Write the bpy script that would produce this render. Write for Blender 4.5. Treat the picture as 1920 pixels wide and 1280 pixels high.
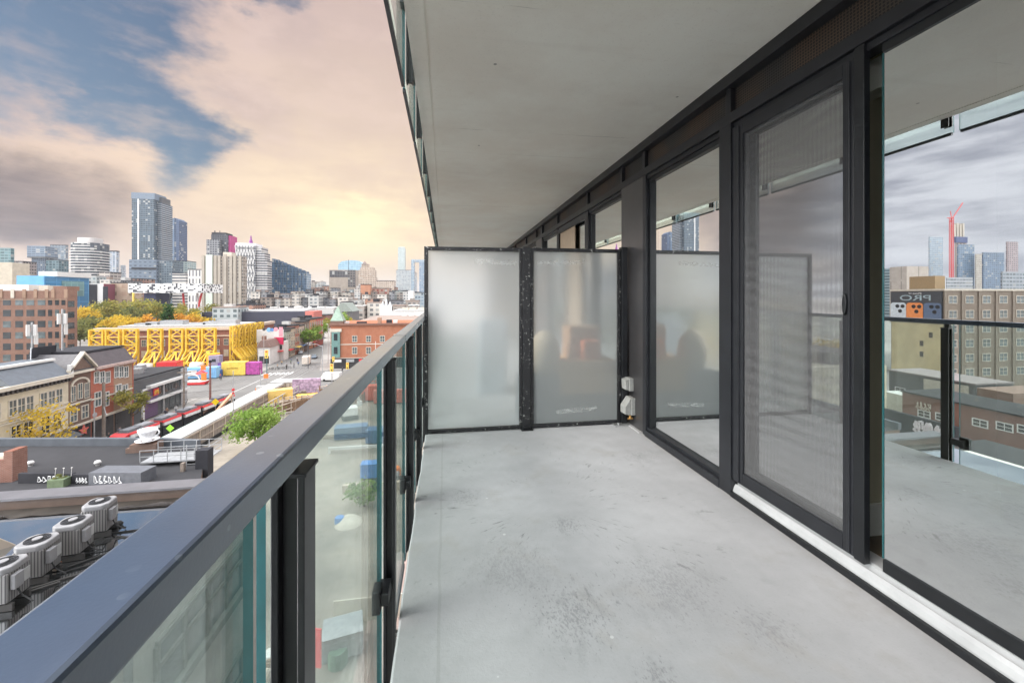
import bpy, math, random
from mathutils import Vector, Matrix
R = math.radians
for o in list(bpy.data.objects): bpy.data.objects.remove(o)
SC = bpy.context.scene
COL = SC.collection
rnd = random.Random(7)

# ------------------------------------------------------------------ camera
EYE = 1.25            # lens height over the balcony floor (z = 0); the street lies at z = GZ
GZ = -24.0
FPX, YAW, HOR = 762.0, R(9.3), 555.0
cam_d = bpy.data.cameras.new('camera'); cam = bpy.data.objects.new('camera', cam_d); COL.objects.link(cam)
cam.location = (0, 0, EYE); cam.rotation_euler = (R(90), 0, -YAW)
cam_d.sensor_width = 36; cam_d.lens = 36 * FPX / 1920; cam_d.shift_y = (HOR - 640) / 1920
cam_d.clip_start = 0.02; cam_d.clip_end = 20000
SC.camera = cam

# ------------------------------------------------------------------ render settings
SC.render.engine = 'CYCLES'
SC.view_settings.view_transform = 'Standard'; SC.view_settings.look = 'None'
SC.view_settings.exposure = 1.52; SC.view_settings.gamma = 1
cy = SC.cycles
cy.use_denoising = True
try: cy.denoiser = 'OPENIMAGEDENOISE'
except Exception: pass
cy.max_bounces = 10; cy.diffuse_bounces = 4; cy.glossy_bounces = 5; cy.transmission_bounces = 8; cy.transparent_max_bounces = 16
cy.sample_clamp_indirect = 8; cy.caustics_reflective = False; cy.caustics_refractive = False

# ------------------------------------------------------------------ sun
SUN_AZ, SUN_EL = -102.0, 34.0      # behind the camera, to the left, veiled by cloud
sun_d = bpy.data.lights.new('sun', 'SUN'); sun = bpy.data.objects.new('sun', sun_d); COL.objects.link(sun)
sun_d.energy = 1.5; sun_d.angle = R(42); sun_d.color = (1.0, 0.95, 0.88)
sv = Vector((math.sin(R(SUN_AZ)) * math.cos(R(SUN_EL)), math.cos(R(SUN_AZ)) * math.cos(R(SUN_EL)), math.sin(R(SUN_EL))))
sun.rotation_euler = (-sv).to_track_quat('-Z', 'Y').to_euler(); sun.location = sv * 60

# ------------------------------------------------------------------ node helper
class NT:
    def __init__(s, tree):
        s.t = tree; s.n = tree.nodes; s.l = tree.links
    def new(s, typ, **kw):
        n = s.n.new(typ)
        for k, v in kw.items(): setattr(n, k, v)
        return n
    def put(s, sock, v):
        if v is None: return
        if hasattr(v, 'is_linked') or hasattr(v, 'links'): s.l.new(v, sock)
        else:
            if isinstance(v, (tuple, list)) and len(v) == 3 and len(sock.default_value) == 4: v = (*v, 1)
            sock.default_value = v
    def m(s, op, a, b=None, c=None, clamp=False):
        n = s.new('ShaderNodeMath', operation=op, use_clamp=clamp)
        s.put(n.inputs[0], a); s.put(n.inputs[1], b)
        if c is not None: s.put(n.inputs[2], c)
        return n.outputs[0]
    def sstep(s, x, lo, hi):
        n = s.new('ShaderNodeMapRange', interpolation_type='SMOOTHSTEP')
        s.put(n.inputs[0], x); n.inputs[1].default_value = lo; n.inputs[2].default_value = hi
        n.inputs[3].default_value = 0; n.inputs[4].default_value = 1
        return n.outputs[0]
    def mix(s, f, a, b, mode='MIX'):
        n = s.new('ShaderNodeMix', data_type='RGBA', blend_type=mode)
        s.put(n.inputs[0], f); s.put(n.inputs[6], a); s.put(n.inputs[7], b)
        return n.outputs[2]
    def noise(s, vec, scale, detail=4, rough=.55, dim='3D'):
        n = s.new('ShaderNodeTexNoise', noise_dimensions=dim)
        s.put(n.inputs['Vector'], vec); n.inputs['Scale'].default_value = scale
        n.inputs['Detail'].default_value = detail; n.inputs['Roughness'].default_value = rough
        return n.outputs[0]
    def mapv(s, vec, scale=(1, 1, 1), loc=(0, 0, 0)):
        n = s.new('ShaderNodeMapping'); s.put(n.inputs[0], vec)
        n.inputs['Scale'].default_value = scale; n.inputs['Location'].default_value = loc
        return n.outputs[0]

# ------------------------------------------------------------------ sky: Nishita blue behind painted-by-direction clouds
def azel(px, py):
    xc = (px - 960) / FPX; zc = (HOR - py) / FPX
    return math.degrees(math.atan(xc) + YAW), math.degrees(math.atan(zc / math.sqrt(1 + xc * xc)))
W = bpy.data.worlds.new('World'); SC.world = W; W.use_nodes = True
w = NT(W.node_tree); w.n.clear()
tc = w.new('ShaderNodeTexCoord').outputs['Generated']
sp = w.new('ShaderNodeSeparateXYZ'); w.put(sp.inputs[0], tc)
dx, dy, dz = sp.outputs
az = w.m('MULTIPLY', w.m('ARCTAN2', dx, dy), 57.2958)
el = w.m('MULTIPLY', w.m('ARCSINE', dz), 57.2958)
tv = w.mapv(tc, (1, 1, 2.2))
n1 = w.noise(tv, 5.0, 7, .58); n2 = w.noise(w.mapv(tv, (1, 1, 1), (3.1, 1.7, 9.2)), 6.5, 7, .6)
nb = w.noise(w.mapv(tc, (1, 1, 5.5), (7, 2, 1)), 4.5, 8, .6)       # long flat streaks
nf = w.noise(w.mapv(tc, (1, 1, 1.6), (1, 5, 2)), 13.0, 6, .6)
azd = w.m('ADD', az, w.m('MULTIPLY', w.m('SUBTRACT', n1, .5), 26))
eld = w.m('ADD', el, w.m('MULTIPLY', w.m('SUBTRACT', n2, .5), 17))
azs = w.m('ADD', az, w.m('MULTIPLY', w.m('SUBTRACT', n1, .5), 12))
els = w.m('ADD', el, w.m('MULTIPLY', w.m('SUBTRACT', n2, .5), 9))
def blob(a, e, ra, re, A=azd, E=eld):
    u = w.m('DIVIDE', w.m('SUBTRACT', A, a), ra); v = w.m('DIVIDE', w.m('SUBTRACT', E, e), re)
    return w.m('SUBTRACT', 1, w.m('SQRT', w.m('ADD', w.m('MULTIPLY', u, u), w.m('MULTIPLY', v, v))))
def mx(*a):
    r = a[0]
    for b in a[1:]: r = w.m('MAXIMUM', r, b)
    return r
holes = mx(blob(-45, 24.5, 13, 8), blob(-35, 25, 8, 8), blob(-33.0, 19.5, 5.5, 6.5), blob(-30.6, 16, 3.4, 5.4, azs, els),
           blob(-22, 35, 8, 3.5))
blue = w.sstep(w.m('ADD', holes, w.m('ADD', w.m('MULTIPLY', w.m('SUBTRACT', nf, .5), .7), w.m('MULTIPLY', w.m('SUBTRACT', nb, .5), .5))), -.34, .58)
blue = w.m('MULTIPLY', blue, w.m('SUBTRACT', 1, w.m('MULTIPLY', w.sstep(w.m('ADD', w.m('MULTIPLY', nb, .6), w.m('MULTIPLY', nf, .4)), .47, .66), .34)))
glow = mx(w.sstep(blob(-12, 9, 42, 34, azs, els), 0, .85), w.m('MULTIPLY', w.sstep(els, 7.5, 2), .6))
core = w.sstep(blob(-12.0, 9.0, 13, 7.5, azs, els), 0, 1)
dark = w.sstep(mx(blob(-43, 8.5, 11, 5.6, azs, els), blob(-54, 8, 12, 7, azs, els)), -.1, .55)
rim = w.sstep(blob(-37, 12.5, 9, 4.5, azs, els), 0, .8)
warm = w.mix(glow, (.59, .435, .40), (.93, .735, .52))
warm = w.mix(w.m('MULTIPLY', rim, .55), warm, (.90, .69, .51))
warm = w.mix(core, warm, (1.22, 1.0, .60))
shade = w.sstep(w.m('ADD', w.m('MULTIPLY', n2, .55), w.m('MULTIPLY', nb, .55)), .42, .70)
warm = w.mix(w.m('MULTIPLY', shade, .30), warm, (.50, .37, .335))
lite = w.sstep(w.m('ADD', w.m('MULTIPLY', nf, .5), w.m('MULTIPLY', nb, .5)), .52, .68)
warm = w.mix(w.m('MULTIPLY', lite, .22), warm, (.98, .80, .60))
pink = w.m('MAXIMUM', w.sstep(mx(blob(-23, 22, 9, 8, azs, els), blob(-20, 30, 9, 7, azs, els)), 0, .8), w.m('MULTIPLY', w.sstep(els, 11, 24), .75))
warm = w.mix(w.m('MULTIPLY', pink, .58), warm, w.mix(w.sstep(n2, .38, .62), (.47, .365, .375), (.68, .53, .495)))
warm = w.mix(w.m('MULTIPLY', dark, .95), warm, w.mix(w.sstep(nb, .35, .65), (.15, .12, .125), (.33, .255, .235)))
# cool grey cloud farther left (seen in the door glass)
cool = w.mix(w.sstep(nb, .36, .66), (.40, .42, .50), (.86, .88, .95))
warm = w.mix(w.sstep(azs, -42, -50), warm, cool)
# unseen cloud overhead and behind left, brightened white to light the balcony
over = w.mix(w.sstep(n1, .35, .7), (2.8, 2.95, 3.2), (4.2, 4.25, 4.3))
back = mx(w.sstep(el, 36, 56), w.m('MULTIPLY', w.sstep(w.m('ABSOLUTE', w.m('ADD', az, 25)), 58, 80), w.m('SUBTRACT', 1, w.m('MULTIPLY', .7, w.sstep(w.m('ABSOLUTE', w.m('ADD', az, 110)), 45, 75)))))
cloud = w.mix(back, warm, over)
sky = w.new('ShaderNodeTexSky', sky_type='NISHITA', sun_disc=False)
sky.sun_elevation = R(SUN_EL); sky.sun_rotation = R(SUN_AZ); sky.altitude = 80; sky.dust_density = .5; sky.air_density = 1.25; sky.ozone_density = 2.0
b1 = w.new('ShaderNodeBackground'); w.put(b1.inputs[0], sky.outputs[0]); b1.inputs[1].default_value = 0.0255
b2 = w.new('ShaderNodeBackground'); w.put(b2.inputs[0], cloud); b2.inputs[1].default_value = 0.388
ms = w.new('ShaderNodeMixShader')
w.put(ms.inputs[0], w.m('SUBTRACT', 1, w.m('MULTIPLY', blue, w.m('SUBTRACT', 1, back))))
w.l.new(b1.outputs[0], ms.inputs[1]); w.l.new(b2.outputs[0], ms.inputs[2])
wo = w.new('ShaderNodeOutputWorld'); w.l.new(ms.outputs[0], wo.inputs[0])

# ------------------------------------------------------------------ measuring aids: turn a measured sight line into a place in the world
def ray(px, py):
    xc = (px - 960) / FPX; zc = (HOR - py) / FPX
    return (xc * math.cos(YAW) + math.sin(YAW), math.cos(YAW) - xc * math.sin(YAW), zc)
def PZ(px, py, z):
    d = ray(px, py); t = (z - EYE) / d[2]; return Vector((d[0] * t, d[1] * t, z))
def PX(px, py, x):
    d = ray(px, py); t = x / d[0]; return Vector((x, d[1] * t, EYE + d[2] * t))
def PY(px, py, y):
    d = ray(px, py); t = y / d[1]; return Vector((d[0] * t, y, EYE + d[2] * t))
def G(px, py): return PZ(px, py, GZ)

# ------------------------------------------------------------------ mesh builder
class MB:
    def __init__(s): s.v = []; s.f = []; s.mi = []; s.cur = 0
    def add(s, vs, fs):
        b = len(s.v); s.v += [tuple(v) for v in vs]
        for f in fs: s.f.append([b + i for i in f]); s.mi.append(s.cur)
        return s
    def box(s, x0, x1, y0, y1, z0, z1):
        if x0 > x1: x0, x1 = x1, x0
        if y0 > y1: y0, y1 = y1, y0
        if z0 > z1: z0, z1 = z1, z0
        return s.add([(x0, y0, z0), (x1, y0, z0), (x1, y1, z0), (x0, y1, z0), (x0, y0, z1), (x1, y0, z1), (x1, y1, z1), (x0, y1, z1)],
                     [(0, 3, 2, 1), (4, 5, 6, 7), (0, 1, 5, 4), (1, 2, 6, 5), (2, 3, 7, 6), (3, 0, 4, 7)])
    def quad(s, *p): return s.add(p, [tuple(range(len(p)))])
    def prism(s, poly, z0, z1):
        n = len(poly); area = sum(poly[i][0] * poly[(i + 1) % n][1] - poly[(i + 1) % n][0] * poly[i][1] for i in range(n))
        if area < 0: poly = poly[::-1]
        vs = [(p[0], p[1], z0) for p in poly] + [(p[0], p[1], z1) for p in poly]
        fs = [tuple(range(n - 1, -1, -1)), tuple(range(n, 2 * n))] + [(i, (i + 1) % n, n + (i + 1) % n, n + i) for i in range(n)]
        return s.add(vs, fs)
    def slab(s, poly, axis, a, b):
        """poly in the plane across `axis` ('x': (y,z), 'y': (x,z)), swept from a to b"""
        n = len(poly)
        def mk(t): return [((t, p[0], p[1]) if axis == 'x' else (p[0], t, p[1])) for p in poly]
        vs = mk(a) + mk(b)
        fs = [tuple(range(n - 1, -1, -1)), tuple(range(n, 2 * n))] + [(i, (i + 1) % n, n + (i + 1) % n, n + i) for i in range(n)]
        return s.add(vs, fs)
    def cyl(s, p0, p1, r, n=8, r2=None):
        p0 = Vector(p0); p1 = Vector(p1); r2 = r if r2 is None else r2
        d = (p1 - p0).normalized(); u = d.orthogonal().normalized(); v = d.cross(u)
        vs = [p0 + (u * math.cos(2 * math.pi * i / n) + v * math.sin(2 * math.pi * i / n)) * r for i in range(n)]
        vs += [p1 + (u * math.cos(2 * math.pi * i / n) + v * math.sin(2 * math.pi * i / n)) * r2 for i in range(n)]
        fs = [tuple(range(n - 1, -1, -1)), tuple(range(n, 2 * n))] + [(i, (i + 1) % n, n + (i + 1) % n, n + i) for i in range(n)]
        return s.add(vs, fs)
    def bar(s, p0, p1, w_, h_=None):
        """square-section bar between two points"""
        p0 = Vector(p0); p1 = Vector(p1); h_ = h_ or w_; d = (p1 - p0).normalized()
        u = d.cross(Vector((0, 0, 1)))
        u = Vector((1, 0, 0)) if u.length < 1e-4 else u.normalized()
        v = u.cross(d)
        c = [(-1, -1), (1, -1), (1, 1), (-1, 1)]
        vs = [p0 + u * a * w_ / 2 + v * b * h_ / 2 for a, b in c] + [p1 + u * a * w_ / 2 + v * b * h_ / 2 for a, b in c]
        return s.add(vs, [(3, 2, 1, 0), (4, 5, 6, 7), (0, 1, 5, 4), (1, 2, 6, 5), (2, 3, 7, 6), (3, 0, 4, 7)])
    def path(s, pts, r, n=6):
        for a, b in zip(pts[:-1], pts[1:]): s.cyl(a, b, r, n)
        return s
    def lathe(s, prof, n=20, c=(0, 0)):
        b = len(s.v); k = len(prof)
        for r, z in prof:
            for i in range(n):
                a = 2 * math.pi * i / n; s.v.append((c[0] + r * math.cos(a), c[1] + r * math.sin(a), z))
        for j in range(k - 1):
            for i in range(n):
                i2 = (i + 1) % n
                s.f.append([b + j * n + i, b + j * n + i2, b + (j + 1) * n + i2, b + (j + 1) * n + i]); s.mi.append(s.cur)
        return s
    def mesh(s, name, mats, smooth=False):
        me = bpy.data.meshes.new(name); me.from_pydata(s.v, [], s.f); me.update()
        for m_ in (mats if isinstance(mats, (list, tuple)) else [mats]): me.materials.append(m_)
        me.polygons.foreach_set('material_index', s.mi)
        if smooth: me.polygons.foreach_set('use_smooth', [True] * len(me.polygons))
        return me
    def obj(s, name, mats, parent=None, loc=(0, 0, 0), smooth=False, bevel=0, rotz=0):
        o = bpy.data.objects.new(name, s.mesh(name, mats, smooth)); COL.objects.link(o)
        o.location = loc; o.rotation_euler.z = rotz
        if parent: o.parent = parent
        if bevel:
            b = o.modifiers.new('edge', 'BEVEL'); b.width = bevel; b.segments = 2; b.limit_method = 'ANGLE'; b.angle_limit = R(40)
        return o
def tag(o, label=None, cat=None, group=None, kind=None):
    if label: o['label'] = label
    if cat: o['category'] = cat
    if group: o['group'] = group
    if kind: o['kind'] = kind
    return o
def thing(name, label, cat, loc=(0, 0, 0), rotz=0, group=None):
    o = bpy.data.objects.new(name, None); COL.objects.link(o); o.empty_display_size = .2
    o.location = loc; o.rotation_euler.z = rotz
    return tag(o, label, cat, group)
def struct(o, label=None): return tag(o, label, kind='structure')
def copy_tree(o, parent=None):
    c = o.copy(); COL.objects.link(c)
    if parent: c.parent = parent
    for ch in [x for x in KIDS.get(o.name, [])]: copy_tree(ch, c)
    return c
KIDS = {}
def index_kids(root):
    """remember the children of a thing that is about to be copied many times"""
    for o in bpy.data.objects:
        if o.parent: KIDS.setdefault(o.parent.name, [])
    KIDS.clear()
    for o in bpy.data.objects:
        if o.parent: KIDS.setdefault(o.parent.name, []).append(o)
def dup(root, loc, rotz=0, label=None, group=None, scale=None):
    c = copy_tree(root); c.location = loc; c.rotation_euler.z = rotz
    if label: c['label'] = label
    if group: c['group'] = group
    if scale: c.scale = scale if isinstance(scale, (tuple, list)) else (scale,) * 3
    return c
def text_part(name, txt, size, mat_, parent, loc, rot, depth=.01, align='CENTER', sx=1, shear=0):
    cu = bpy.data.curves.new('txt', 'FONT'); cu.body = txt; cu.size = size; cu.extrude = depth; cu.align_x = align; cu.shear = shear
    t = bpy.data.objects.new('txt', cu); COL.objects.link(t)
    dg = bpy.context.evaluated_depsgraph_get(); me = bpy.data.meshes.new_from_object(t.evaluated_get(dg))
    bpy.data.objects.remove(t)
    me.materials.clear(); me.materials.append(mat_)
    o = bpy.data.objects.new(name, me); COL.objects.link(o); o.location = loc; o.rotation_euler = rot; o.scale = (sx, 1, 1)
    if parent: o.parent = parent
    return o

# ------------------------------------------------------------------ materials
def newmat(name):
    m_ = bpy.data.materials.new(name); m_.use_nodes = True
    t = NT(m_.node_tree); t.n.clear()
    out = t.new('ShaderNodeOutputMaterial')
    return m_, t, out
def principled(t, col, rough=.6, metal=0, spec=.5):
    p = t.new('ShaderNodeBsdfPrincipled')
    t.put(p.inputs['Base Color'], col); t.put(p.inputs['Roughness'], rough); t.put(p.inputs['Metallic'], metal)
    p.inputs['Specular IOR Level'].default_value = spec
    return p
def plain(name, col, rough=.6, metal=0, var=.15, scale=3.0, bump=0, bscale=60, spec=.5, world=False):
    m_, t, out = newmat(name)
    tcn = t.new('ShaderNodeTexCoord'); v = tcn.outputs['Object']
    if world: v = t.new('ShaderNodeNewGeometry').outputs['Position']
    n = t.noise(v, scale, 5, .6)
    c = t.mix(t.sstep(n, .3, .7), tuple(x * (1 - var) for x in col), tuple(min(1, x * (1 + var)) for x in col))
    r = t.m('ADD', rough - .08, t.m('MULTIPLY', n, .16))
    p = principled(t, c, r, metal, spec)
    if bump:
        b = t.new('ShaderNodeBump'); b.inputs['Strength'].default_value = bump; b.inputs['Distance'].default_value = .02
        t.put(b.inputs['Height'], t.noise(v, bscale, 4, .6)); t.l.new(b.outputs[0], p.inputs['Normal'])
    t.l.new(p.outputs[0], out.inputs[0])
    return m_
def emit_free(): pass
def facade(name, wall, glass, bw, fh, ww, wh, var=.45, blind=.12, rough=.2, wallvar=.12, vline=None, hline=None, wallscale=.15, metal=0):
    """walls with a grid of windows: bw bay width, fh storey height, ww/wh the window's share of each"""
    m_, t, out = newmat(name)
    tcn = t.new('ShaderNodeTexCoord')
    s = t.new('ShaderNodeSeparateXYZ'); t.put(s.inputs[0], tcn.outputs['Object'])
    ns = t.new('ShaderNodeSeparateXYZ'); t.put(ns.inputs[0], tcn.outputs['Normal'])
    ax = t.m('ABSOLUTE', ns.outputs[0]); ay = t.m('ABSOLUTE', ns.outputs[1]); azn = t.m('ABSOLUTE', ns.outputs[2])
    side = t.m('GREATER_THAN', ax, ay)
    h = t.m('ADD', t.m('MULTIPLY', s.outputs[1], side), t.m('MULTIPLY', s.outputs[0], t.m('SUBTRACT', 1, side)))
    u = t.m('DIVIDE', h, bw); v = t.m('DIVIDE', s.outputs[2], fh)
    a = t.m('ABSOLUTE', t.m('SUBTRACT', t.m('FRACT', u), .5)); b = t.m('ABSOLUTE', t.m('SUBTRACT', t.m('FRACT', v), .5))
    mask = t.m('MULTIPLY', t.m('LESS_THAN', a, ww / 2), t.m('LESS_THAN', b, wh / 2))
    mask = t.m('MULTIPLY', mask, t.m('LESS_THAN', azn, .5))
    cv = t.new('ShaderNodeCombineXYZ'); t.put(cv.inputs[0], t.m('FLOOR', u)); t.put(cv.inputs[1], t.m('FLOOR', v)); t.put(cv.inputs[2], side)
    wn = t.new('ShaderNodeTexWhiteNoise', noise_dimensions='3D'); t.put(wn.inputs['Vector'], cv.outputs[0])
    g = t.mix(wn.outputs[0], tuple(x * (1 - var) for x in glass), tuple(min(1, x * (1 + var)) for x in glass))
    g = t.mix(t.m('GREATER_THAN', wn.outputs[0], 1 - blind), g, (.34, .34, .32))
    n = t.noise(tcn.outputs['Object'], wallscale, 6, .65)
    wc = t.mix(t.sstep(n, .3, .7), tuple(x * (1 - wallvar) for x in wall), tuple(min(1, x * (1 + wallvar)) for x in wall))
    col = t.mix(mask, wc, g)
    p = principled(t, col, t.m('SUBTRACT', .75, t.m('MULTIPLY', mask, .75 - rough)), 0, .5)
    t.l.new(p.outputs[0], out.inputs[0])
    return m_
def glass_mat(name, tint=(.93, .97, .95), refl=.06, gain=1.0, dirt=.0, dirtcol=(.6, .65, .62), rough=0.0, dscale=3):
    """a thin pane: see-through with Fresnel reflection, plus a film of dirt"""
    m_, t, out = newmat(name)
    lw = t.new('ShaderNodeFresnel'); lw.inputs[0].default_value = 1.5
    fac = t.m('ADD', refl, t.m('MULTIPLY', lw.outputs[0], gain), clamp=True)
    tr = t.new('ShaderNodeBsdfTransparent'); t.put(tr.inputs[0], tint)
    gl = t.new('ShaderNodeBsdfGlossy'); gl.inputs['Roughness'].default_value = rough; t.put(gl.inputs[0], (.95, .97, .97))
    mx_ = t.new('ShaderNodeMixShader'); t.put(mx_.inputs[0], fac); t.l.new(tr.outputs[0], mx_.inputs[1]); t.l.new(gl.outputs[0], mx_.inputs[2])
    last = mx_
    if dirt:
        tcn = t.new('ShaderNodeTexCoord')
        n = t.noise(t.mapv(tcn.outputs['Object'], (1, 1, .35)), dscale, 6, .65)
        d1 = t.new('ShaderNodeBsdfDiffuse'); t.put(d1.inputs[0], dirtcol)
        d2 = t.new('ShaderNodeBsdfTranslucent'); t.put(d2.inputs[0], dirtcol)
        dd = t.new('ShaderNodeMixShader'); dd.inputs[0].default_value = .5; t.l.new(d1.outputs[0], dd.inputs[1]); t.l.new(d2.outputs[0], dd.inputs[2])
        m2 = t.new('ShaderNodeMixShader'); t.put(m2.inputs[0], t.m('MULTIPLY', t.sstep(n, .2, .85), dirt * 1.6))
        t.l.new(mx_.outputs[0], m2.inputs[1]); t.l.new(dd.outputs[0], m2.inputs[2]); last = m2
    t.l.new(last.outputs[0], out.inputs[0])
    return m_
# ================================================================== balcony materials
def concrete(name, col, stains=True, dark=.5):
    m_, t, out = newmat(name)
    v = t.new('ShaderNodeTexCoord').outputs['Object']
    big = t.noise(v, 1.1, 6, .62); mid = t.noise(v, 4.5, 6, .6); fine = t.noise(v, 90, 3, .6)
    c = t.mix(t.sstep(big, .3, .72), tuple(x * (.80 if stains else .94) for x in col), tuple(min(1, x * 1.10) for x in col))
    c = t.mix(t.m('MULTIPLY', t.sstep(mid, .45, .75), .4 if stains else .18), c, tuple(x * .78 for x in col))
    c = t.mix(t.m('MULTIPLY', t.sstep(fine, .56, .75), .25), c, tuple(x * .6 for x in col))
    if stains:
        # dried puddle rings and rusty-brown tide marks
        vr = t.new('ShaderNodeTexVoronoi', feature='DISTANCE_TO_EDGE'); vr.inputs['Scale'].default_value = .75
        nz = t.new('ShaderNodeTexNoise'); t.put(nz.inputs['Vector'], v); nz.inputs['Scale'].default_value = 2.2; nz.inputs['Detail'].default_value = 6
        vm = t.new('ShaderNodeVectorMath', operation='MULTIPLY_ADD'); t.put(vm.inputs[0], nz.outputs[1]); vm.inputs[1].default_value = (1.0, 1.0, 1.0); t.put(vm.inputs[2], v)
        t.put(vr.inputs['Vector'], vm.outputs[0])
        ring = t.m('SUBTRACT', 1, t.sstep(vr.outputs[0], .0, .10))
        ring = t.m('MULTIPLY', ring, t.sstep(mid, .46, .66))
        c = t.mix(t.m('MULTIPLY', ring, .22), c, (.36, .32, .28))
        # scuffs: short dark strokes fanned round a few spots, rubbed-in grime, specks
        sv_ = t.new('ShaderNodeSeparateXYZ'); t.put(sv_.inputs[0], v)
        def near(cx_, cy_, r_):
            a_ = t.m('SUBTRACT', sv_.outputs[0], cx_); b_ = t.m('SUBTRACT', sv_.outputs[1], cy_)
            return t.m('SUBTRACT', 1, t.m('DIVIDE', t.m('SQRT', t.m('ADD', t.m('MULTIPLY', a_, a_), t.m('MULTIPLY', b_, b_))), r_), clamp=True), t.m('ARCTAN2', b_, a_), a_, b_
        f0, ang_, a_, b_ = near(.62, 2.35, 1.25)
        rad_ = t.m('SQRT', t.m('ADD', t.m('MULTIPLY', a_, a_), t.m('MULTIPLY', b_, b_)))
        pv = t.new('ShaderNodeCombineXYZ'); t.put(pv.inputs[0], t.m('MULTIPLY', ang_, 11)); t.put(pv.inputs[1], t.m('MULTIPLY', rad_, 5.5))
        strokes = t.noise(pv.outputs[0], 1.7, 7, .68)
        msk = t.m('MULTIPLY', t.sstep(f0, .0, .5), t.sstep(t.noise(v, 2.6, 3, .5), .46, .62))
        c = t.mix(t.m('MULTIPLY', t.m('MULTIPLY', t.sstep(strokes, .565, .64), msk), .62), c, (.15, .15, .15))
        hf = t.noise(t.mapv(v, (2.2, 1, 1)), 44, 8, .75)
        for cx_, cy_, r_, k_ in ((.49, 1.53, .30, .8), (.69, 1.25, .13, .75), (.66, 2.14, .17, .7), (1.5, 2.97, .28, .5), (.95, 1.62, .42, .5), (1.2, 1.35, .22, .5), (.12, 2.55, .22, .45), (.3, 1.85, .4, .4)):
            f1 = near(cx_, cy_, r_)[0]
            c = t.mix(t.m('MULTIPLY', t.sstep(t.m('ADD', t.m('MULTIPLY', f1, .20), hf), .64, .73), k_ * .6), c, (.16, .16, .165))
            c = t.mix(t.m('MULTIPLY', t.m('MULTIPLY', t.sstep(f1, .1, .8), t.sstep(t.noise(t.mapv(v, (2.2, 1, 1)), 7, 6, .65), .47, .66)), k_ * .55), c, (.24, .24, .245))
        spk = t.new('ShaderNodeTexVoronoi'); spk.inputs['Scale'].default_value = 10; t.put(spk.inputs['Vector'], v)
        sm = t.m('MULTIPLY', t.m('LESS_THAN', spk.outputs[0], .032), t.sstep(t.noise(v, 2.0, 2, .5), .54, .6))
        c = t.mix(t.m('MULTIPLY', sm, .6), c, (.14, .14, .14))
        drop = t.new('ShaderNodeTexVoronoi'); drop.inputs['Scale'].default_value = 4.4; t.put(drop.inputs['Vector'], v)
        c = t.mix(t.m('MULTIPLY', t.m('LESS_THAN', drop.outputs[0], .035), .45), c, (.78, .78, .77))
        line = t.m('LESS_THAN', t.m('ABSOLUTE', t.m('ADD', sv_.outputs[0], t.m('ADD', .035, t.m('MULTIPLY', mid, -.02)))), .006)
        c = t.mix(t.m('MULTIPLY', line, .22), c, (.25, .24, .23))
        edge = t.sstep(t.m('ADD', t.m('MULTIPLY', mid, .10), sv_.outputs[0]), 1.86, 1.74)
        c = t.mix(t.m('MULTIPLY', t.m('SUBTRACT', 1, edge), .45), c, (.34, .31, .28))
        grain = t.noise(v, 260, 2, .6)
        c = t.mix(t.m('MULTIPLY', t.sstep(grain, .55, .8), .30), c, (.33, .33, .33))
    else:
        lines = t.noise(t.mapv(v, (.35, 5, 1)), 2.4, 7, .6)
        c = t.mix(t.m('MULTIPLY', t.sstep(lines, .55, .72), .16), c, tuple(x * .80 for x in col))
        s3 = t.new('ShaderNodeSeparateXYZ'); t.put(s3.inputs[0], v)
        for yy, k_, wd in ((1.9, .30, .003), (3.35, .42, .004), (3.9, .30, .003), (6.2, .4, .004), (9.5, .4, .005)):
            dl = t.m('ABSOLUTE', t.m('SUBTRACT', t.m('ADD', s3.outputs[1], t.m('MULTIPLY', mid, .03)), yy + .015))
            c = t.mix(t.m('MULTIPLY', t.m('MULTIPLY', t.m('LESS_THAN', dl, wd), t.sstep(lines, .46, .56)), k_), c, (.2, .19, .17))
        vo = t.new('ShaderNodeTexVoronoi'); vo.inputs['Scale'].default_value = 3.2; t.put(vo.inputs['Vector'], v)
        c = t.mix(t.m('MULTIPLY', t.m('LESS_THAN', vo.outputs[0], .035), .6), c, (.12, .11, .1))
    p = principled(t, c, t.m('ADD', .42, t.m('MULTIPLY', mid, .4)), 0, .4)
    b = t.new('ShaderNodeBump'); b.inputs['Strength'].default_value = .22; b.inputs['Distance'].default_value = .01
    t.put(b.inputs['Height'], t.m('ADD', t.m('MULTIPLY', fine, .3), mid)); t.l.new(b.outputs[0], p.inputs['Normal'])
    t.l.new(p.outputs[0], out.inputs[0])
    return m_
M_FLOOR = concrete('floor_concrete', (.475, .47, .485))
M_SOFF = concrete('soffit_concrete', (.97, .93, .84), stains=False)
M_BLACK = plain('black_paint', (.010, .011, .013), .36, 0, .25, 6)
M_RAIL = plain('charcoal_rail_paint', (.036, .052, .085), .34, .0, .2, 5, .04, 300, spec=.5)
rt_ = NT(M_RAIL.node_tree)
rp_ = [n for n in rt_.n if n.type == 'BSDF_PRINCIPLED'][0]; rv_ = rt_.new('ShaderNodeTexCoord').outputs['Object']
dv_ = rt_.new('ShaderNodeTexVoronoi'); dv_.inputs['Scale'].default_value = 38; rt_.put(dv_.inputs['Vector'], rv_)
dm_ = rt_.m('MULTIPLY', rt_.m('LESS_THAN', dv_.outputs[0], .16), rt_.sstep(rt_.noise(rv_, 9, 3, .5), .50, .62))
du_ = rt_.m('ADD', rt_.m('MULTIPLY', dm_, .35), rt_.m('MULTIPLY', rt_.sstep(rt_.noise(rt_.mapv(rv_, (3, 1, 1)), 5, 7, .65), .45, .75), .10))
rt_.put(rp_.inputs['Base Color'], rt_.mix(du_, rp_.inputs['Base Color'].links[0].from_socket, (.33, .34, .35)))
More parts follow.
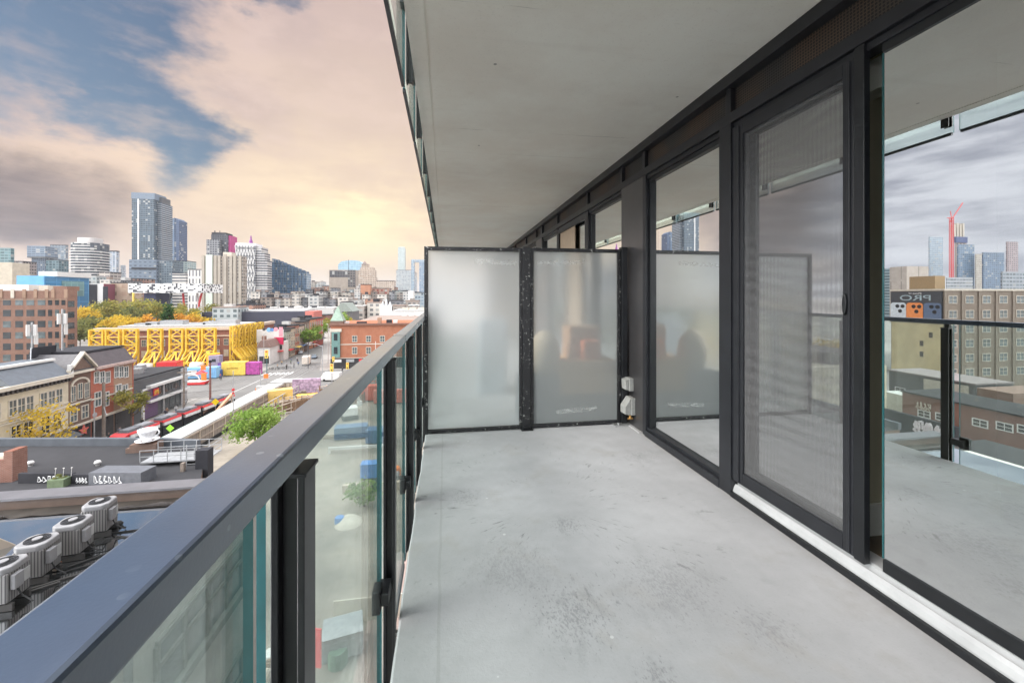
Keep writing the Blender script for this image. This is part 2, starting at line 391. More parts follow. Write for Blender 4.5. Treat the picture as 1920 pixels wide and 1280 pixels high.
rt_.put(rp_.inputs['Coat Roughness'], rt_.m('ADD', .16, rt_.m('MULTIPLY', rt_.noise(rv_, 6, 6, .65), .16)))
for n_ in M_RAIL.node_tree.nodes:
    if n_.type == 'BSDF_PRINCIPLED':
        n_.inputs['Coat Weight'].default_value = 1; n_.inputs['Coat IOR'].default_value = 1.7; n_.inputs['Coat Tint'].default_value = (.8, .92, 1, 1)
M_FRAME = plain('charcoal_window_frame', (.017, .018, .022), .38, 0, .15, 8, spec=.45)
M_FRAME2 = plain('dark_inner_frame', (.008, .009, .011), .4, 0, .15, 8)
M_PANEL = plain('bronze_metal_panel', (.13, .125, .13), .30, .75, .10, 3, spec=.7)
M_TRACK = plain('white_aluminium_track', (.50, .50, .51), .35, .15, .10, 6)
M_BOLT = plain('zinc_bolt', (.55, .55, .55), .35, .7)
M_OUT = plain('grey_pvc', (.34, .34, .325), .5, 0, .12, 30)
M_BRASS = plain('brass', (.65, .38, .14), .35, .9)
M_DOORGL = glass_mat('coated_door_glass', (.48, .54, .49), .72, .5)
M_WINGL = glass_mat('coated_window_glass', (.62, .68, .62), .85, .3)
M_RAILGL = glass_mat('railing_glass', (.90, .955, .935), .02, .5, dirt=.045, dirtcol=(.70, .78, .74), dscale=2.2)
M_TEAL = plain('green_glass_edge', (.02, .11, .12), .25, 0, .1, 20)
M_LIPG = plain('glass_bottom_tape', (.05, .06, .07), .5)
def chipped():
    m_, t, out = newmat('chipped_black_paint')
    v = t.new('ShaderNodeTexCoord').outputs['Object']
    a = t.noise(v, 34, 8, .72); b = t.noise(v, 3.0, 3, .5)
    k = t.m('MULTIPLY', t.sstep(a, .575, .63), t.sstep(b, .40, .56))
    c = t.mix(k, (.014, .014, .016), (.46, .46, .44))
    p = principled(t, c, t.m('ADD', .4, t.m('MULTIPLY', k, .4)), 0, .5); t.l.new(p.outputs[0], out.inputs[0])
    return m_
M_CHIP = chipped()
def frosted():
    m_, t, out = newmat('frosted_glass')
    v = t.new('ShaderNodeTexCoord').outputs['Object']
    n = t.noise(v, 130, 3, .6)
    rf = t.new('ShaderNodeBsdfRefraction'); rf.inputs['Roughness'].default_value = .45; rf.inputs['IOR'].default_value = 1.17
    t.put(rf.inputs[0], (.93, .96, .95))
    tl = t.new('ShaderNodeBsdfTranslucent'); t.put(tl.inputs[0], t.mix(n, (.80, .84, .84), (.90, .93, .92)))
    df = t.new('ShaderNodeBsdfDiffuse'); t.put(df.inputs[0], t.mix(n, (.66, .70, .70), (.78, .81, .80)))
    a = t.new('ShaderNodeMixShader'); a.inputs[0].default_value = .27; t.l.new(rf.outputs[0], a.inputs[1]); t.l.new(tl.outputs[0], a.inputs[2])
    b = t.new('ShaderNodeMixShader'); b.inputs[0].default_value = .34; t.l.new(a.outputs[0], b.inputs[1]); t.l.new(df.outputs[0], b.inputs[2])
    gl = t.new('ShaderNodeBsdfGlossy'); gl.inputs['Roughness'].default_value = .25
    fr = t.new('ShaderNodeFresnel'); fr.inputs[0].default_value = 1.45
    c = t.new('ShaderNodeMixShader'); t.put(c.inputs[0], t.m('MULTIPLY', fr.outputs[0], .7)); t.l.new(b.outputs[0], c.inputs[1]); t.l.new(gl.outputs[0], c.inputs[2])
    t.l.new(c.outputs[0], out.inputs[0])
    return m_
M_FROST = frosted()
def residue():
    m_, t, out = newmat('tape_residue')
    v = t.new('ShaderNodeTexCoord').outputs['Object']
    n = t.noise(t.mapv(v, (1, 1, 2.5)), 26, 7, .7)
    d = t.new('ShaderNodeBsdfDiffuse'); t.put(d.inputs[0], (.86, .87, .85))
    tr = t.new('ShaderNodeBsdfTransparent')
    mx_ = t.new('ShaderNodeMixShader'); t.put(mx_.inputs[0], t.m('MULTIPLY', t.sstep(n, .47, .62), .75)); t.l.new(tr.outputs[0], mx_.inputs[1]); t.l.new(d.outputs[0], mx_.inputs[2])
    t.l.new(mx_.outputs[0], out.inputs[0]); return m_
M_RESID = residue()
def grille():
    m_, t, out = newmat('perforated_grille')
    s = t.new('ShaderNodeSeparateXYZ'); v = t.new('ShaderNodeTexCoord').outputs['Object']; t.put(s.inputs[0], v)
    a = t.m('ABSOLUTE', t.m('SUBTRACT', t.m('FRACT', t.m('DIVIDE', s.outputs[1], .0155)), .5))
    b = t.m('ABSOLUTE', t.m('SUBTRACT', t.m('FRACT', t.m('DIVIDE', s.outputs[2], .0155)), .5))
    hole = t.m('MULTIPLY', t.m('LESS_THAN', a, .33), t.m('LESS_THAN', b, .33))
    n = t.noise(v, 2.4, 3, .5)
    c = t.mix(t.sstep(n, .45, .62), (.045, .041, .04), (.085, .055, .038))
    c = t.mix(hole, c, (.006, .006, .006))
    p = principled(t, c, .5, 0, .4); t.l.new(p.outputs[0], out.inputs[0]); return m_
M_GRILLE = grille()
def insect_screen():
    m_, t, out = newmat('insect_screen')
    v = t.new('ShaderNodeTexCoord').outputs['Object']; s = t.new('ShaderNodeSeparateXYZ'); t.put(s.inputs[0], v)
    wv = t.noise(v, 2.2, 3, .5)
    y = t.m('ADD', s.outputs[1], t.m('MULTIPLY', wv, .012)); z = t.m('ADD', s.outputs[2], t.m('MULTIPLY', wv, .05))
    # threads beat against each other where the sagging mesh lies over its own reflection: broad soft bars
    wp = t.noise(v, 1.3, 2, .5)
    b1_ = t.m('SINE', t.m('ADD', t.m('MULTIPLY', y, 250), t.m('MULTIPLY', wp, 7))); b2_ = t.m('SINE', t.m('ADD', t.m('MULTIPLY', z, 92), t.m('MULTIPLY', wp, 26)))
    am = t.sstep(t.noise(v, 2.0, 2, .5), .3, .65)
    f = t.m('ADD', .47, t.m('MULTIPLY', t.m('ADD', t.m('MULTIPLY', b1_, .055), t.m('MULTIPLY', b2_, .075)), am))
    d = t.new('ShaderNodeBsdfDiffuse'); t.put(d.inputs[0], (.20, .20, .205))
    tr = t.new('ShaderNodeBsdfTransparent')
    mx_ = t.new('ShaderNodeMixShader'); t.put(mx_.inputs[0], f); t.l.new(tr.outputs[0], mx_.inputs[1]); t.l.new(d.outputs[0], mx_.inputs[2])
    t.l.new(mx_.outputs[0], out.inputs[0]); return m_
M_SCREEN = insect_screen()
M_ROOM = plain('room_wall_paint', (.66, .70, .62), .8, 0, .04, 2)
M_WOOD = plain('dark_wood_floor', (.10, .075, .05), .4, 0, .3, 7)
M_BLIND = plain('roller_blind_fabric', (.74, .76, .68), .8, 0, .05, 10)
M_TAN = plain('tan_blind', (.52, .40, .29), .8, 0, .06, 10)

# ================================================================== floor and ceiling
YB, YE = -3.2, 20.0
def wavy_edge_floor():
    b = MB(); n = 150; vs = []
    r2 = random.Random(3)
    for i in range(n + 1):
        y = YB + (YE - YB) * i / n; e = -.18 + r2.uniform(-.004, .004)
        vs += [(e, y, -.006), (e + .008, y, 0), (1.86, y, 0), (e, y, -.25), (1.86, y, -.25)]
    fs = []
    for i in range(n):
        a = i * 5; c = a + 5
        fs += [(a, a + 1, c + 1, c), (a + 1, a + 2, c + 2, c + 1), (a + 3, a, c, c + 3), (a + 4, a + 3, c + 3, c + 4)]
    b.add(vs, [f[::-1] for f in fs]); return b
struct(wavy_edge_floor().obj('balcony_floor', M_FLOOR), 'grey stained concrete balcony floor')
ZC = 2.615
b = MB()
b.slab([(-.191, ZC), (-.10, ZC), (-.10, ZC + .012), (-.088, ZC + .012), (-.088, ZC), (1.9, ZC + .02), (1.9, 2.85), (-.191, 2.85)], 'y', YB, YE)
struct(b.obj('balcony_ceiling', M_SOFF), 'plain concrete underside of the balcony above')

# ================================================================== railings
POSTS = [-2.35, -1.37, -.37, .649, 1.67, 2.58, 3.45] + [4.45 + i for i in range(12)]   # far face of each post
def railing(zo, label):
    t = thing('glass_railing', label, 'railing', (0, 0, zo), group='glass balcony railings')
    MB().box(-.237, -.181, YB, YE, 1.036, 1.07).obj('handrail', M_RAIL, t, bevel=.004)
    for yj in (-1.4, 1.92, 5.2, 8.5): MB().box(-.2378, -.1802, yj, yj + .004, 1.0352, 1.0708).obj('rail_joint', M_BLACK, t)
    for i, yf in enumerate(POSTS):
        yn = yf - .049; b = MB()
        b.box(-.236, -.226, yn, yf, -.30, 1.0).box(-.202, -.192, yn, yf, -.30, 1.0).box(-.227, -.201, yn + .016, yf - .016, -.30, .998)
        b.box(-.238, -.189, yn - .003, yf + .004, 1.0, 1.006).box(-.236, -.212, yn + .01, yf - .01, 1.005, 1.037)
        p = b.obj('post', M_BLACK, t, bevel=.0015)
        MB().box(-.26, -.205, yn - .085, yn + .004, .12, .165).box(-.262, -.232, yn - .1, yn - .04, .10, .185).obj('clamp', M_BLACK, p, bevel=.004)
        for bz in (-.07, -.18): MB().cyl((-.192, yn + .025, bz), (-.176, yn + .025, bz), .011, 8).obj('bolt', M_BOLT, p)
        if i + 1 < len(POSTS):
            y0, y1 = yn + .002, POSTS[i + 1] - .049 - .035
            g = MB(); x0, x1, z0, z1 = -.254, -.242, -.345, 1.034
            v8 = [(x0, y0, z0), (x1, y0, z0), (x1, y1, z0), (x0, y1, z0), (x0, y0, z1), (x1, y0, z1), (x1, y1, z1), (x0, y1, z1)]
            g.add(v8, [(1, 2, 6, 5), (3, 0, 4, 7)]); g.cur = 1
            g.add(v8, [(0, 1, 5, 4), (2, 3, 7, 6), (0, 3, 2, 1), (4, 5, 6, 7)])
            pane = g.obj('glass_panel', [M_RAILGL, M_TEAL], t)
            MB().box(-.257, -.239, y0 + .01, y1 - .01, -.36, -.34).obj('bottom_channel', M_LIPG, pane)
    return t
railing(0, 'black balcony railing with clear glass panels beside the concrete floor')
railing(2.85, 'railing of the balcony above, glass panels hanging past the ceiling edge')

# ================================================================== privacy divider
YD = 3.77
t = thing('privacy_divider', 'frosted glass privacy screen in a chipped black frame across the balcony', 'divider', (0, YD, 0))
fr = MB()
fr.box(-.19, -.155, -.02, .02, .0, 1.70).box(-.155, .684, -.02, .02, 1.665, 1.70).box(.684, .712, -.02, .02, .01, 1.70)
fr.box(-.155, .684, -.02, .02, .006, .036)
fr.obj('frame', M_CHIP, t, bevel=.003)
fr = MB()
fr.box(.79, .822, -.02, .02, .012, 1.70).box(.822, 1.66, -.02, .02, 1.672, 1.706).box(1.66, 1.692, -.02, .02, .012, 1.706)
fr.box(.822, 1.66, -.02, .02, .010, .040)
fr.obj('frame', M_CHIP, t, bevel=.003)
for x0, x1, z1 in ((-.155, .684, 1.665), (.822, 1.66, 1.672)):
    p = MB().quad((x0, 0, .038), (x1, 0, .038), (x1, 0, z1), (x0, 0, z1)).obj('frosted_pane', M_FROST, t)
    if x0 < 0:
        MB().quad((.26, -.004, 1.545), (.66, -.004, 1.535), (.66, -.004, 1.585), (.26, -.004, 1.60)).obj('tape_residue', M_RESID, p)
    else:
        MB().quad((.86, -.004, 1.545), (1.33, -.004, 1.56), (1.33, -.004, 1.605), (.86, -.004, 1.58)).obj('tape_residue', M_RESID, p)
        MB().quad((1.04, -.004, .125), (1.44, -.004, .135), (1.46, -.004, .19), (1.04, -.004, .165)).obj('tape_residue', M_RESID, p)
MB().box(.714, .788, -.032, .03, .012, 1.712).obj('post', M_CHIP, t, bevel=.003)
MB().box(.695, .805, -.075, .05, 0, .012).box(.72, .782, -.05, .045, .012, .04).obj('foot_plate', M_BLACK, t, bevel=.002)
MB().box(1.694, 1.752, -.045, .03, .014, 1.728).obj('post', M_BLACK, t, bevel=.003)
MB().box(1.60, 1.765, -.10, .055, 0, .014).cyl((1.65, -.06, .012), (1.65, -.06, .026), .012, 8).obj('foot_plate', M_BOLT, t, bevel=.002)

# ------------------------------------------------------------------ what the neighbour keeps behind the frosted pane
def soft_box(name, x0, x1, y0, y1, z0, z1, m_, label, cat, bev=.02):
    c = ((x0 + x1) / 2, (y0 + y1) / 2, z0)
    o = MB().box(x0 - c[0], x1 - c[0], y0 - c[1], y1 - c[1], 0, z1 - z0).obj(name, m_, None, c, bevel=bev)
    return tag(o, label, cat)
M_CARD = plain('tan_cardboard', (.95, .62, .33), .8, 0, .1, 4); M_BROWN = plain('brown_card', (.55, .32, .18), .8, 0, .1, 4)
M_ORANGE = plain('orange_cloth', (.95, .25, .07), .7, 0, .1, 9); M_DKBASE = plain('dark_slate_plastic', (.07, .085, .10), .6)
M_CREAM = plain('cream_cushion', (.80, .68, .50), .8, 0, .08, 6)
soft_box('storage_bench', 1.10, 1.73, 3.98, 4.55, 0, .25, M_DKBASE, 'dark low bench blurred behind the frosted divider pane', 'bench', .015)
soft_box('tan_box', 1.12, 1.74, 3.98, 4.5, .25, .60, M_CARD, 'wide tan box blurred behind the frosted pane, lying on the dark bench', 'box')
soft_box('brown_box', 1.28, 1.62, 4.14, 4.48, .60, .93, M_BROWN, 'brown box blurred behind frosted glass, topmost of the stack', 'box')
soft_box('orange_bag', 1.38, 1.58, 4.0, 4.12, .60, .80, M_ORANGE, 'small orange bag blurred in front of the brown box', 'bag', .03)
b = MB().lathe([(.01, 0), (.10, .015), (.15, .10), (.165, .22), (.13, .36), (.05, .44), (.01, .445)], 24)
tag(b.obj('cream_cushion', M_CREAM, None, (1.0, 4.1, .45), True), 'round cream cushion blurred behind frosted glass left of the tan box', 'cushion')
MB().box(-.2, .2, -.17, .17, 0, .45).obj('cushion_stool', M_DKBASE, None, (.93, 4.12, 0), bevel=.01)
tag(bpy.data.objects['cushion_stool'], 'dark stool blurred behind the frosted pane under the cream cushion', 'stool')
soft_box('planter_box', .42, .78, 5.4, 5.8, 0, .95, plain('blue_grey_plastic', (.42, .46, .50), .6), 'blue grey planter box blurred behind the left frosted pane', 'planter')

# ================================================================== window wall of our building
XW = 1.77; XG = 1.803
bt = thing('apartment_building', 'charcoal window wall of the apartment building along the balcony', 'building', (0, 0, 0))
MB().box(1.735, 1.86, YB, YE, 2.557, 2.632).obj('head_beam', M_FRAME, bt, bevel=.002)
MB().box(1.763, 1.86, YB, YE, 2.335, 2.40).box(1.785, 1.86, YB, YE, 2.30, 2.334).obj('transom', M_FRAME, bt, bevel=.002)
def mullion(y0, y1, x0=XW, z0=0.0, z1=2.335, m_=None):
    return MB().box(x0, 1.90, y0, y1, z0, z1).obj('mullion', m_ or M_FRAME, bt, bevel=.002)
def grillepart(y0, y1):
    MB().box(1.80, 1.812, y0, y1, 2.40, 2.556).obj('vent_grille', M_GRILLE, bt)
    MB().box(1.766, 1.86, y1, y1 + .045, 2.40, 2.556).obj('mullion', M_FRAME, bt, bevel=.002)
MB().box(1.815, 1.86, YB, YE, 2.40, 2.556).obj('grille_backing', M_FRAME2, bt)
grillepart(-.6, 2.295); grillepart(2.34, 3.41); grillepart(3.455, 3.885)
def window(y0, y1, blind=None, gm=None):
    w_ = MB().box(XW - .012, 1.86, y0, y1, 0, .055).box(XW + .015, 1.86, y0, y1, .055, .078).obj('window', M_FRAME, bt, bevel=.002)
    MB().box(1.80, 1.845, y0, y0 + .022, .078, 2.30).box(1.80, 1.845, y1 - .03, y1, .078, 2.30).box(1.80, 1.845, y0 + .022, y1 - .03, 2.265, 2.30).obj('sash', M_FRAME2, w_, bevel=.002)
    MB().quad((1.822, y0 + .02, .07), (1.822, y0 + .02, 2.28), (1.822, y1 - .02, 2.28), (1.822, y1 - .02, .07)).obj('pane', gm or M_WINGL, w_)
    if blind: MB().box(1.93, 1.935, y0 - .02, y1 + .02, blind, 2.3).obj('blind', M_BLIND, w_)
    return w_
mullion(2.29, 2.40, 1.762); mullion(3.40, 3.455)
window(2.40, 3.40)
MB().box(XW, 1.90, 3.456, 3.91, 0, 2.336).obj('column_panel', M_PANEL, bt, bevel=.002)
MB().box(XW - .03, 1.80, 3.456, 3.91, 0, .012).obj('sill', M_FLOOR, bt)
# screen door
sd = MB()
sd.box(1.772, 1.80, 2.20, 2.288, .105, 2.298).box(1.772, 1.80, 1.522, 1.572, .105, 2.298).box(1.772, 1.80, 1.573, 2.199, 2.232, 2.298).box(1.772, 1.80, 1.573, 2.199, .105, .178)
sd.box(1.765, 1.773, 1.535, 1.548, .11, 2.29).box(1.765, 1.773, 2.225, 2.262, .11, 2.29)
sd = sd.obj('screen_door', M_FRAME, bt, bevel=.002)
MB().quad((1.787, 1.57, .17), (1.787, 1.57, 2.24), (1.787, 2.205, 2.24), (1.787, 2.205, .17)).obj('insect_mesh', M_SCREEN, sd)
MB().slab([(1.55, 1.165), (1.557, 1.18), (1.56, 1.215), (1.557, 1.25), (1.55, 1.265), (1.543, 1.25), (1.540, 1.215), (1.543, 1.18)], 'x', 1.752, 1.773).obj('handle', M_BLACK, sd, bevel=.003)
# fixed glass behind the screen, dark jamb, sliding glass
fx = MB().box(1.815, 1.845, 2.225, 2.288, .10, 2.298).box(1.815, 1.845, 1.58, 2.225, 2.24, 2.298).box(1.815, 1.845, 1.58, 2.225, .10, .15).obj('fixed_door_leaf', M_FRAME2, bt, bevel=.002)
MB().quad((1.83, 1.54, .12), (1.83, 1.54, 2.28), (1.83, 2.24, 2.28), (1.83, 2.24, .12)).obj('pane', M_WINGL, fx)
MB().box(1.769, 1.80, 1.474, 1.519, .10, 2.334).box(1.80, 1.87, 1.545, 1.57, .10, 2.334).obj('door_jamb', M_FRAME2, bt, bevel=.002)
sl = MB().box(1.795, 1.815, -.60, 1.42, .105, .158).obj('sliding_door', M_FRAME2, bt, bevel=.002)
MB().box(1.795, 1.815, -.60, 1.42, 2.262, 2.30).obj('top_rail', M_FRAME2, sl)
MB().quad((XG, -.6, .15), (XG, -.6, 2.27), (XG, 1.42, 2.27), (XG, 1.42, .15)).obj('pane', M_DOORGL, sl)
MB().box(XG - .003, XG + .003, 1.4205, 1.425, .158, 2.262).obj('glass_edge', M_TEAL, sl)
mullion(-.72, -.60); MB().box(XW, 1.90, YB, -.72, 0, 2.336).obj('column_panel', M_PANEL, bt)
# track
MB().box(1.756, 1.778, -.6, 2.289, 0, .03).obj('door_sill', M_FRAME2, bt, bevel=.003)
tr = MB().slab([(1.778, .0), (1.778, .036), (1.786, .06), (1.797, .074), (1.803, .066), (1.809, .066), (1.812, .092), (1.822, .098), (1.90, .098), (1.90, 0)], 'y', -.6, 2.289).obj('door_track', M_TRACK, bt)
# beyond the divider: the neighbours' bays
y = 3.93; k = 0
bays = [('w', 3.93, 4.90), ('d', 4.96, 6.30), ('w', 6.36, 7.35), ('p', 7.40, 7.85), ('w', 7.9, 8.9), ('d', 8.95, 10.3), ('w', 10.35, 11.3), ('p', 11.35, 11.8), ('w', 11.85, 12.9), ('d', 12.95, 14.3), ('w', 14.35, 15.4), ('p', 15.45, 19.9)]
for typ, a, c in bays:
    grillepart(a, c)
    if typ == 'w': window(a, c, 1.0)
    elif typ == 'd':
        d = MB().box(1.772, 1.80, a, a + .06, .1, 2.298).box(1.772, 1.80, c - .06, c, .1, 2.298).box(1.772, 1.80, a + .06, c - .06, 2.24, 2.298).obj('screen_door', M_FRAME, bt)
        MB().box(1.80, 1.81, a + .55, c - .06, .1, 2.24).obj('tan_shade', M_TAN, d)
        MB().quad((1.84, a, .1), (1.84, a, 2.3), (1.84, c, 2.3), (1.84, c, .1)).obj('pane', M_WINGL, d)
        MB().box(1.762, 1.80, a, c, 0, .1).obj('door_track', M_TRACK, bt)
    else: MB().box(XW, 1.90, a, c, 0, 2.336).obj('column_panel', M_PANEL, bt)
    mullion(c, c + .05)
# the building below and above the balcony
M_TOWER = facade('tower_wall', (.16, .16, .17), (.06, .07, .08), 3.0, 2.85, .8, .8)
MB().box(.5, 22, -14, 22, GZ, -.26).obj('lower_storeys', M_TOWER, bt)
MB().box(1.905, 22, -14, 22, 2.86, 14).obj('upper_storeys', M_TOWER, bt)
# room behind the glass
M_BASE = plain('white_baseboard', (.78, .79, .75), .6)
struct(MB().box(1.905, 5.6, -2.6, 3.6, .02, .10).obj('room_floor', M_WOOD), 'dark wood floor inside the room')
struct(MB().box(1.905, 5.6, -2.6, 3.6, 2.52, 2.60).obj('room_ceiling', M_ROOM), 'pale room ceiling')
rw = MB().box(5.6, 5.7, -2.6, 3.6, .0, 2.6).box(1.905, 5.6, 3.5, 3.6, .10, 2.52).box(1.905, 5.6, -2.7, -2.6, .0, 2.6).obj('room_wall', M_ROOM)
struct(rw, 'pale green white room walls')
struct(MB().box(1.91, 2.8, 1.66, 1.74, .10, 2.52).obj('room_partition', plain('olive_wall_paint', (.60, .56, .42), .8, 0, .05, 2)), 'olive wall end just inside the door gap')
MB().box(1.91, 2.8, 1.645, 1.66, .10, .25).obj('baseboard', M_BASE, bpy.data.objects['room_partition'])
rb = MB().box(5.57, 5.6, -2.6, 3.5, .10, .24).box(1.91, 5.57, 3.47, 3.5, .10, .24).obj('baseboard', M_BASE, rw)
MB().box(1.93, 2.03, -.55, 2.26, 2.19, 2.33).box(1.93, 2.03, 2.42, 3.42, 2.12, 2.30).obj('roller_blind', M_BLIND)
tag(bpy.data.objects['roller_blind'], 'cream roller blind cassette along the top of the door glass inside', 'blind')
struct(MB().box(1.96, 5.6, 3.7, 20, .0, .05).box(1.96, 5.6, 3.65, 3.7, 0, 2.6).box(3.2, 3.3, 3.7, 20, .05, 2.6).obj('room_shell', plain('neighbour_room_paint', (.3, .31, .29), .8)), 'dim rooms behind the neighbour windows')

# ------------------------------------------------------------------ outlets on the metal column
o = thing('outlet_box', 'weathered grey electrical box on the metal column, upper of two', 'outlet box', (XW, 3.685, .345), group='electrical boxes on the column')
MB().box(-.045, 0, -.055, .055, 0, .12).obj('back_box', M_OUT, o, bevel=.004)
MB().slab([(-.048, .01), (-.075, .012), (-.08, .105), (-.048, .115)], 'y', -.048, .048).obj('cover', M_OUT, o, bevel=.003)
o = thing('outlet_box', 'grey weatherproof box with a slanted cover on the column, lower of two', 'outlet box', (XW, 3.655, .125), group='electrical boxes on the column')
MB().box(-.04, 0, -.06, .06, 0, .16).obj('back_box', M_OUT, o, bevel=.004)
MB().slab([(-.042, .0), (-.10, .01), (-.10, .08), (-.042, .165)], 'y', -.055, .055).obj('cover', M_OUT, o, bevel=.004)
MB().cyl((-.04, -.03, -.001), (-.04, -.03, -.035), .012, 10).cyl((-.065, -.03, -.035), (-.015, -.03, -.035), .010, 8).obj('brass_fitting', M_BRASS, o)
# ================================================================== city materials
def ground_mat(name, col, var=.25, s1=.08, s2=.9, rough=.85):
    m_, t, out = newmat(name); v = t.new('ShaderNodeNewGeometry').outputs['Position']
    a = t.noise(v, s1, 6, .65); b = t.noise(v, s2, 5, .6)
    c = t.mix(t.sstep(a, .3, .7), tuple(x * (1 - var) for x in col), tuple(min(1, x * (1 + var)) for x in col))
    c = t.mix(t.m('MULTIPLY', t.sstep(b, .5, .75), .35), c, tuple(x * .55 for x in col))
    p = principled(t, c, rough, 0, .3); t.l.new(p.outputs[0], out.inputs[0]); return m_
M_GROUND = ground_mat('urban_ground', (.30, .28, .26), .3, .02, .3)
M_ASPH = ground_mat('worn_asphalt', (.175, .168, .16), .14, .15, 1.2)
M_WALK = ground_mat('pale_pavement', (.27, .255, .235), .12, .2, 1.4)
M_DIRT = ground_mat('site_dirt', (.27, .235, .195), .3, .15, 1.0)
M_PAINT = plain('road_paint', (.72, .71, .68), .7, 0, .15, .8)
def brick_mat(name, c1, c2, mortar, scale=1.0):
    m_, t, out = newmat(name)
    tcn = t.new('ShaderNodeTexCoord'); s = t.new('ShaderNodeSeparateXYZ'); t.put(s.inputs[0], tcn.outputs['Object'])
    ns = t.new('ShaderNodeSeparateXYZ'); t.put(ns.inputs[0], tcn.outputs['Normal'])
    side = t.m('GREATER_THAN', t.m('ABSOLUTE', ns.outputs[0]), t.m('ABSOLUTE', ns.outputs[1]))
    h = t.m('ADD', t.m('MULTIPLY', s.outputs[1], side), t.m('MULTIPLY', s.outputs[0], t.m('SUBTRACT', 1, side)))
    cv = t.new('ShaderNodeCombineXYZ'); t.put(cv.inputs[0], h); t.put(cv.inputs[1], s.outputs[2])
    b = t.new('ShaderNodeTexBrick'); t.put(b.inputs['Vector'], cv.outputs[0]); b.inputs['Scale'].default_value = scale
    b.inputs['Brick Width'].default_value = .24; b.inputs['Row Height'].default_value = .08; b.inputs['Mortar Size'].default_value = .01
    t.put(b.inputs['Color1'], c1); t.put(b.inputs['Color2'], c2); t.put(b.inputs['Mortar'], mortar)
    n = t.noise(tcn.outputs['Object'], .5, 6, .65)
    c = t.mix(t.m('MULTIPLY', t.sstep(n, .35, .75), .35), b.outputs[0], tuple(x * .5 for x in c1))
    p = principled(t, c, .85, 0, .2); t.l.new(p.outputs[0], out.inputs[0]); return m_
M_BRICK = brick_mat('brown_brick', (.205, .098, .066), (.25, .12, .08), (.3, .24, .2))
M_RED = brick_mat('red_brick', (.40, .10, .06), (.46, .13, .075), (.3, .2, .17))
M_ORBR = brick_mat('orange_brick', (.36, .115, .06), (.41, .14, .07), (.38, .24, .17))
M_DBRICK = brick_mat('dark_brown_brick', (.15, .095, .075), (.19, .12, .09), (.2, .16, .14))
M_TBRICK = brick_mat('tan_brick', (.33, .20, .13), (.37, .235, .16), (.33, .27, .22))
M_CREAMW = plain('cream_masonry', (.56, .50, .38), .8, 0, .10, .7)
M_STONE = plain('pale_stone', (.55, .50, .42), .8, 0, .1, 1)
M_DARKTRIM = plain('dark_trim', (.05, .045, .045), .6)
M_GREYROOF = ground_mat('grey_roof_membrane', (.036, .0355, .039), .12, .25, 1.5)
M_DKROOF = ground_mat('dark_roof', (.03, .03, .036), .25, .3, 2)
M_SLATE = plain('grey_slate', (.10, .095, .10), .6, 0, .2, 2)
M_WINDK = plain('dark_window', (.028, .035, .04), .10, 0, .3, .6, spec=.8)
M_WINMID = plain('grey_window', (.10, .125, .13), .12, 0, .4, .5, spec=.8)
M_WHITE = plain('white_paint', (.62, .61, .59), .6, 0, .06, 1)
M_YEL = plain('yellow_steel', (.70, .45, .04), .55, 0, .18, .5)
M_GREYMET = plain('galvanised_steel', (.42, .43, .44), .4, .5)
M_POLEW = plain('weathered_wood_pole', (.22, .18, .15), .8, 0, .2, 2)
M_REDP = plain('red_paint', (.62, .035, .04), .4, 0, .08, 2)
M_BLUEP = plain('blue_paint', (.10, .26, .58), .5, 0, .1, 2)
M_MAG = plain('magenta_panel', (.42, .07, .30), .6, 0, .35, 1.2)
M_YELP = plain('yellow_panel', (.78, .56, .10), .6, 0, .1, 1)
M_BEIGE = plain('beige_plywood', (.50, .42, .34), .8, 0, .12, .8)
M_TIMBER = plain('brown_timber', (.20, .125, .075), .85, 0, .25, 3)
M_ORG = plain('orange_plastic', (.80, .22, .04), .5)
M_DGREY = plain('dark_grey_cladding', (.075, .08, .085), .5, 0, .1, 1)
M_RUBBER = plain('rubber', (.02, .02, .02), .8)
def leafmat(name, c1, c2, sc=.5):
    m_, t, out = newmat(name); v = t.new('ShaderNodeTexCoord').outputs['Object']
    n = t.noise(v, sc, 4, .6); n2 = t.noise(v, 5, 2, .5)
    c = t.mix(t.sstep(n, .35, .65), c1, c2); c = t.mix(t.m('MULTIPLY', n2, .5), c, tuple(x * .5 for x in c1))
    d = t.new('ShaderNodeBsdfDiffuse'); t.put(d.inputs[0], c); tl = t.new('ShaderNodeBsdfTranslucent'); t.put(tl.inputs[0], c)
    mx_ = t.new('ShaderNodeMixShader'); mx_.inputs[0].default_value = .3; t.l.new(d.outputs[0], mx_.inputs[1]); t.l.new(tl.outputs[0], mx_.inputs[2])
    t.l.new(mx_.outputs[0], out.inputs[0]); return m_
L_GREEN = leafmat('green_leaves', (0.169, 0.286, 0.058), (0.351, 0.468, 0.117))
L_OLIVE = leafmat('olive_leaves', (0.221, 0.234, 0.065), (0.494, 0.416, 0.104), .25)
L_DOLIVE = leafmat('dark_olive_leaves', (0.130, 0.150, 0.058), (0.286, 0.273, 0.091), .25)
L_YEL = leafmat('yellow_leaves', (0.546, 0.390, 0.052), (0.806, 0.559, 0.078), .3)
L_ORANGE = leafmat('orange_leaves', (0.624, 0.312, 0.052), (0.780, 0.442, 0.091), .3)
L_DARKG = leafmat('dark_conifer', (.03, .085, .025), (.08, .15, .04), .4)
M_BARK = plain('bark', (.11, .085, .065), .9, 0, .3, 4)

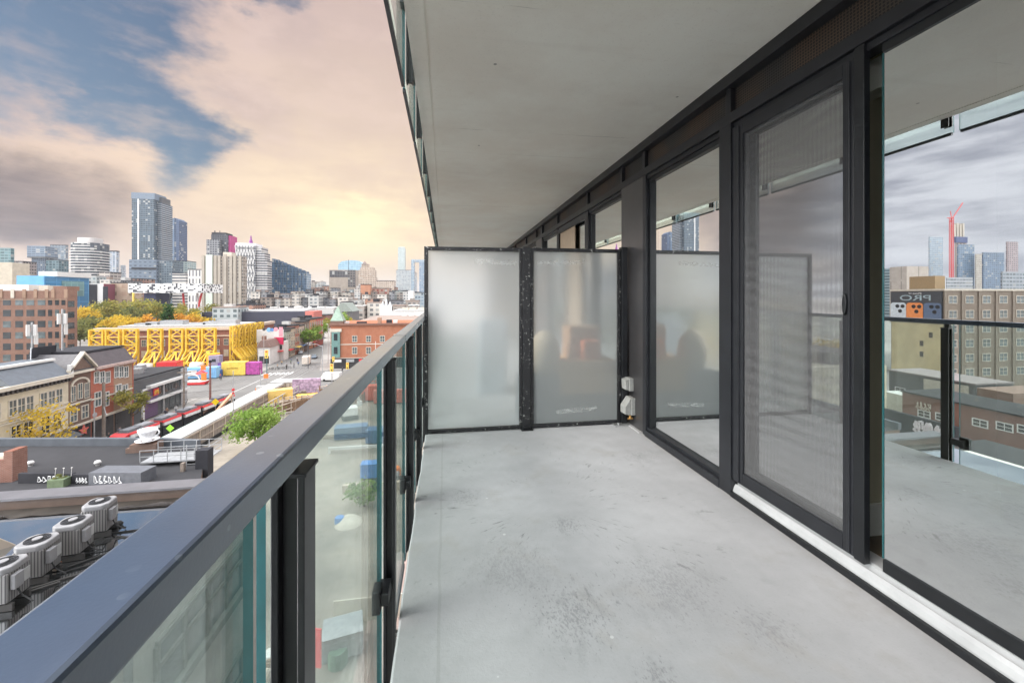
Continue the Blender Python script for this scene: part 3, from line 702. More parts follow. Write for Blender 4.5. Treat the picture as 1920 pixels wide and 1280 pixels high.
# ================================================================== ground, streets
def sheet(name, poly, z, m_, label=None):
    o = MB().quad(*[(p[0], p[1], z) for p in poly]).obj(name, m_); return struct(o, label)
sheet('ground', [(-7000, -3000), (7000, -3000), (7000, 9000), (-7000, 9000)], GZ, M_GROUND)
sheet('main_street', [(-57, 20), (-38, 20), (-38, 146), (-57, 146)], GZ + .02, M_ASPH)
sheet('main_street_beyond', [(-62, 146), (-42, 146), (-60, 215), (-88, 320), (-150, 520), (-166, 515), (-102, 320), (-76, 215)], GZ + .02, M_ASPH)
sheet('cross_street', [(-260, 112), (40, 112), (40, 146), (-260, 146)], GZ + .04, M_ASPH)
def walk(name, x0, x1, y0, y1): struct(MB().box(x0, x1, y0, y1, GZ, GZ + .15).obj(name, M_WALK, bevel=.0))
walk('north_pavement', -60, -55.5, 20, 111); walk('plaza', -110, -60.2, 146.5, 156)
walk('south_pavement', -39.6, -35, 146.5, 149)
sheet('building_site_ground', [(-40, 20), (0, 20), (0, 111), (-40, 111)], GZ + .03, M_DIRT)
sheet('brick_alley', [(-6, -6), (0.4, -6), (0.4, 40), (-6, 40)], GZ + .06, brick_mat('paver_brick', (.36, .27, .24), (.42, .33, .29), (.26, .22, .2), .5))
for i in range(7):
    x = -58.2 + i * 1.35
    struct(MB().quad((x, 140.8, GZ + .06), (x + .6, 140.8, GZ + .06), (x + .6, 144.6, GZ + .06), (x, 144.6, GZ + .06)).obj('crosswalk_bar', M_PAINT))
for x in (-55, -50.2):
    struct(MB().quad((x, 100, GZ + .06), (x + .15, 100, GZ + .06), (x + .15, 146, GZ + .06), (x, 146, GZ + .06)).obj('lane_line', M_PAINT))
for x in (-49.6, -48.1, -46.9, -45.4):
    struct(MB().quad((x, 60, GZ + .065), (x + .09, 60, GZ + .065), (x + .09, 150, GZ + .065), (x, 150, GZ + .065)).obj('tram_rail', M_GREYMET))

# ================================================================== generic building: front faces the balcony axis, right side faces the street
class B: pass
def bld(name, label, cat, pl, pc, pr, yt, Y, m_, group=None, depth=None, body='body', roof=None, par=0, z0=GZ, hide_body=False):
    x0 = PY(pl, yt, Y).x; c = PY(pc, yt, Y); x1 = c.x; z1 = c.z
    if depth: y1 = Y + depth
    else:
        d = ray(pr, 0); y1 = x1 * d[1] / d[0]
        if y1 < Y + 4: y1 = Y + 15
    b = B(); b.x0, b.x1, b.y0, b.y1, b.z1 = x0, x1, Y, y1, z1
    b.loc = Vector(((x0 + x1) / 2, Y, z0)); b.t = thing(name, label, cat, b.loc, group=group)
    b.w = x1 - x0; b.d = y1 - Y; b.h = z1 - z0; b.m = m_
    if not hide_body: b.body = MB().box(-b.w / 2, b.w / 2, 0, b.d, 0, b.h).obj(body, m_, b.t)
    if par: MB().box(-b.w / 2 - .15, b.w / 2 + .15, -.15, b.d + .15, b.h, b.h + par).obj('roof', roof or M_GREYROOF, b.t)
    return b
def pt(b, px, py, off=0):
    p = PY(px, py, b.y0 - off); return p - b.loc
def WIN(parent, face, at, along, zc, w_, h_, glass, frame=None, cache={}, arch=False):
    """one window: face 'S' looks to -Y, 'E' looks to +X"""
    key = (face, round(w_, 2), round(h_, 2), glass.name, frame.name if frame else '')
    if key not in cache:
        g = MB()
        if face == 'S': g.box(-w_ / 2, w_ / 2, -.05, .1, -h_ / 2, h_ / 2)
        else: g.box(-.1, .05, -w_ / 2, w_ / 2, -h_ / 2, h_ / 2)
        me = g.mesh('window', glass); fm = None
        if frame:
            f = MB(); t_ = min(.14, w_ * .13)
            for a, b_, c, d in ((-w_ / 2 - t_, w_ / 2 + t_, h_ / 2, h_ / 2 + t_), (-w_ / 2 - t_, w_ / 2 + t_, -h_ / 2 - t_, -h_ / 2), (-w_ / 2 - t_, -w_ / 2, -h_ / 2, h_ / 2), (w_ / 2, w_ / 2 + t_, -h_ / 2, h_ / 2), (-w_ / 2, w_ / 2, -t_ * .3, t_ * .3), (-t_ * .3, t_ * .3, -h_ / 2, h_ / 2)):
                if face == 'S': f.box(a, b_, -.11, .02, c, d)
                else: f.box(-.02, .11, a, b_, c, d)
            fm = f.mesh('frame', frame)
        cache[key] = (me, fm)
    me, fm = cache[key]
    o = bpy.data.objects.new('window', me); COL.objects.link(o); o.parent = parent
    o.location = (along, at, zc) if face == 'S' else (at, along, zc)
    if fm:
        k = bpy.data.objects.new('frame', fm); COL.objects.link(k); k.parent = o
    return o

# ================================================================== skyline
F = facade
b = bld('office_tower', 'low teal glass tower at the far left edge of the skyline', 'tower', -60, 20, 27, 465, 620, F('teal_glass', (.16, .24, .25), (.09, .17, .18), 4, 3.6, .9, .7))
b = bld('stone_hall', 'beige stone block with a tall arched dark window at the far left', 'building', -60, 23, 26, 492, 420, plain('sandstone', (.48, .42, .33), .8, 0, .1, .3))
MB().slab([(b.w/2-24.6 + x, z) for x, z in [(0, b.h - 30), (0, b.h - 10), (1.2, b.h - 7), (3.5, b.h - 6), (6, b.h - 7), (7.2, b.h - 10), (7.2, b.h - 30)]], 'y', -.3, .3).obj('arched_window', M_DKROOF, b.t)
bld('office_block', 'small brown grey block right of the beige stone hall', 'building', 27, 43, 46, 491, 520, F('browngrey', (.25, .21, .20), (.10, .09, .09), 3, 3.5, .6, .5), par=1)
b = bld('office_tower', 'blue grey tower with a deep overhanging upper block and dark neck', 'tower', 59, 84, 88, 484, 800, F('slate_glass', (.10, .13, .17), (.06, .09, .13), 3, 3.6, .7, .75))
MB().box(-b.w / 2 - 3, b.w / 2 + 4, -4, b.d + 4, b.h, b.h + 2.2).obj('dark_neck', M_DGREY, b.t)
MB().box(-b.w / 2 - 3, b.w / 2 + 4, -4, b.d + 4, b.h + 2.2, b.h + 20).obj('upper_block', F('upper_glass', (.17, .21, .26), (.10, .14, .19), 6, 3.6, .9, .6, var=.15), b.t)
bld('office_tower', 'plain grey glass tower behind the white striped curved building', 'tower', 94, 123, 128, 460, 900, F('greyglass', (.18, .21, .24), (.11, .145, .18), 5, 3.6, .75, .7, var=.2), par=1)
bld('office_block', 'dark teal block in front of the plain grey tower', 'building', 86, 110, 114, 488, 650, F('darkteal', (.13, .19, .21), (.07, .12, .14), 4, 3.5, .7, .7), par=1)
# curved white-striped residential block
b = bld('residential_tower', 'curved tower wrapped in white horizontal balcony bands', 'tower', 122, 182, 188, 455, 560, M_DGREY, hide_body=True)
def rrect(w_, d_, r, n=5):
    P = []
    for cx_, cy_, a0 in ((w_ / 2 - r, r, -90), (w_ / 2 - r, d_ - r, 0), (-w_ / 2 + r, d_ - r, 90), (-w_ / 2 + r, r, 180)):
        for i in range(n + 1):
            a = R(a0 + 90 * i / n); P.append((cx_ + r * math.cos(a), cy_ + r * math.sin(a)))
    return P
MB().prism(rrect(b.w - 2, 26, 9), 0, b.h).obj('glass_core', F('striped_core', (.07, .08, .09), (.05, .06, .075), 3, 3.2, .9, .9), b.t)
nb_ = int(b.h / 3.3)
for i in range(nb_):
    z = b.h - i * 3.3
    if z < b.h - 62: break
    MB().prism([(x, y - 1) for x, y in rrect(b.w - 7 * (i < 3) * (3 - i) / 3, 28, 10)], z - .95, z).obj('balcony_band', M_WHITE, b.t)
MB().prism(rrect(b.w * .58, 18, 5), b.h, b.h + 6.5).obj('penthouse', plain('pale_haze_metal', (.55, .52, .50), .6), b.t, (0, 4, 0))
bld('residential_tower', 'pale rounded tower right of the white striped curved building', 'tower', 190, 218, 224, 472, 800, F('palefin', (.40, .42, .45), (.20, .25, .31), 5, 3.4, .7, .75), par=2)
bld('residential_tower', 'slim grey tower fragment beside the podium of the tallest tower', 'tower', 226, 232, 236, 497, 820, F('slimgrey', (.45, .46, .48), (.2, .25, .3), 3, 3.3, .6, .6))
# tallest tower
TALL = F('tall_glass', (.085, .115, .14), (.035, .06, .085), 3.2, 3.1, .82, .66, var=.5, blind=.09)
b = bld('residential_tower', 'tallest blue grey glass tower with white balcony stripes on its right side', 'tower', 247, 289, 290, 374, 700, TALL, depth=30)
MB().box(-b.w / 2 - .4, b.w / 2 + 1, -.6, 26, b.h, b.h + 9.5).obj('crown', plain('grey_blue_louvre', (.14, .18, .23), .6, 0, .1, .5), b.t)
bw_ = PY(306, 380, 712).x - b.x1
MB().box(b.w / 2, b.w / 2 + bw_, 8, 34, 0, b.h - 3).obj('balcony_wing', F('balcony_side', (.28, .30, .32), (.06, .085, .11), 90, 3.1, .999, .62, var=.3, blind=0), b.t)
MB().box(b.w / 2 + 1, b.w / 2 + bw_ - .5, 10, 30, b.h - 3, b.h + 6).obj('roof_plant', M_DGREY, b.t)
MB().box(-b.w * .24, -b.w * .17, -.5, 0, 0, b.h).obj('pale_fin', M_WHITE, b.t)
b2 = bld('podium_building', 'blue grey panelled podium in front of the tallest tower', 'building', 242, 293, 314, 487, 640, F('podium_panel', (.14, .18, .23), (.09, .12, .16), 6, 5, .5, .35, var=.3), depth=30)
MB().box(-b2.w * .40, b2.w * .5 + .3, -.8, 0, b2.h - 13.5, b2.h - 11).obj('dark_band', M_DKROOF, b2.t)  # dark strip across the upper podium front
MB().box(b2.w / 2, b2.w / 2 + 18, 4, 28, 0, b2.h - 1).obj('side_wing', F('podium_side', (.13, .17, .20), (.09, .12, .15), 3, 3.4, .7, .6), b2.t)
# slanted dark blue tower
b = bld('office_tower', 'dark blue tower with a slanted top just right of the tallest tower', 'tower', 307, 327, 333, 411, 900, M_DGREY, hide_body=True)
MB().slab([(-b.w / 2, 0), (b.w / 2, 0), (b.w / 2, b.h + 3), (-b.w / 2, b.h - 7)], 'y', 0, 30).obj('body', F('navy_glass', (.10, .15, .22), (.055, .10, .18), 4, 3.5, .8, .7, var=.2), b.t)
MB().slab([(b.w / 2, 0), (b.w / 2 + 7, 0), (b.w / 2 + 7, b.h - 2), (b.w / 2, b.h + 3)], 'y', 1.5, 28).obj('side', F('navy_side', (.045, .08, .15), (.03, .055, .12), 4, 3.5, .8, .7, var=.2), b.t)
bld('office_block', 'pale teal block below the slanted dark blue tower', 'building', 313, 352, 368, 490, 750, F('paleteal', (.36, .43, .42), (.22, .29, .30), 5, 3.5, .7, .5, var=.2), par=1)
bld('office_block', 'low block of white and dark horizontal stripes behind the park trees', 'building', 323, 349, 353, 513, 520, F('stripe_block', (.56, .54, .50), (.09, .09, .10), 80, 3.4, .999, .5), par=.8)
b = bld('office_block', 'white block with tall dark slot windows behind the park trees', 'building', 352, 378, 381, 506, 480, F('slots', (.60, .58, .55), (.12, .12, .13), 3.2, 9, .42, .7), par=.8)
# dark tower with magenta edge
b = bld('residential_tower', 'dark tower with a magenta edge strip and a gridded lower front', 'tower', 396, 427, 430, 440, 640, F('dark_front', (.05, .05, .06), (.03, .035, .045), 3, 3.2, .6, .6), depth=22)
MB().box(b.w / 2, b.w / 2 + 3, 2, 20, b.h - 33, b.h - 1).obj('magenta_strip', plain('magenta_paint', (.40, .02, .16), .5), b.t)
MB().box(-b.w / 2, b.w / 2 - 3, 1, 20, b.h, b.h + 3).box(-b.w / 2 + 2, -b.w / 2 + 3, 4, 5, b.h + 3, b.h + 6).box(-2, -1.4, 4, 5, b.h + 3, b.h + 6).obj('roof_plant', M_DKROOF, b.t)
x_ = PY(387, 450, 634).x - b.loc.x; zz = PY(387, 449, 634).z - GZ
MB().box(x_, PY(411, 450, 634).x - b.loc.x, -6, 0, 0, zz).obj('front_wing', F('dark_grid', (.22, .22, .23), (.05, .055, .065), 3.2, 3.2, .68, .62), b.t)
# beige slab apartments
b = bld('apartment_block', 'wide beige concrete apartment slab with vertical ribs and a pale green strip', 'apartment block', 379, 456, 463, 481, 400, F('beige_slab', (.31, .265, .22), (.13, .12, .11), 3.6, 2.9, .52, .55, blind=.25))
for px in (379, 402, 409, 420, 431, 438, 448): 
    p = pt(b, px, 520); MB().box(p.x, p.x + 2.2, -.9, 0, 0, b.h + (2 if px in (420, 438) else .6)).obj('concrete_rib', plain('beige_rib_%d' % px, (.36, .32, .265), .85, 0, .08, .3), b.t)
p = pt(b, 387, 520); MB().box(p.x, p.x + 5.2, -1.1, 0, 0, b.h + 1).obj('green_strip', plain('pale_green_panel', (.55, .62, .53), .7), b.t)
p = pt(b, 417, 470); MB().box(p.x - 1, p.x + 6, 3, 10, b.h, b.h + 4).obj('roof_house', M_STONE, b.t)
# lattice tower
b = bld('residential_tower', 'grey tower with a white diagonal lattice front and a purple rooftop spire', 'tower', 441, 479, 482, 461, 560, F('lattice_windows', (.30, .30, .31), (.07, .075, .085), 3, 3.1, .75, .65), depth=24)
lat = MB(); n = 7
for i in range(-6, n + 1):
    for sg in (1, -1):
        x0 = -b.w / 2 + (b.w / n) * i; zt = b.h; dz = 26
        for k in range(5):
            xa = x0 + sg * k * b.w / n * .8; xb = xa + sg * b.w / n * .8
            if sg < 0: xa += b.w * .9; xb += b.w * .9
            if -b.w / 2 <= min(xa, xb) and max(xa, xb) <= b.w / 2: lat.bar((xa, -.4, zt - k * 17), (xb, -.4, zt - (k + 1) * 17), .75)
lat.obj('white_lattice', M_WHITE, b.t)
MB().box(-b.w / 2, b.w / 2, .5, 20, b.h, b.h + 3.4).obj('penthouse', plain('white_mesh_crown', (.62, .61, .62), .7), b.t)
MB().lathe([(2.8, b.h + 3.4), (1.9, b.h + 6), (2.3, b.h + 6.2), (1.0, b.h + 9.5), (.7, b.h + 13.5), (.05, b.h + 14)], 8, (3.0, 8)).obj('spire', plain('purple_metal', (.19, .02, .20), .5), b.t)
for i, (pa, pb_, yt) in enumerate(((480, 490, 463), (480, 496, 474), (480, 501, 488))):
    q0 = PY(pa, yt, 562) - b.loc; q1 = PY(pb_, yt, 562) - b.loc
    MB().box(q0.x + .1, q1.x, 2 + i * .2, 22 - i * 3, 0, q1.z).obj('stepped_wing', F('stepped_%d' % i, (.50, .48, .47), (.08, .085, .095), 60, 3.1, .999, .6), b.t)
# blue serrated block
b = bld('office_block', 'block with a row of tall blue serrated glass fins stepping down to the right', 'building', 499, 513, 516, 493, 600, F('serr_grey', (.36, .37, .39), (.16, .19, .23), 3, 3.3, .7, .6), depth=30)
SER = F('blue_fin', (.09, .155, .23), (.05, .10, .17), 3, 3.4, .85, .8, var=.4); SER2 = F('pale_fin2', (.34, .40, .46), (.20, .28, .37), 3, 3.4, .8, .7, var=.3)
for i in range(9):
    px = 510 + i * 7.1; yt = 485 + i * 2.9
    q0 = PY(px, yt, 598 + i * 3) - b.loc; q1 = PY(px + 4.3, yt, 598 + i * 3) - b.loc; q2 = PY(px + 7.1, yt + 4, 598 + i * 3) - b.loc
    MB().box(q0.x, q1.x, q0.y, q0.y + 20, 0, q0.z).obj('blue_fin', SER, b.t)
    MB().box(q1.x, q2.x, q0.y + 4, q0.y + 22, 0, q2.z).obj('recessed_bay', SER2, b.t)
b = bld('glass_tower', 'pale blue glass block with a curved top behind the flat brown one', 'tower', 634, 680, 682, 494, 950, M_DGREY, hide_body=True)
MB().slab([(-b.w / 2, 0), (b.w / 2, 0), (b.w / 2, b.h - 1)] + [(b.w / 2 - b.w * i / 8, b.h + 7 * math.sin(math.pi * (i + 2) / 11)) for i in range(1, 8)] + [(-b.w / 2, b.h - 3)], 'y', 0, 30).obj('body', F('skyblue_glass', (.33, .47, .56), (.25, .40, .50), 6, 4, .9, .8, var=.12, blind=0), b.t)
b = bld('office_block', 'flat topped brown block with a dark window band under its roof', 'building', 617, 667, 672, 506, 700, plain('taupe_panel', (.34, .29, .24), .8, 0, .1, .2))
MB().box(-b.w / 2 + 1, b.w / 2 - 12, -.4, 0, b.h - 12, b.h - 1.4).obj('window_band', F('band_glass', (.10, .09, .09), (.05, .05, .055), 4, 6, .85, .9), b.t)
MB().box(b.w / 2 - 12, b.w / 2, -.5, 0, b.h - 28, b.h).obj('dark_corner', F('corner_glass', (.14, .12, .11), (.06, .06, .06), 4, 4, .7, .6), b.t)
MB().box(8, 8.6, 4, 4.6, b.h, b.h + 17).obj('mast', M_DKROOF, b.t)
b = bld('stone_hotel', 'stepped tan stone hotel rising to a peaked roof', 'hotel', 668, 704, 708, 520, 800, F('hotel_stone', (.44, .36, .29), (.20, .16, .14), 3, 3.6, .45, .5))
for ki, (pa, pb_, yt) in enumerate(((672, 703, 506), (675, 700, 501), (677, 690, 494))):
    q0 = PY(pa, yt, 803) - b.loc; q1 = PY(pb_, yt, 803) - b.loc
    MB().box(q0.x, q1.x, 2 + 2.5 * ki, 22 - 2 * ki, b.h - .2, q0.z).obj('upper_storeys', F('hotel_up_%d' % pa, (.42, .34, .27), (.20, .16, .14), 3, 3.6, .45, .5), b.t)
q = PY(683, 489, 803) - b.loc; MB().cyl((q.x, 8, q.z - 5.5), (q.x, 8, q.z), 5, 4, .6).obj('peaked_roof', plain('dull_copper', (.22, .17, .15), .7), b.t)
b = bld('brick_block', 'plain orange brick block below the stepped stone hotel', 'building', 676, 694, 697, 534, 520, plain('flat_orange_brick', (.42, .20, .12), .85, 0, .1, .2), par=.8)
b = bld('brick_block', 'red brown apartment block with recessed red balconies', 'building', 695, 729, 734, 541, 540, F('redbrown', (.34, .22, .17), (.20, .05, .04), 5, 3.1, .5, .75, blind=.1), par=.8)
bld('apartment_block', 'tan block with many small windows behind the red balconies', 'building', 706, 738, 742, 527, 640, F('tanwin', (.46, .38, .31), (.16, .13, .12), 3, 3.2, .45, .5), par=.8)
b = bld('glass_tower', 'slender pale green tower standing alone near the privacy screen', 'tower', 746, 759, 761, 464, 1300, F('pale_tower', (.45, .49, .47), (.34, .40, .40), 4, 3.6, .7, .7, var=.1, blind=0))
MB().box(-b.w / 2 + 2, b.w / 2 - 1, 2, 12, b.h, b.h + 3).obj('crown', M_STONE, b.t)
b = bld('office_block', 'stepped grey base block below the slender pale tower', 'building', 743, 774, 782, 507, 1150, F('stepped_grey', (.42, .44, .44), (.20, .23, .25), 4, 3.6, .8, .55, var=.3), par=1)
q = PY(781, 520, 1150) - b.loc; MB().box(b.w / 2, q.x, 3, 25, 0, b.h - 18).obj('lower_step', F('stepped_grey2', (.38, .40, .42), (.18, .21, .24), 4, 3.6, .8, .55), b.t)
b = bld('arch_tower', 'blue grey glass tower with an arch shaped opening beside the privacy screen', 'tower', 771, 777, 778, 491, 1000, F('arch_glass', (.30, .36, .41), (.20, .27, .33), 4, 3.6, .7, .7, var=.2), depth=20)
q = PY(786, 491, 1000) - b.loc; q2 = PY(796, 491, 1000) - b.loc
MB().box(q.x, q2.x, 0, 20, 0, b.h).obj('right_leg', F('arch_glass2', (.24, .30, .37), (.16, .22, .29), 4, 3.6, .7, .7, var=.2), b.t)
MB().box(-b.w / 2, q2.x, 1, 19, b.h, b.h + 6).obj('bridge_top', F('arch_glass3', (.33, .39, .44), (.22, .29, .35), 4, 3.6, .7, .7, var=.2), b.t)
bld('office_block', 'grey green block with dark slot left of the white stair tower', 'building', 735, 765, 768, 545, 560, F('greygreen', (.36, .40, .38), (.15, .18, .18), 4, 3.4, .75, .5, var=.3), par=.8)
bld('stair_tower', 'plain white stair tower in the low roofs near the screen', 'building', 765, 775, 777, 545, 480, M_WHITE)
bld('office_block', 'blue grey block cut off by the privacy screen edge', 'building', 778, 800, 802, 549, 420, F('bluegrey_edge', (.27, .32, .35), (.17, .21, .25), 3, 3.2, .7, .6), par=.6)
b = bld('gallery_building', 'bright blue box shaped gallery with a darker blue side and white roof edge', 'gallery', 31, 82, 167, 517, 330, plain('sky_blue_titanium', (.12, .36, .62), .5, 0, .06, .2))
MB().box(b.w / 2, b.w / 2 + .4, 1, b.d - 1, 4, b.h - .5).obj('blue_side', F('deep_blue_glass', (.05, .22, .42), (.045, .19, .36), 9, 7, .9, .9, var=.12, blind=0), b.t)
MB().box(b.w / 2 + .4, b.w / 2 + .9, b.d * .35, b.d * .85, b.h - 14, b.h - 3).obj('green_glazing', F('green_glazing', (.16, .30, .30), (.13, .25, .26), 5, 5, .85, .85, var=.15, blind=0), b.t)
MB().box(-b.w * .12, b.w / 2 + 1.5, 8, b.d, b.h, b.h + 3.4).obj('white_roof', M_WHITE, b.t)
# pixel-patterned raised slab on coloured stilts
def pixelmat():
    m_, t, out = newmat('pixel_pattern'); v = t.new('ShaderNodeTexCoord').outputs['Object']
    s = t.new('ShaderNodeSeparateXYZ'); t.put(s.inputs[0], v)
    cv = t.new('ShaderNodeCombineXYZ'); t.put(cv.inputs[0], t.m('FLOOR', t.m('DIVIDE', s.outputs[0], 1.3))); t.put(cv.inputs[1], t.m('FLOOR', t.m('DIVIDE', s.outputs[2], 1.0))); t.put(cv.inputs[2], t.m('FLOOR', t.m('DIVIDE', s.outputs[1], 1.3)))
    wn = t.new('ShaderNodeTexWhiteNoise', noise_dimensions='3D'); t.put(wn.inputs['Vector'], cv.outputs[0])
    c = t.mix(t.m('GREATER_THAN', wn.outputs[0], .68), (.74, .74, .73), (.05, .05, .06))
    p = principled(t, c, .6); t.l.new(p.outputs[0], out.inputs[0]); return m_
p0 = PY(240, 531, 330); p1 = PY(379, 549, 330)
t = thing('tabletop_building', 'long white slab with black pixel pattern raised on coloured stilts', 'building', ((p0.x + p1.x) / 2, 330, GZ))
w2 = (p1.x - p0.x) / 2
MB().box(-w2, w2, 0, 28, p1.z - GZ, p0.z - GZ).obj('raised_slab', pixelmat(), t)
for i, (px, m_) in enumerate(((250, M_YELP), (300, M_DGREY), (345, M_REDP), (358, M_REDP), (372, M_WHITE))):
    q = PY(px, 550, 334).x - (p0.x + p1.x) / 2
    MB().cyl((q, 6, 0), (q + (4 if i % 2 else -4), 10, p1.z - GZ), .7, 8).obj('stilt', m_, t)
bld('college_block', 'dark blue block under the raised pixel patterned slab', 'building', 270, 292, 294, 550, 335, plain('ink_blue', (.03, .035, .09), .6))
bld('theatre_block', 'tan and brown block left of the pixel patterned slab', 'building', 208, 239, 241, 531, 360, F('tan_theatre', (.40, .30, .22), (.28, .20, .15), 7, 6, .5, .5, blind=0), par=.6)
b = bld('theatre_block', 'black and white panelled block beside the blue gallery', 'building', 168, 194, 204, 532, 350, plain('white_panel', (.62, .61, .60), .7))
MB().box(-b.w / 2, -b.w / 2 + 5, -.5, 0, 0, b.h - .5).box(-b.w / 2 + 9, -b.w / 2 + 12, -.5, 0, 0, b.h - 2).obj('black_panel', M_DKROOF, b.t)
MB().box(b.w / 2, b.w / 2 + .5, 0, 12, 0, b.h).obj('maroon_side', plain('maroon', (.18, .04, .06), .7), b.t)
bld('office_block', 'low beige slab behind the tan theatre block', 'building', 186, 206, 208, 511, 480, F('lowbeige', (.42, .38, .34), (.18, .16, .16), 5, 3.4, .8, .45), par=.8)

# far roofscape: countless low-rises, each its own thing
FILL = [F('fill_%d' % i, c, g, 4, 3.4, .55, .5, blind=.2) for i, (c, g) in enumerate((((.40, .36, .31), (.13, .13, .13)), ((.27, .15, .11), (.09, .08, .08)), ((.45, .44, .42), (.16, .18, .19)), ((.30, .26, .23), (.10, .10, .10)), ((.52, .48, .43), (.18, .18, .18)), ((.20, .20, .21), (.08, .09, .10)), ((.34, .19, .13), (.10, .09, .09)), ((.38, .41, .41), (.14, .18, .19))))]
ROOFS = [M_GREYROOF, M_DKROOF, plain('pale_roof', (.50, .49, .47), .8), plain('brown_roof', (.24, .18, .15), .85), M_WALK]
rf = random.Random(21)
def filler(px, yt, Y, wpx, i, label, group):
    b = bld('low_rise', label, 'building', px, px + wpx, px + wpx * 1.15, yt, Y, FILL[rf.randrange(8)], group=group, depth=rf.uniform(10, 26))
    MB().box(-b.w / 2 - .2, b.w / 2 + .2, -.2, b.d + .2, b.h, b.h + .7).obj('roof', ROOFS[rf.randrange(5)], b.t)
    if rf.random() < .6: MB().box(-b.w * .2, b.w * .15, b.d * .3, b.d * .6, b.h + .7, b.h + rf.uniform(2, 4)).obj('roof_house', ROOFS[rf.randrange(5)], b.t)
LBL = 'low rise building in the far roofscape between the towers and the red brick row'
rows = [(880, 531, 7, 470, 610), (760, 539, 7, 462, 690), (640, 543, 6, 465, 740), (520, 551, 6, 470, 772), (430, 560, 6, 470, 660), (360, 566, 6, 640, 785), (300, 573, 6, 660, 770)]
for Y, yt, jit, pa, pb_ in rows:
    px = pa
    while px < pb_:
        wpx = rf.uniform(9, 24) * 560 / (Y + 160)
        filler(px, yt + rf.uniform(-jit, jit * .6), Y + rf.uniform(-15, 15), wpx, 0, LBL, 'low rises in the far roofscape')
        px += wpx * rf.uniform(1.02, 1.5)
px = -20
while px < 250:
    wpx = rf.uniform(12, 26); filler(px, 524 + rf.uniform(-7, 6), 470 + rf.uniform(-20, 20), wpx, 0, 'mid rise building half hidden behind the blue gallery and the brown brick factory', 'mid rises behind the gallery'); px += wpx * rf.uniform(1.05, 1.5)
for px, yt, Y, wpx in ((398, 577, 300, 48), (444, 572, 330, 30)):
    filler(px, yt, Y, wpx, 0, LBL, 'low rises in the far roofscape')
b = bld('arena_roof', 'dark steel truss arch roof on the horizon between the towers', 'stadium', 573, 612, 614, 541, 900, FILL[5], depth=30)
ar = MB(); q0 = b.w / 2
pts = [(-q0 * .3 + q0 * 1.1 * i / 8, 6, b.h + 10 * math.sin(math.pi * i / 8)) for i in range(9)]
for a, c in zip(pts[:-1], pts[1:]): ar.bar(a, c, 1.3)
for a in pts[1:-1]: ar.bar((a[0], 6, b.h), a, .7)
ar.obj('arch_truss', M_DGREY, b.t)
# ================================================================== trees
def crown_mesh(name, n, rx, ry, rz, leaf, seed, m_, clumps=26, conifer=False):
    r = random.Random(seed); b = MB()
    cs = []
    for i in range(clumps):
        while True:
            p = Vector((r.uniform(-1, 1), r.uniform(-1, 1), r.uniform(-1, 1)))
            if .25 < p.length < 1: break
        if conifer:
            h = r.random(); a = r.uniform(0, 6.28); k = (1 - h) ** .8
            p = Vector((math.cos(a) * k * .9, math.sin(a) * k * .9, h * 2 - 1))
        cs.append((Vector((p.x * rx * .82, p.y * ry * .82, p.z * rz * .82)), r.uniform(.22, .42)))
    for i in range(n):
        c, s = cs[r.randrange(clumps)]
        g = Vector((r.gauss(0, 1), r.gauss(0, 1), r.gauss(0, .8)))
        p = c + Vector((g.x * rx, g.y * ry, g.z * rz)) * s * .55
        if conifer: p.z = max(-rz, min(rz, p.z))
        u = Vector((r.gauss(0, 1), r.gauss(0, 1), r.gauss(0, 1))).normalized(); v = u.orthogonal().normalized(); w_ = u.cross(v)
        s1 = leaf * r.uniform(.6, 1.3); s2 = s1 * r.uniform(.5, .9)
        b.quad(p - v * s1, p - w_ * s2, p + v * s1, p + w_ * s2)
    return b.mesh(name, m_)
def tree(name, label, x, y, h, r, m_, seed, n=1500, leaf=.45, group=None, z0=GZ, crown_base=.3, conifer=False, bare=0):
    t = thing(name, label, 'tree', (x, y, z0), group=group)
    rr = random.Random(seed); tb = MB(); rz = h * (1 - crown_base) / 2; cz = h * crown_base + rz
    tr_ = max(.12, h * .018)
    tb.cyl((0, 0, 0), (rr.uniform(-.2, .2), 0, cz * .8), tr_, 8, tr_ * .6)
    for i in range(7):
        a = rr.uniform(0, 6.28); q = rr.uniform(.5, .85)
        p0 = Vector((0, 0, cz * rr.uniform(.45, .8))); p1 = Vector((math.cos(a) * r * q, math.sin(a) * r * q, cz + rr.uniform(-.3, .6) * rz))
        mid_ = (p0 + p1) / 2 + Vector((0, 0, -.08 * h)); tb.cyl(p0, mid_, tr_ * .5, 6, tr_ * .35); tb.cyl(mid_, p1, tr_ * .35, 6, tr_ * .12)
    tb.obj('trunk', M_BARK, t)
    o = bpy.data.objects.new('crown', crown_mesh('crown', n, r, r, rz, leaf, seed, m_, conifer=conifer)); COL.objects.link(o); o.parent = t; o.location.z = cz
    return t
rt = random.Random(5)
PARK = 'trees of the park behind the yellow frames'
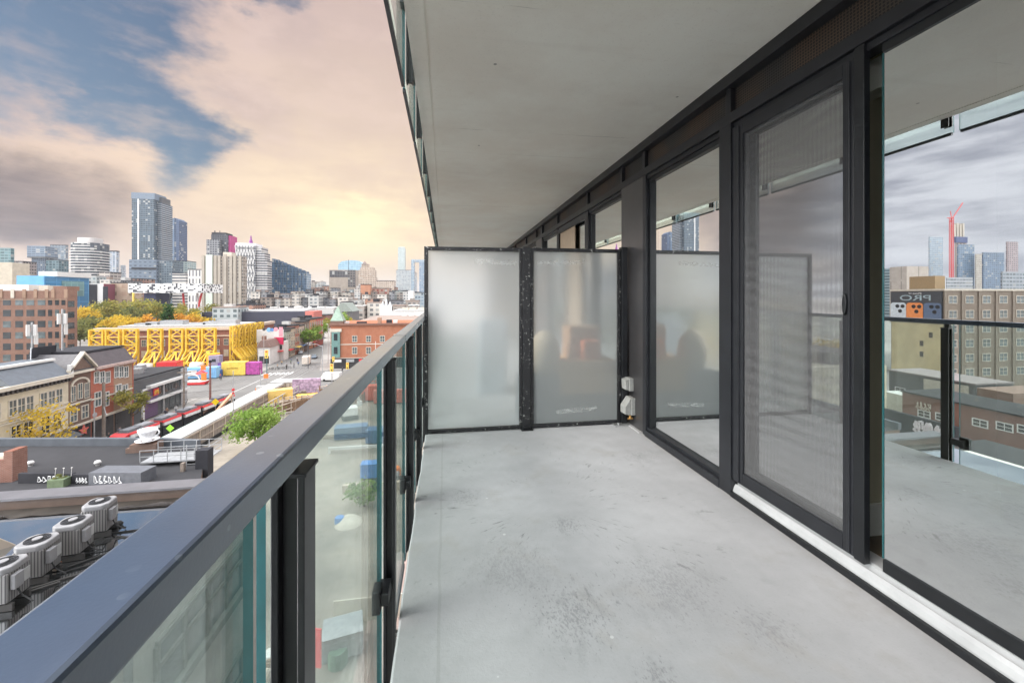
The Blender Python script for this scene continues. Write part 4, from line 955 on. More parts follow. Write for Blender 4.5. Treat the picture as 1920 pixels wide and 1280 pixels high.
pk = [(158, 262, 20, 8, L_YEL, 'tall yellow tree at the left end of the park'), (176, 250, 15, 8, L_DOLIVE, 'dark olive tree beside the brown brick factory'), (195, 285, 23, 9, L_OLIVE, 'tall olive tree left of the park middle'),
      (212, 240, 16, 7, L_YEL, 'bright yellow tree low in front of the olive ones'), (228, 290, 24, 10, L_OLIVE, 'broadest olive tree under the pixel patterned slab'), (246, 262, 20, 8, L_DOLIVE, 'dull green tree in the park middle'), (248, 236, 15.5, 7, L_YEL, 'golden tree in front of the dull green one'),
      (268, 295, 24, 9, L_OLIVE, 'olive tree below the dark blue block'), (276, 240, 16, 6.5, L_ORANGE, 'orange tinted tree left of the conifer'), (292, 280, 22, 8, L_OLIVE, 'olive tree behind the conifer'), (330, 285, 22, 8, L_OLIVE, 'olive tree behind the orange one'),
      (336, 242, 16, 6.5, L_ORANGE, 'orange tree right of the conifer'), (352, 246, 17, 6.5, L_ORANGE, 'broad orange tree nearest the dark long wall'), (368, 250, 16, 6, L_YEL, 'yellow tree touching the beige apartment slab'), (352, 300, 21, 8, L_OLIVE, 'pale olive tree behind the broad orange one'),
      (398, 340, 19, 7, L_OLIVE, 'low olive tree at the foot of the beige apartment slab'), (410, 340, 18, 6, L_DOLIVE, 'dark tree at the foot of the apartment slab'), (478, 365, 17, 7, L_YEL, 'yellow tree right of the apartment slab'), (495, 367, 16, 6, L_OLIVE, 'olive tree right of the apartment slab'),
      (150, 225, 12, 5, L_DOLIVE, 'dark tree close against the factory wall'), (186, 222, 11, 5, L_DOLIVE, 'low dark tree behind the leftmost yellow frame')]
for i, (px, Y, h, r, m_, lb) in enumerate(pk):
    p = PY(px, 560, Y); tree('park_tree', lb, p.x, Y, h, r, m_, 100 + i, 1700, .62, PARK)
p = PY(315, 560, 232); tree('conifer', 'dark green conifer standing out among the yellow and orange trees', p.x, 232, 21, 5, L_DARKG, 77, 2200, .5, crown_base=.12, conifer=True)
p = G(470, 850); tree('street_tree', 'bright green tree between the covered walkway and the balcony rail', -30.5, 72, 7.6, 4.4, L_GREEN, 8, 4200, .20, crown_base=.25)
tree('street_tree', 'sparse yellow street tree in front of the cream shop house', -57.2, 69.0, 10, 3.9, L_YEL, 31, 1250, .19, crown_base=.28)
tree('street_tree', 'low yellow green bush tree at the foot of the cream shop house', -55.6, 66.5, 5.5, 3.4, L_OLIVE, 33, 900, .2, crown_base=.15)
tree('street_tree', 'yellow green street tree in front of the brown brick shop house', -57.6, 86.0, 8.4, 2.8, L_OLIVE, 32, 1300, .2, crown_base=.45)
tree('tree', 'yellow green bush top beside the brown factory at the left edge', -104, 100, 14.5, 6, L_YEL, 35, 1500, .35)
for i, (px, Y, h, r, lb) in enumerate(((578, 196, 11, 4.6, 'nearest green street tree on the far street corner'), (588, 212, 12, 4.8, 'green street tree second from the far corner'), (600, 235, 12.5, 4.8, 'green street tree beside the turret building'), (607, 262, 13, 5, 'farthest olive green street tree up the street'))):
    p = PY(px, 640, Y); tree('street_tree', lb, p.x, Y, h, r, L_GREEN if i < 3 else L_OLIVE, 40 + i, 1500, .38, 'green street trees beyond the crossing')
p = PY(643, 600, 190); tree('corner_tree', 'green tree right of the copper turret', p.x, 190, 18, 4.2, L_GREEN, 51, 1500, .42)
p = PY(655, 600, 196); tree('corner_tree', 'yellow tree half behind the green one by the turret', p.x, 196, 17, 3.6, L_YEL, 52, 1300, .42)

# ================================================================== brown brick factory
b = bld('brick_factory', 'brown brick six storey factory with rows of dark windows at the left', 'factory', -70, 126, 145, 545, 170, M_BRICK, roof=M_GREYROOF)
t1 = 144.6
def zr(py, px=70): return PY(px, py, 170).z - GZ
cols = [(-30, 2.3), (-8, 2.3), (13, 2.3), (36, 2.3), (57, 2.3), (78, 2.3), (94, 1.2), (107, 1.2), (119, 1.2)]
for px, w_ in cols:
    for r_ in range(6):
        WIN(b.t, 'S', 0, pt(b, px, 600).x, zr(566) - r_ * 3.93, w_, 2.3, M_WINDK if (px + r_) % 3 else M_WINMID)
for r_ in range(6): WIN(b.t, 'E', b.w / 2, b.d * .38, zr(570) - r_ * 3.93, 2.6, 2.2, M_WINDK)
for px in (2, 24, 46, 67, 88, 100, 124):
    x = pt(b, px, 550).x; MB().box(x - .5, x + .5, -.22, 0, b.h - 2.6, b.h + .5).obj('parapet_pier', M_TBRICK if px % 3 else M_STONE, b.t)
MB().box(-b.w / 2, b.w / 2, -.12, -.02, b.h - 3.3, b.h - 2.95).obj('string_course', M_TBRICK, b.t)
MB().box(pt(b, 100, 540).x, b.w / 2, 0, 5, b.h, b.h + 1.6).obj('raised_parapet', M_BRICK, b.t)
MB().box(pt(b, -30, 540).x, pt(b, 38, 540).x, 3, 11, b.h, b.h + 2.2).obj('roof_house', M_WHITE, b.t)
MB().box(pt(b, 52, 540).x, pt(b, 70, 540).x, 4, 10, b.h, b.h + 1.9).obj('roof_unit', M_STONE, b.t)

# ================================================================== shop houses along the north pavement
XF = -60.0
def yx(px): return PX(px, 700, XF).y
def zx(px, py): return PX(px, py, XF).z - GZ
def house(name, label, pa, pb_, ztop, m_, depth=16):
    y0, y1 = yx(pa), yx(pb_)
    t = thing(name, label, 'shop house', (XF, y0, GZ)); L = y1 - y0
    MB().box(-depth, 0, 0, L, 0, ztop).obj('wall', m_, t)
    return t, L, y0
SHOPM = plain('dark_shopfront', (.035, .033, .035), .3, 0, .3, .8)
t, L, y0 = house('shop_house', 'cream masonry shop house with a grey mansard roof at the left', -60, 128, 12.6, M_CREAMW)
MB().box(0, .8, 0, L, 12.2, 12.75).obj('cornice', M_STONE, t)
for i in range(22): MB().box(0, .55, 0, .3, 0, .6).obj('cornice_bracket', M_DARKTRIM, t, (0, .3 + i * L / 22, 11.6))
MB().slab([(.5, 12.76), (-2.0, 15.0), (-6, 15.2), (-6, 12.76)], 'y', 4.6, L - .3).obj('mansard_roof', plain('blue_grey_slate', (.11, .125, .145), .5, 0, .12, 1.5), t)
MB().box(-2.3, -1.6, 4.5, L - .2, 14.95, 15.3).box(.2, .75, L - .45, L, 12.75, 14.2).obj('white_roof_trim', M_WHITE, t)
MB().box(-14, -6.1, 2, L, 12.6, 14.8).obj('rear_roof', M_DKROOF, t)
for px in (-28, -8, 23, 39, 55, 81, 96, 110): WIN(t, 'E', 0, yx(px) - y0, 9.6, .95, 2.0, M_WINMID, M_STONE)
for px in (-20, 29, 52, 84, 106): WIN(t, 'E', 0, yx(px) - y0, 5.7, 1.25, 2.5, M_WINDK, M_STONE)
MB().box(0, .12, 0, L, 7.4, 7.7).box(0, .12, 0, L, 8.1, 8.25).box(0, .25, 0, L, 3.95, 4.2).obj('string_course', M_STONE, t)
MB().box(-.1, .14, 0.3, L - .3, .2, 3.8).obj('shopfront', SHOPM, t)
MB().slab([(.1, 3.9), (2.3, 3.0), (2.3, 2.85), (.1, 3.6)], 'y', L * .56, L - .2).obj('awning', M_DGREY, t)
text_part('sign_lettering', 'Slooa', 1.7, M_YELP, t, (.35, 4.9, 2.5), (R(90), 0, R(90)), .04, 'LEFT', 1.0, .3)
t, L, y0 = house('shop_house', 'dark brown gabled shop house with an arched window group', 128, 170, 12.6, M_DBRICK)
MB().slab([(-.35, 12.6), (L + .35, 12.6), (L + .35, 13.1), (L / 2, 15.6), (-.35, 13.1)], 'x', -6, .25).obj('gable_roof', M_SLATE, t)
MB().slab([(.3, 13.2), (L - .3, 13.2), (L / 2, 15.1)], 'x', .25, .35).obj('gable_face', M_DBRICK, t)
MB().slab([(-.5, 12.95), (L / 2, 15.65), (L + .5, 12.95), (L + .5, 13.3), (L / 2, 16.05), (-.5, 13.3)], 'x', .1, .75).box(0, .7, -.3, L + .3, 12.55, 12.9).obj('gable_trim', M_STONE, t)
n = 9; arch = [(L / 2 + 1.75 * math.cos(math.pi * i / n), 10.6 + 1.2 * math.sin(math.pi * i / n)) for i in range(n + 1)] + [(L / 2 + 1.45 * math.cos(math.pi * i / n), 10.6 + .9 * math.sin(math.pi * i / n)) for i in range(n, -1, -1)]
ab = MB()
for i in range(n):
    p = [arch[i], arch[i + 1], arch[2 * n - i], arch[2 * n + 1 - i]]; ab.slab(p, 'x', 0, .2)
ab.obj('arch', M_STONE, t)
for k in (-1.25, 0, 1.25): WIN(t, 'E', 0, L / 2 + k, 9.3 + (.2 if k == 0 else 0), .75, 2.4, M_WINMID, M_STONE)
for k in (-1.2, .9): WIN(t, 'E', 0, L / 2 + k, 5.8, 1.1, 2.0, M_WINMID, M_STONE)
MB().box(0, .2, 0, L, 7.5, 7.75).box(0, .3, 0, L, 3.8, 4.1).obj('string_course', M_STONE, t)
MB().box(-.1, .14, .2, L - .2, .2, 3.7).obj('shopfront', SHOPM, t)
st = [(L / 2 + (1.0 if i % 2 == 0 else .42) * math.sin(math.pi * i / 5), 2.9 + (1.0 if i % 2 == 0 else .42) * math.cos(math.pi * i / 5)) for i in range(10)]
MB().slab(st, 'x', .5, .65).obj('star_ornament', plain('faded_red_star', (.55, .13, .10), .6, 0, .3, 3), t)
t, L, y0 = house('shop_house', 'bright red brick shop house with white framed windows', 170, 213, 12.6, M_RED)
def mans(t, L):
    MB().slab([(.3, 12.9), (-1.3, 15.3), (-9, 15.5), (-9, 12.9)], 'y', 0, L).obj('mansard_roof', plain('purple_grey_slate', (.085, .072, .078), .65, 0, .15, 1.5), t)
    MB().box(0, .7, -.05, L + .05, 12.5, 12.95).obj('cornice', plain('pinkish_stone', (.42, .31, .28), .8), t)
    MB().box(-9, -1.3, 0, L, 15.4, 15.75).obj('roof_edge', M_DKROOF, t)
mans(t, L)
for px in (180.5, 191, 201.5): WIN(t, 'E', 0, yx(px) - y0, zx(px, 707) , .85, 1.9, M_WINMID, M_WHITE)
for px in (183, 198): WIN(t, 'E', 0, yx(px) - y0, zx(px, 748), 1.15, 2.3, M_WINMID, M_WHITE)
MB().box(0, .15, 0, L, 7.3, 7.55).box(0, .3, 0, L, 3.8, 4.2).obj('string_course', M_STONE, t)
MB().box(-.1, .16, .2, L - .2, .2, 3.7).obj('shopfront', SHOPM, t)
t, L, y0 = house('shop_house', 'tan brick shop house with three white windows at the end of the row', 213, 248, 12.6, M_TBRICK)
mans(t, L)
for px in (218, 226.5, 236): WIN(t, 'E', 0, yx(px) - y0, zx(px, 697), .85, 1.9, M_WINMID, M_WHITE)
for px in (221.5, 234): WIN(t, 'E', 0, yx(px) - y0, zx(px, 732), 1.1, 2.1, M_WINMID, M_WHITE)
MB().box(0, .15, 0, L, 7.3, 7.55).box(0, .3, 0, L, 3.8, 4.2).obj('string_course', M_STONE, t)
MB().box(-.1, .16, .2, L - .2, .2, 3.7).obj('shopfront', SHOPM, t)
MB().box(-14, .05, L, L + .25, 0, 13.4).obj('end_wall', M_RED, t)
# roof-top antennas on the shop houses
for px, h, lb in ((60, 6.2, 'white panel antenna on the shop house roof, left of two'), (117, 8.2, 'tall white panel antenna on the shop house roof, nearer the gable')):
    p = PX(px, 652, -66); t = thing('antenna', lb, 'antenna', (-66, p.y, GZ + 14.8), group='antennas on the shop house roofs')
    MB().cyl((0, 0, 0), (0, 0, h), .12, 6).obj('mast', M_GREYMET, t)
    for a, z in ((0, .78), (2.1, .78), (4.2, .78), (1, .55)):
        MB().box(-.2, .2, -.14, .14, 0, 1.8).obj('panel', M_WHITE, t, (math.cos(a) * .45, math.sin(a) * .45, h * z - .8), rotz=a)
p = PX(78, 668, -66); t = thing('roof_frame', 'black slanted equipment screen on the shop house roof', 'roof equipment', (-66, p.y, GZ + 14.8))
MB().slab([(-2.6, 0), (2.2, 0), (2.4, 2.1), (-1.6, 2.1)], 'x', 0, .2).obj('screen', M_DKROOF, t)
MB().bar((1, -3, 0), (.2, -2, 2.1), .12).bar((.4, -2.6, .3), (.4, 2.2, .3), .12).obj('brace', M_GREYMET, t)
# fast food restaurant
y0, y1 = yx(251), yx(349); t = thing('restaurant', 'dark grey single storey fast food restaurant with a purple sign wall', 'restaurant', (XF, y0, GZ)); L = y1 - y0
MB().box(-18, 0, 0, L, 0, 8.6).obj('wall', M_DGREY, t)
MB().box(-17.6, -.3, .3, L - .3, 8.6, 8.9).obj('roof', M_GREYROOF, t)
for i in range(5): MB().box(-10 + (i % 3) * 2.5, -8.4 + (i % 3) * 2.5, 2 + i * 2.3, 3.4 + i * 2.3, 8.9, 10).obj('roof_unit', M_GREYMET, t)
MB().box(0, .9, L * .2, L, 6.5, 7.0).box(0, .9, L * .2, L, 3.5, 3.9).obj('white_band', M_WHITE, t)
for i in range(8): WIN(t, 'E', 0, L * .45 + i * 1.05, 5.3, .8, 1.6, M_WINDK)
MB().box(0, .3, 2.4, 6.2, .4, 6.2).obj('purple_panel', plain('purple_panel', (.11, .06, .13), .5), t)
MB().box(.0, .34, 1.9, 2.4, .2, 6.4).box(.0, .34, 2.4, 6.2, 6.2, 6.5).obj('white_portal', M_WHITE, t)
sgn = MB().box(.34, .5, 4.7, 6.2, 4.6, 6.0).obj('red_sign', M_REDP, t)
ma = MB()
for cx_ in (-.26, .26):
    pts = [Vector((.56, 5.45 + cx_ + .26 * math.cos(math.pi * i / 8), 4.85 + .85 * math.sin(math.pi * i / 8))) for i in range(9)]
    for a, c in zip(pts[:-1], pts[1:]): ma.bar(a, c, .12)
ma.obj('yellow_arches', M_YELP, sgn)
MB().box(0, .25, L - 2.2, L, 0, 8.6).box(0, .25, 8.0, 8.4, 0, 6.5).obj('pier', M_GREYMET, t)
for i in range(3): WIN(t, 'E', 0, 9.3 + i * 1.9, 1.8, 1.5, 2.6, M_WINDK)

# ================================================================== retained facade and yellow steel frames
p = PY(180, 622, 163); q = PY(441, 622, 163)
t = thing('retained_facade', 'red brick heritage facade with beige cornice held up behind yellow frames', 'facade', ((p.x + q.x) / 2, 163, GZ))
w2 = (q.x - p.x) / 2
MB().box(-w2, w2, 0, 1.2, 0, 13).box(w2 - 1.2, w2, 1.2, 34, 0, 13).obj('wall', brick_mat('old_red_brick', (.27, .10, .075), (.33, .13, .095), (.3, .22, .19)), t)
MB().box(-w2 - .3, w2 + .5, -.7, 1.4, 13, 14.1).box(w2 - 1.4, w2 + .5, 1.4, 34, 13, 14.1).box(-w2, w2 + .2, -.3, 0, 10.6, 11.1).obj('cornice', plain('beige_stone', (.52, .42, .34), .8), t)
for i in range(14):
    x = -w2 + 3 + i * (2 * w2 - 6) / 13
    WIN(t, 'S', 0, x, 8.6, 1.3, 2.2, M_WINMID, M_STONE); WIN(t, 'S', 0, x, 4.6, 1.3, 2.2, M_STONE, M_STONE)
b = bld('site_shed', 'long pale flat roofed site building behind the retained brick facade', 'building', 222, 440, 478, 611, 178, plain('pale_shed', (.36, .33, .29), .8), depth=18, par=.5, roof=ROOFS[2])
for i, (px, w_) in enumerate(((240, 6), (262, 4), (290, 8), (345, 6), (372, 5), (398, 7))):
    x = pt(b, px, 611).x; MB().box(x, x + w_, 3, 7, b.h + .5, b.h + 1.2 + .5 * (i % 3)).obj('roof_unit', M_GREYMET, b.t)
def truss(w_=3.9, dep=.8, h=13.9, kick=3.4):
    t = thing('facade_shoring_tower', 'x', 'shoring tower')
    hk = 6.0                                    # below hk the front legs kick out towards the plaza
    nodes_f = [(-kick, 0), (-kick, 2.6), (0, hk), (0, h)]
    for s in (-1, 1):
        lg = MB()
        for a, c in zip(nodes_f[:-1], nodes_f[1:]): lg.bar((s * w_ / 2, a[0], a[1]), (s * w_ / 2, c[0], c[1]), .46)
        lg.obj('leg', M_YEL, t)
        MB().bar((s * w_ / 2, dep, 0), (s * w_ / 2, dep, h), .4).obj('leg', M_YEL, t)
        sb = MB()
        for i in range(4):
            z0 = hk * .2 + i * (h - hk * .2) / 4; z1 = z0 + (h - hk * .2) / 4
            sb.bar((s * w_ / 2, -.0 if z0 > hk else -kick * .6, z0), (s * w_ / 2, dep, z1), .2)
        sb.obj('side_bracing', M_YEL, t)
    br = MB()
    lev = [hk, hk + (h - hk) / 3, hk + 2 * (h - hk) / 3, h]
    for z in lev: br.bar((-w_ / 2, 0, z), (w_ / 2, 0, z), .34)
    for z0, z1, s in zip(lev[:-1], lev[1:], (1, -1, 1)): br.bar((-s * w_ / 2, 0, z0), (s * w_ / 2, 0, z1), .34)
    br.bar((-w_ / 2, -kick, 2.6), (w_ / 2, -kick, 2.6), .4).bar((-w_ / 2, -kick, .2), (w_ / 2, -kick, .2), .4)
    br.bar((-w_ / 2, -kick, 2.6), (0, 0, hk), .36).bar((w_ / 2, -kick, 2.6), (0, 0, hk), .36).bar((0, -kick, 2.6), (0, 0, hk), .3)
    br.bar((-w_ / 2, -kick, .2), (0, -kick, 2.6), .33).bar((w_ / 2, -kick, .2), (0, -kick, 2.6), .33)
    br.obj('front_bracing', M_YEL, t)
    bk = MB()
    for z in lev: bk.bar((-w_ / 2, dep, z), (w_ / 2, dep, z), .3)
    for z0, z1, s in zip([0] + lev[:-1], lev, (1, -1, 1, -1)): bk.bar((-s * w_ / 2, dep, z0), (s * w_ / 2, dep, z1), .3)
    bk.obj('rear_bracing', M_YEL, t)
    return t
YF = 157.5
tr0 = truss(); index_kids(tr0)
spots = [(180, 'leftmost yellow frame, beside the brown brick factory'), (211, 'yellow steel frame just left of the white antenna frame pair'), (244, 'third yellow steel frame from the left, behind the white antenna'), (290, 'yellow steel frame straight behind the grey restaurant roof'), (330, 'yellow steel frame directly above the red plaza box'), (361, 'yellow steel frame above the left end of the blue container'), (391, 'yellow steel frame nearest the bare brick corner')]
GRP = 'yellow steel frames facing the plaza'
for i, (px, lb) in enumerate(spots):
    x = PY(px, 640, YF).x
    o = tr0 if i == 0 else dup(tr0, (0, 0, 0))
    o.location = (x, YF, GZ); o['label'] = lb; o['group'] = GRP
tr1 = truss(2.6, .8, 14.4, 3.0); index_kids(tr1)
for i in range(6):
    o = tr1 if i == 0 else dup(tr1, (0, 0, 0))
    o.location = (q.x + .95, 160.5 + i * 4.4, GZ); o.rotation_euler.z = R(90)
    o['label'] = ['narrow yellow frame at the near end of the side row', 'second narrow yellow frame along the side row', 'third narrow yellow frame along the side row', 'fourth narrow yellow frame along the side row', 'fifth narrow yellow frame along the side row', 'narrow yellow frame at the far end of the side row'][i]; o['group'] = 'yellow steel frames along the side street'
for px, lb in ((272, 'white site cylinder tank left of the red plaza box'), (318, 'white site cylinder tank under the middle yellow frames'), (370, 'white site cylinder tank above the blue container')):
    x = PY(px, 680, 153).x; tag(MB().cyl((-1.8, 0, 1.5), (1.8, 0, 1.5), 1.3, 14).box(-1.4, 1.4, -.6, .6, 0, .4).obj('site_tank', M_WHITE, None, (x, 153, GZ + .15), True), lb, 'tank', 'white tanks on the plaza')

# ================================================================== plaza boxes
def container(label, cat, x, y, lx, ly, h, m_, rot=0, group=None, name='shipping_container', stripes=True):
    t = thing(name, label, cat, (x, y, GZ + .16), rot, group)
    MB().box(-lx / 2, lx / 2, -ly / 2, ly / 2, .1, h).obj('body', m_, t, bevel=.03)
    r = MB()
    n = max(3, int(lx / .6))
    for i in range(n):
        x_ = -lx / 2 + .2 + i * (lx - .4) / n; r.box(x_, x_ + (lx - .4) / n * .5, -ly / 2 - .04, -ly / 2 + .01, .3, h - .25)
    if stripes: r.obj('ribbed_side', m_, t)
    MB().box(-lx / 2 - .03, lx / 2 + .03, -ly / 2 - .03, ly / 2 + .03, h, h + .1).obj('top_rail', m_, t)
    MB().box(lx / 2, lx / 2 + .05, -ly / 2 + .1, ly / 2 - .1, .2, h - .2).obj('doors', m_, t)
    return t
M_LBLUE = plain('light_blue_paint', (.22, .47, .74), .5, 0, .1, 1)
container('light blue shipping container on the plaza', 'container', -73.5, 138.5, 8.6, 2.6, 3.2, M_LBLUE)
tag(MB().box(-.1, .1, -1.2, 1.2, 0, 1.6).box(-.2, .2, -1.2, -.9, -.2, 0).obj('notice_board', M_WHITE, None, (-75.5, 136.9, GZ + 1.2), rotz=R(90)), 'white notice fixed to the light blue container', 'notice')
c_ = container('yellow panelled site box on the plaza corner', 'container', -66.2, 142.3, 6.8, 2.6, 4.1, M_YELP)
container('bright red site box behind the restaurant', 'container', -85.8, 144, 5.2, 4.2, 4.4, M_REDP, R(8))
MB().cyl((0, -.1, 0), (0, .12, 0), .55, 16)
tag(MB().lathe([(.25, -.08), (.62, -.08), (.62, .08), (.25, .08), (.25, -.08)], 20).obj('round_emblem', M_YELP, None, (-83.9, 141.7, GZ + 2.1)), 'yellow ring emblem on the red site box', 'emblem')
bpy.data.objects['round_emblem'].rotation_euler = (R(90), 0, R(8))
container('magenta patterned hoarding right of the yellow site box', 'hoarding', -60.9, 142.5, 4.2, 2.4, 3.8, M_MAG, name='hoarding_box')
container('purple blue patterned hoarding left of the yellow site box', 'hoarding', -71.0, 145.5, 3.2, 1.2, 3.4, plain('violet_panel', (.17, .09, .36), .6, 0, .4, 1.4), name='hoarding_box')
container('small dark blue bin box beside the yellow site box', 'bin', -70.0, 139.9, 1.9, 1.6, 2.0, plain('royal_blue', (.03, .10, .36), .5), name='bin_box')
t = thing('orange_silo', 'tall yellow orange funnel box under the last yellow frame', 'silo', (PY(400, 670, 153).x, 153, GZ + .15))
MB().cyl((0, 0, 1.5), (0, 0, 5.6), 1.9, 8, 2.0).cyl((0, 0, 0), (0, 0, 1.5), 1.2, 8, 1.9).obj('hopper', plain('amber_paint', (.80, .36, .03), .5), t)
t = thing('site_cabin', 'grey purple site cabin behind the yellow site box', 'cabin', (PY(404, 670, 151).x, 150, GZ + .15))
MB().box(-1.6, 1.6, 0, 2.4, 0, 5.2).obj('walls', plain('lilac_grey', (.28, .25, .33), .6), t); WIN(t, 'S', 0, 0, 3.6, 1.2, 1.0, M_WINDK)

# ================================================================== streetcar
SX0, SY0, ang = -51.2, 72.3, -math.atan2(3.6, 26.5)
t = thing('streetcar', 'long red white and black articulated streetcar on the main street', 'streetcar', (SX0, SY0, GZ + .02), ang)
M_TRED = plain('streetcar_red', (.60, .04, .045), .35, 0, .06, 1, spec=.6); M_TWH = plain('streetcar_white', (.74, .73, .72), .4); M_TBLK = plain('streetcar_black_glass', (.02, .02, .025), .12, spec=.8)
TL = 27.5; seg = [(0.0, 7.6), (8.1, 12.4), (12.9, 17.2), (17.7, 21.6), (22.1, TL)]
for i, (a, c) in enumerate(seg):
    a2 = a + (1.6 if i == 0 else 0)
    MB().box(-1.27, 1.27, a2, c, .35, 2.45).obj('body', M_TBLK, t, bevel=.03)
    MB().box(-1.29, 1.29, a2 + .3, c - .15, 2.45, 3.0).obj('white_band', M_TWH, t)
    MB().slab([(-1.3, 3.0), (1.3, 3.0), (1.2, 3.34), (-1.2, 3.34)], 'y', a2 + .1, c - .1).obj('red_roof_edge', M_TRED, t)
    MB().box(-1.0, 1.0, a2 + .2, c - .2, 3.32, 3.38).obj('roof_deck', M_DGREY, t)
    for k in range(2):
        ya = a2 + .5 + k * (c - a2 - .8) * .5
        MB().box(-.75, .75, ya, ya + (c - a2) * .36, 3.38, 3.72).obj('roof_unit', plain('roof_unit_grey_%d%d' % (i, k), (.16 + .1 * k, .165 + .1 * k, .18 + .1 * k), .5), t)
    MB().box(-1.3, 1.3, a2 + .1, c - .1, .35, .95).obj('red_skirt', M_TRED if i in (0, 2, 4) else M_TBLK, t)
    if i: MB().box(-1.1, 1.1, seg[i - 1][1], a, .6, 3.2).obj('bellows', M_RUBBER, t)
ns = MB().slab([(1.6, .35), (.25, .35), (.0, .9), (.1, 1.25), (1.6, 1.3)], 'x', -1.24, 1.24).obj('red_nose', M_TRED, t, bevel=.03)
MB().slab([(1.6, 1.3), (.1, 1.26), (.75, 2.6), (1.6, 2.75)], 'x', -1.2, 1.2).obj('windshield', M_TBLK, t, bevel=.03)
MB().slab([(1.7, 2.75), (.75, 2.62), (1.05, 3.15), (1.7, 3.32)], 'x', -1.22, 1.22).obj('red_brow', M_TRED, t, bevel=.03)
for s in (-1, 1): MB().cyl((s * .85, .12, .95), (s * .85, -.05, .95), .14, 10).obj('headlight', M_WHITE, t)
MB().bar((0, 14, 3.4), (.0, 15.4, 5.3), .08).bar((-.7, 15.4, 5.3), (.7, 15.4, 5.3), .08).obj('pantograph', M_DARKTRIM, t)

# ================================================================== covered walkway beside the tracks
t = thing('covered_walkway', 'long plywood covered walkway with a white roof along the street', 'walkway', (-42, 67, GZ + .02))
MB().box(-1.7, 1.55, 0, 44, 2.95, 3.2).obj('roof', plain('white_roof_sheet', (.42, .41, .395), .7, 0, .08, .6), t)
def panelmat():
    m_, tt, out = newmat('plywood_panels'); v = tt.new('ShaderNodeTexCoord').outputs['Object']; s = tt.new('ShaderNodeSeparateXYZ'); tt.put(s.inputs[0], v)
    a = tt.m('FRACT', tt.m('DIVIDE', s.outputs[1], 1.22)); c = tt.m('LESS_THAN', a, .07)
    n = tt.noise(v, .8, 5, .6); col = tt.mix(n, (.20, .165, .14), (.31, .265, .225)); col = tt.mix(c, col, (.12, .09, .07))
    p = principled(tt, col, .85); tt.l.new(p.outputs[0], out.inputs[0]); return m_
MB().box(1.5, 1.62, 0, 44, .1, 2.95).box(-1.68, 1.5, -.05, .05, .1, 2.95).obj('plywood_side', panelmat(), t)
MB().box(1.62, 1.78, 0, 44, 1.5, 1.7).box(1.62, 1.78, 0, 44, 2.75, 3.0).box(1.62, 1.75, 0, 44, .1, .3).obj('rail', plain('pale_timber', (.33, .27, .22), .8), t)
for i in range(12): MB().box(1.62, 1.80, i * 3.95, i * 3.95 + .16, 0, 3.0).obj('post', M_BEIGE, t)
MB().box(-1.74, -1.70, .4, 20, 2.7, 3.21).obj('green_edge', plain('mint_edge', (.42, .62, .50), .7), t)
MB().box(-1.2, 1.2, -.35, -.06, 1.2, 2.8).obj('pink_end_panel', plain('pale_pink', (.62, .42, .46), .7), t)
t = thing('covered_walkway', 'short tan covered walkway beyond the long one at the crossing', 'walkway', (-40.0, 112, GZ + .02))
MB().box(-4.2, 2.2, 0, 4.6, 3.0, 3.25).obj('roof', bpy.data.materials['white_roof_sheet'], t); MB().box(-4.0, 2.0, .1, 4.4, .1, 3.0).obj('plywood_side', M_BEIGE, t)
for i in range(6): MB().box(-4.0 + i * 1.15, -3.9 + i * 1.15, -.02, .1, .1, 3.0).obj('post', M_TIMBER, t)
container('yellow site office box on stilts beside the walkway', 'container', -38.6, 103.5, 5.2, 2.3, 3.0, plain('cream_yellow', (.78, .55, .17), .6, 0, .06, 1), R(24))
container('second yellow site box low among the shoring', 'container', -32.5, 103.2, 4.6, 2.2, 1.6, plain('deep_yellow', (.78, .44, .06), .6), R(10))
container('mauve patterned site hoarding right of the walkway', 'hoarding', -35.5, 112.5, 6.5, 1.0, 3.6, plain('mauve_panel', (.42, .30, .40), .7, 0, .45, 1.6), R(6), name='hoarding_box')
# shoring and fences on the building site
def tfence(x0, y0, x1, y1, h, label, m_=M_BEIGE, z=GZ + .04):
    d = Vector((x1 - x0, y1 - y0, 0)); t = thing('site_railing', label, 'railing', (x0, y0, z), group='timber site railings')
    n = max(2, int(d.length / 2.2)); r = MB()
    for k in (.45, 1.0): r.bar((0, 0, h * k), (d.x, d.y, h * k), .16)
    r.obj('rail', m_, t)
    for i in range(n + 1): MB().bar((d.x * i / n, d.y * i / n, 0), (d.x * i / n, d.y * i / n, h), .16).obj('post', m_, t)
tfence(-38, 84, -30, 101, 2.2, 'beige timber railing stepping along the pit edge')
tfence(-30, 101, -21, 108, 2.4, 'beige timber railing at the far end of the pit', plain('tan_rail', (.42, .33, .26), .8))
tfence(-36.5, 86, -27, 90, 1.8, 'short beige railing crossing the site', plain('grey_rail', (.40, .37, .34), .8))
tfence(-25, 112, -18, 111, 3.0, 'reddish scaffold railing by the far corner', plain('red_rail', (.48, .16, .12), .7))
tfence(-27, 116, -19, 117, 3.4, 'pale red scaffold railing behind the reddish one', plain('pale_red_rail', (.55, .28, .22), .7))
for i, (x0, y0, x1, y1, lb) in enumerate(((-30, 88, -21, 93, 'brown timber shoring wall nearest the green tree'), (-29, 95, -19, 101, 'brown timber shoring wall beyond the first'))):
    d = Vector((x1 - x0, y1 - y0, 0)); t = thing('shoring_wall', lb, 'timber wall', (x0, y0, GZ + .03))
    MB().bar((0, 0, 1.0), (d.x, d.y, 1.0), .3, 2.0).obj('lagging', M_TIMBER, t)
    for k in range(6): MB().bar((d.x * k / 5, d.y * k / 5, 0), (d.x * k / 5, d.y * k / 5, 2.5), .3).obj('pile', M_RUBBER if k % 2 else M_TIMBER, t)

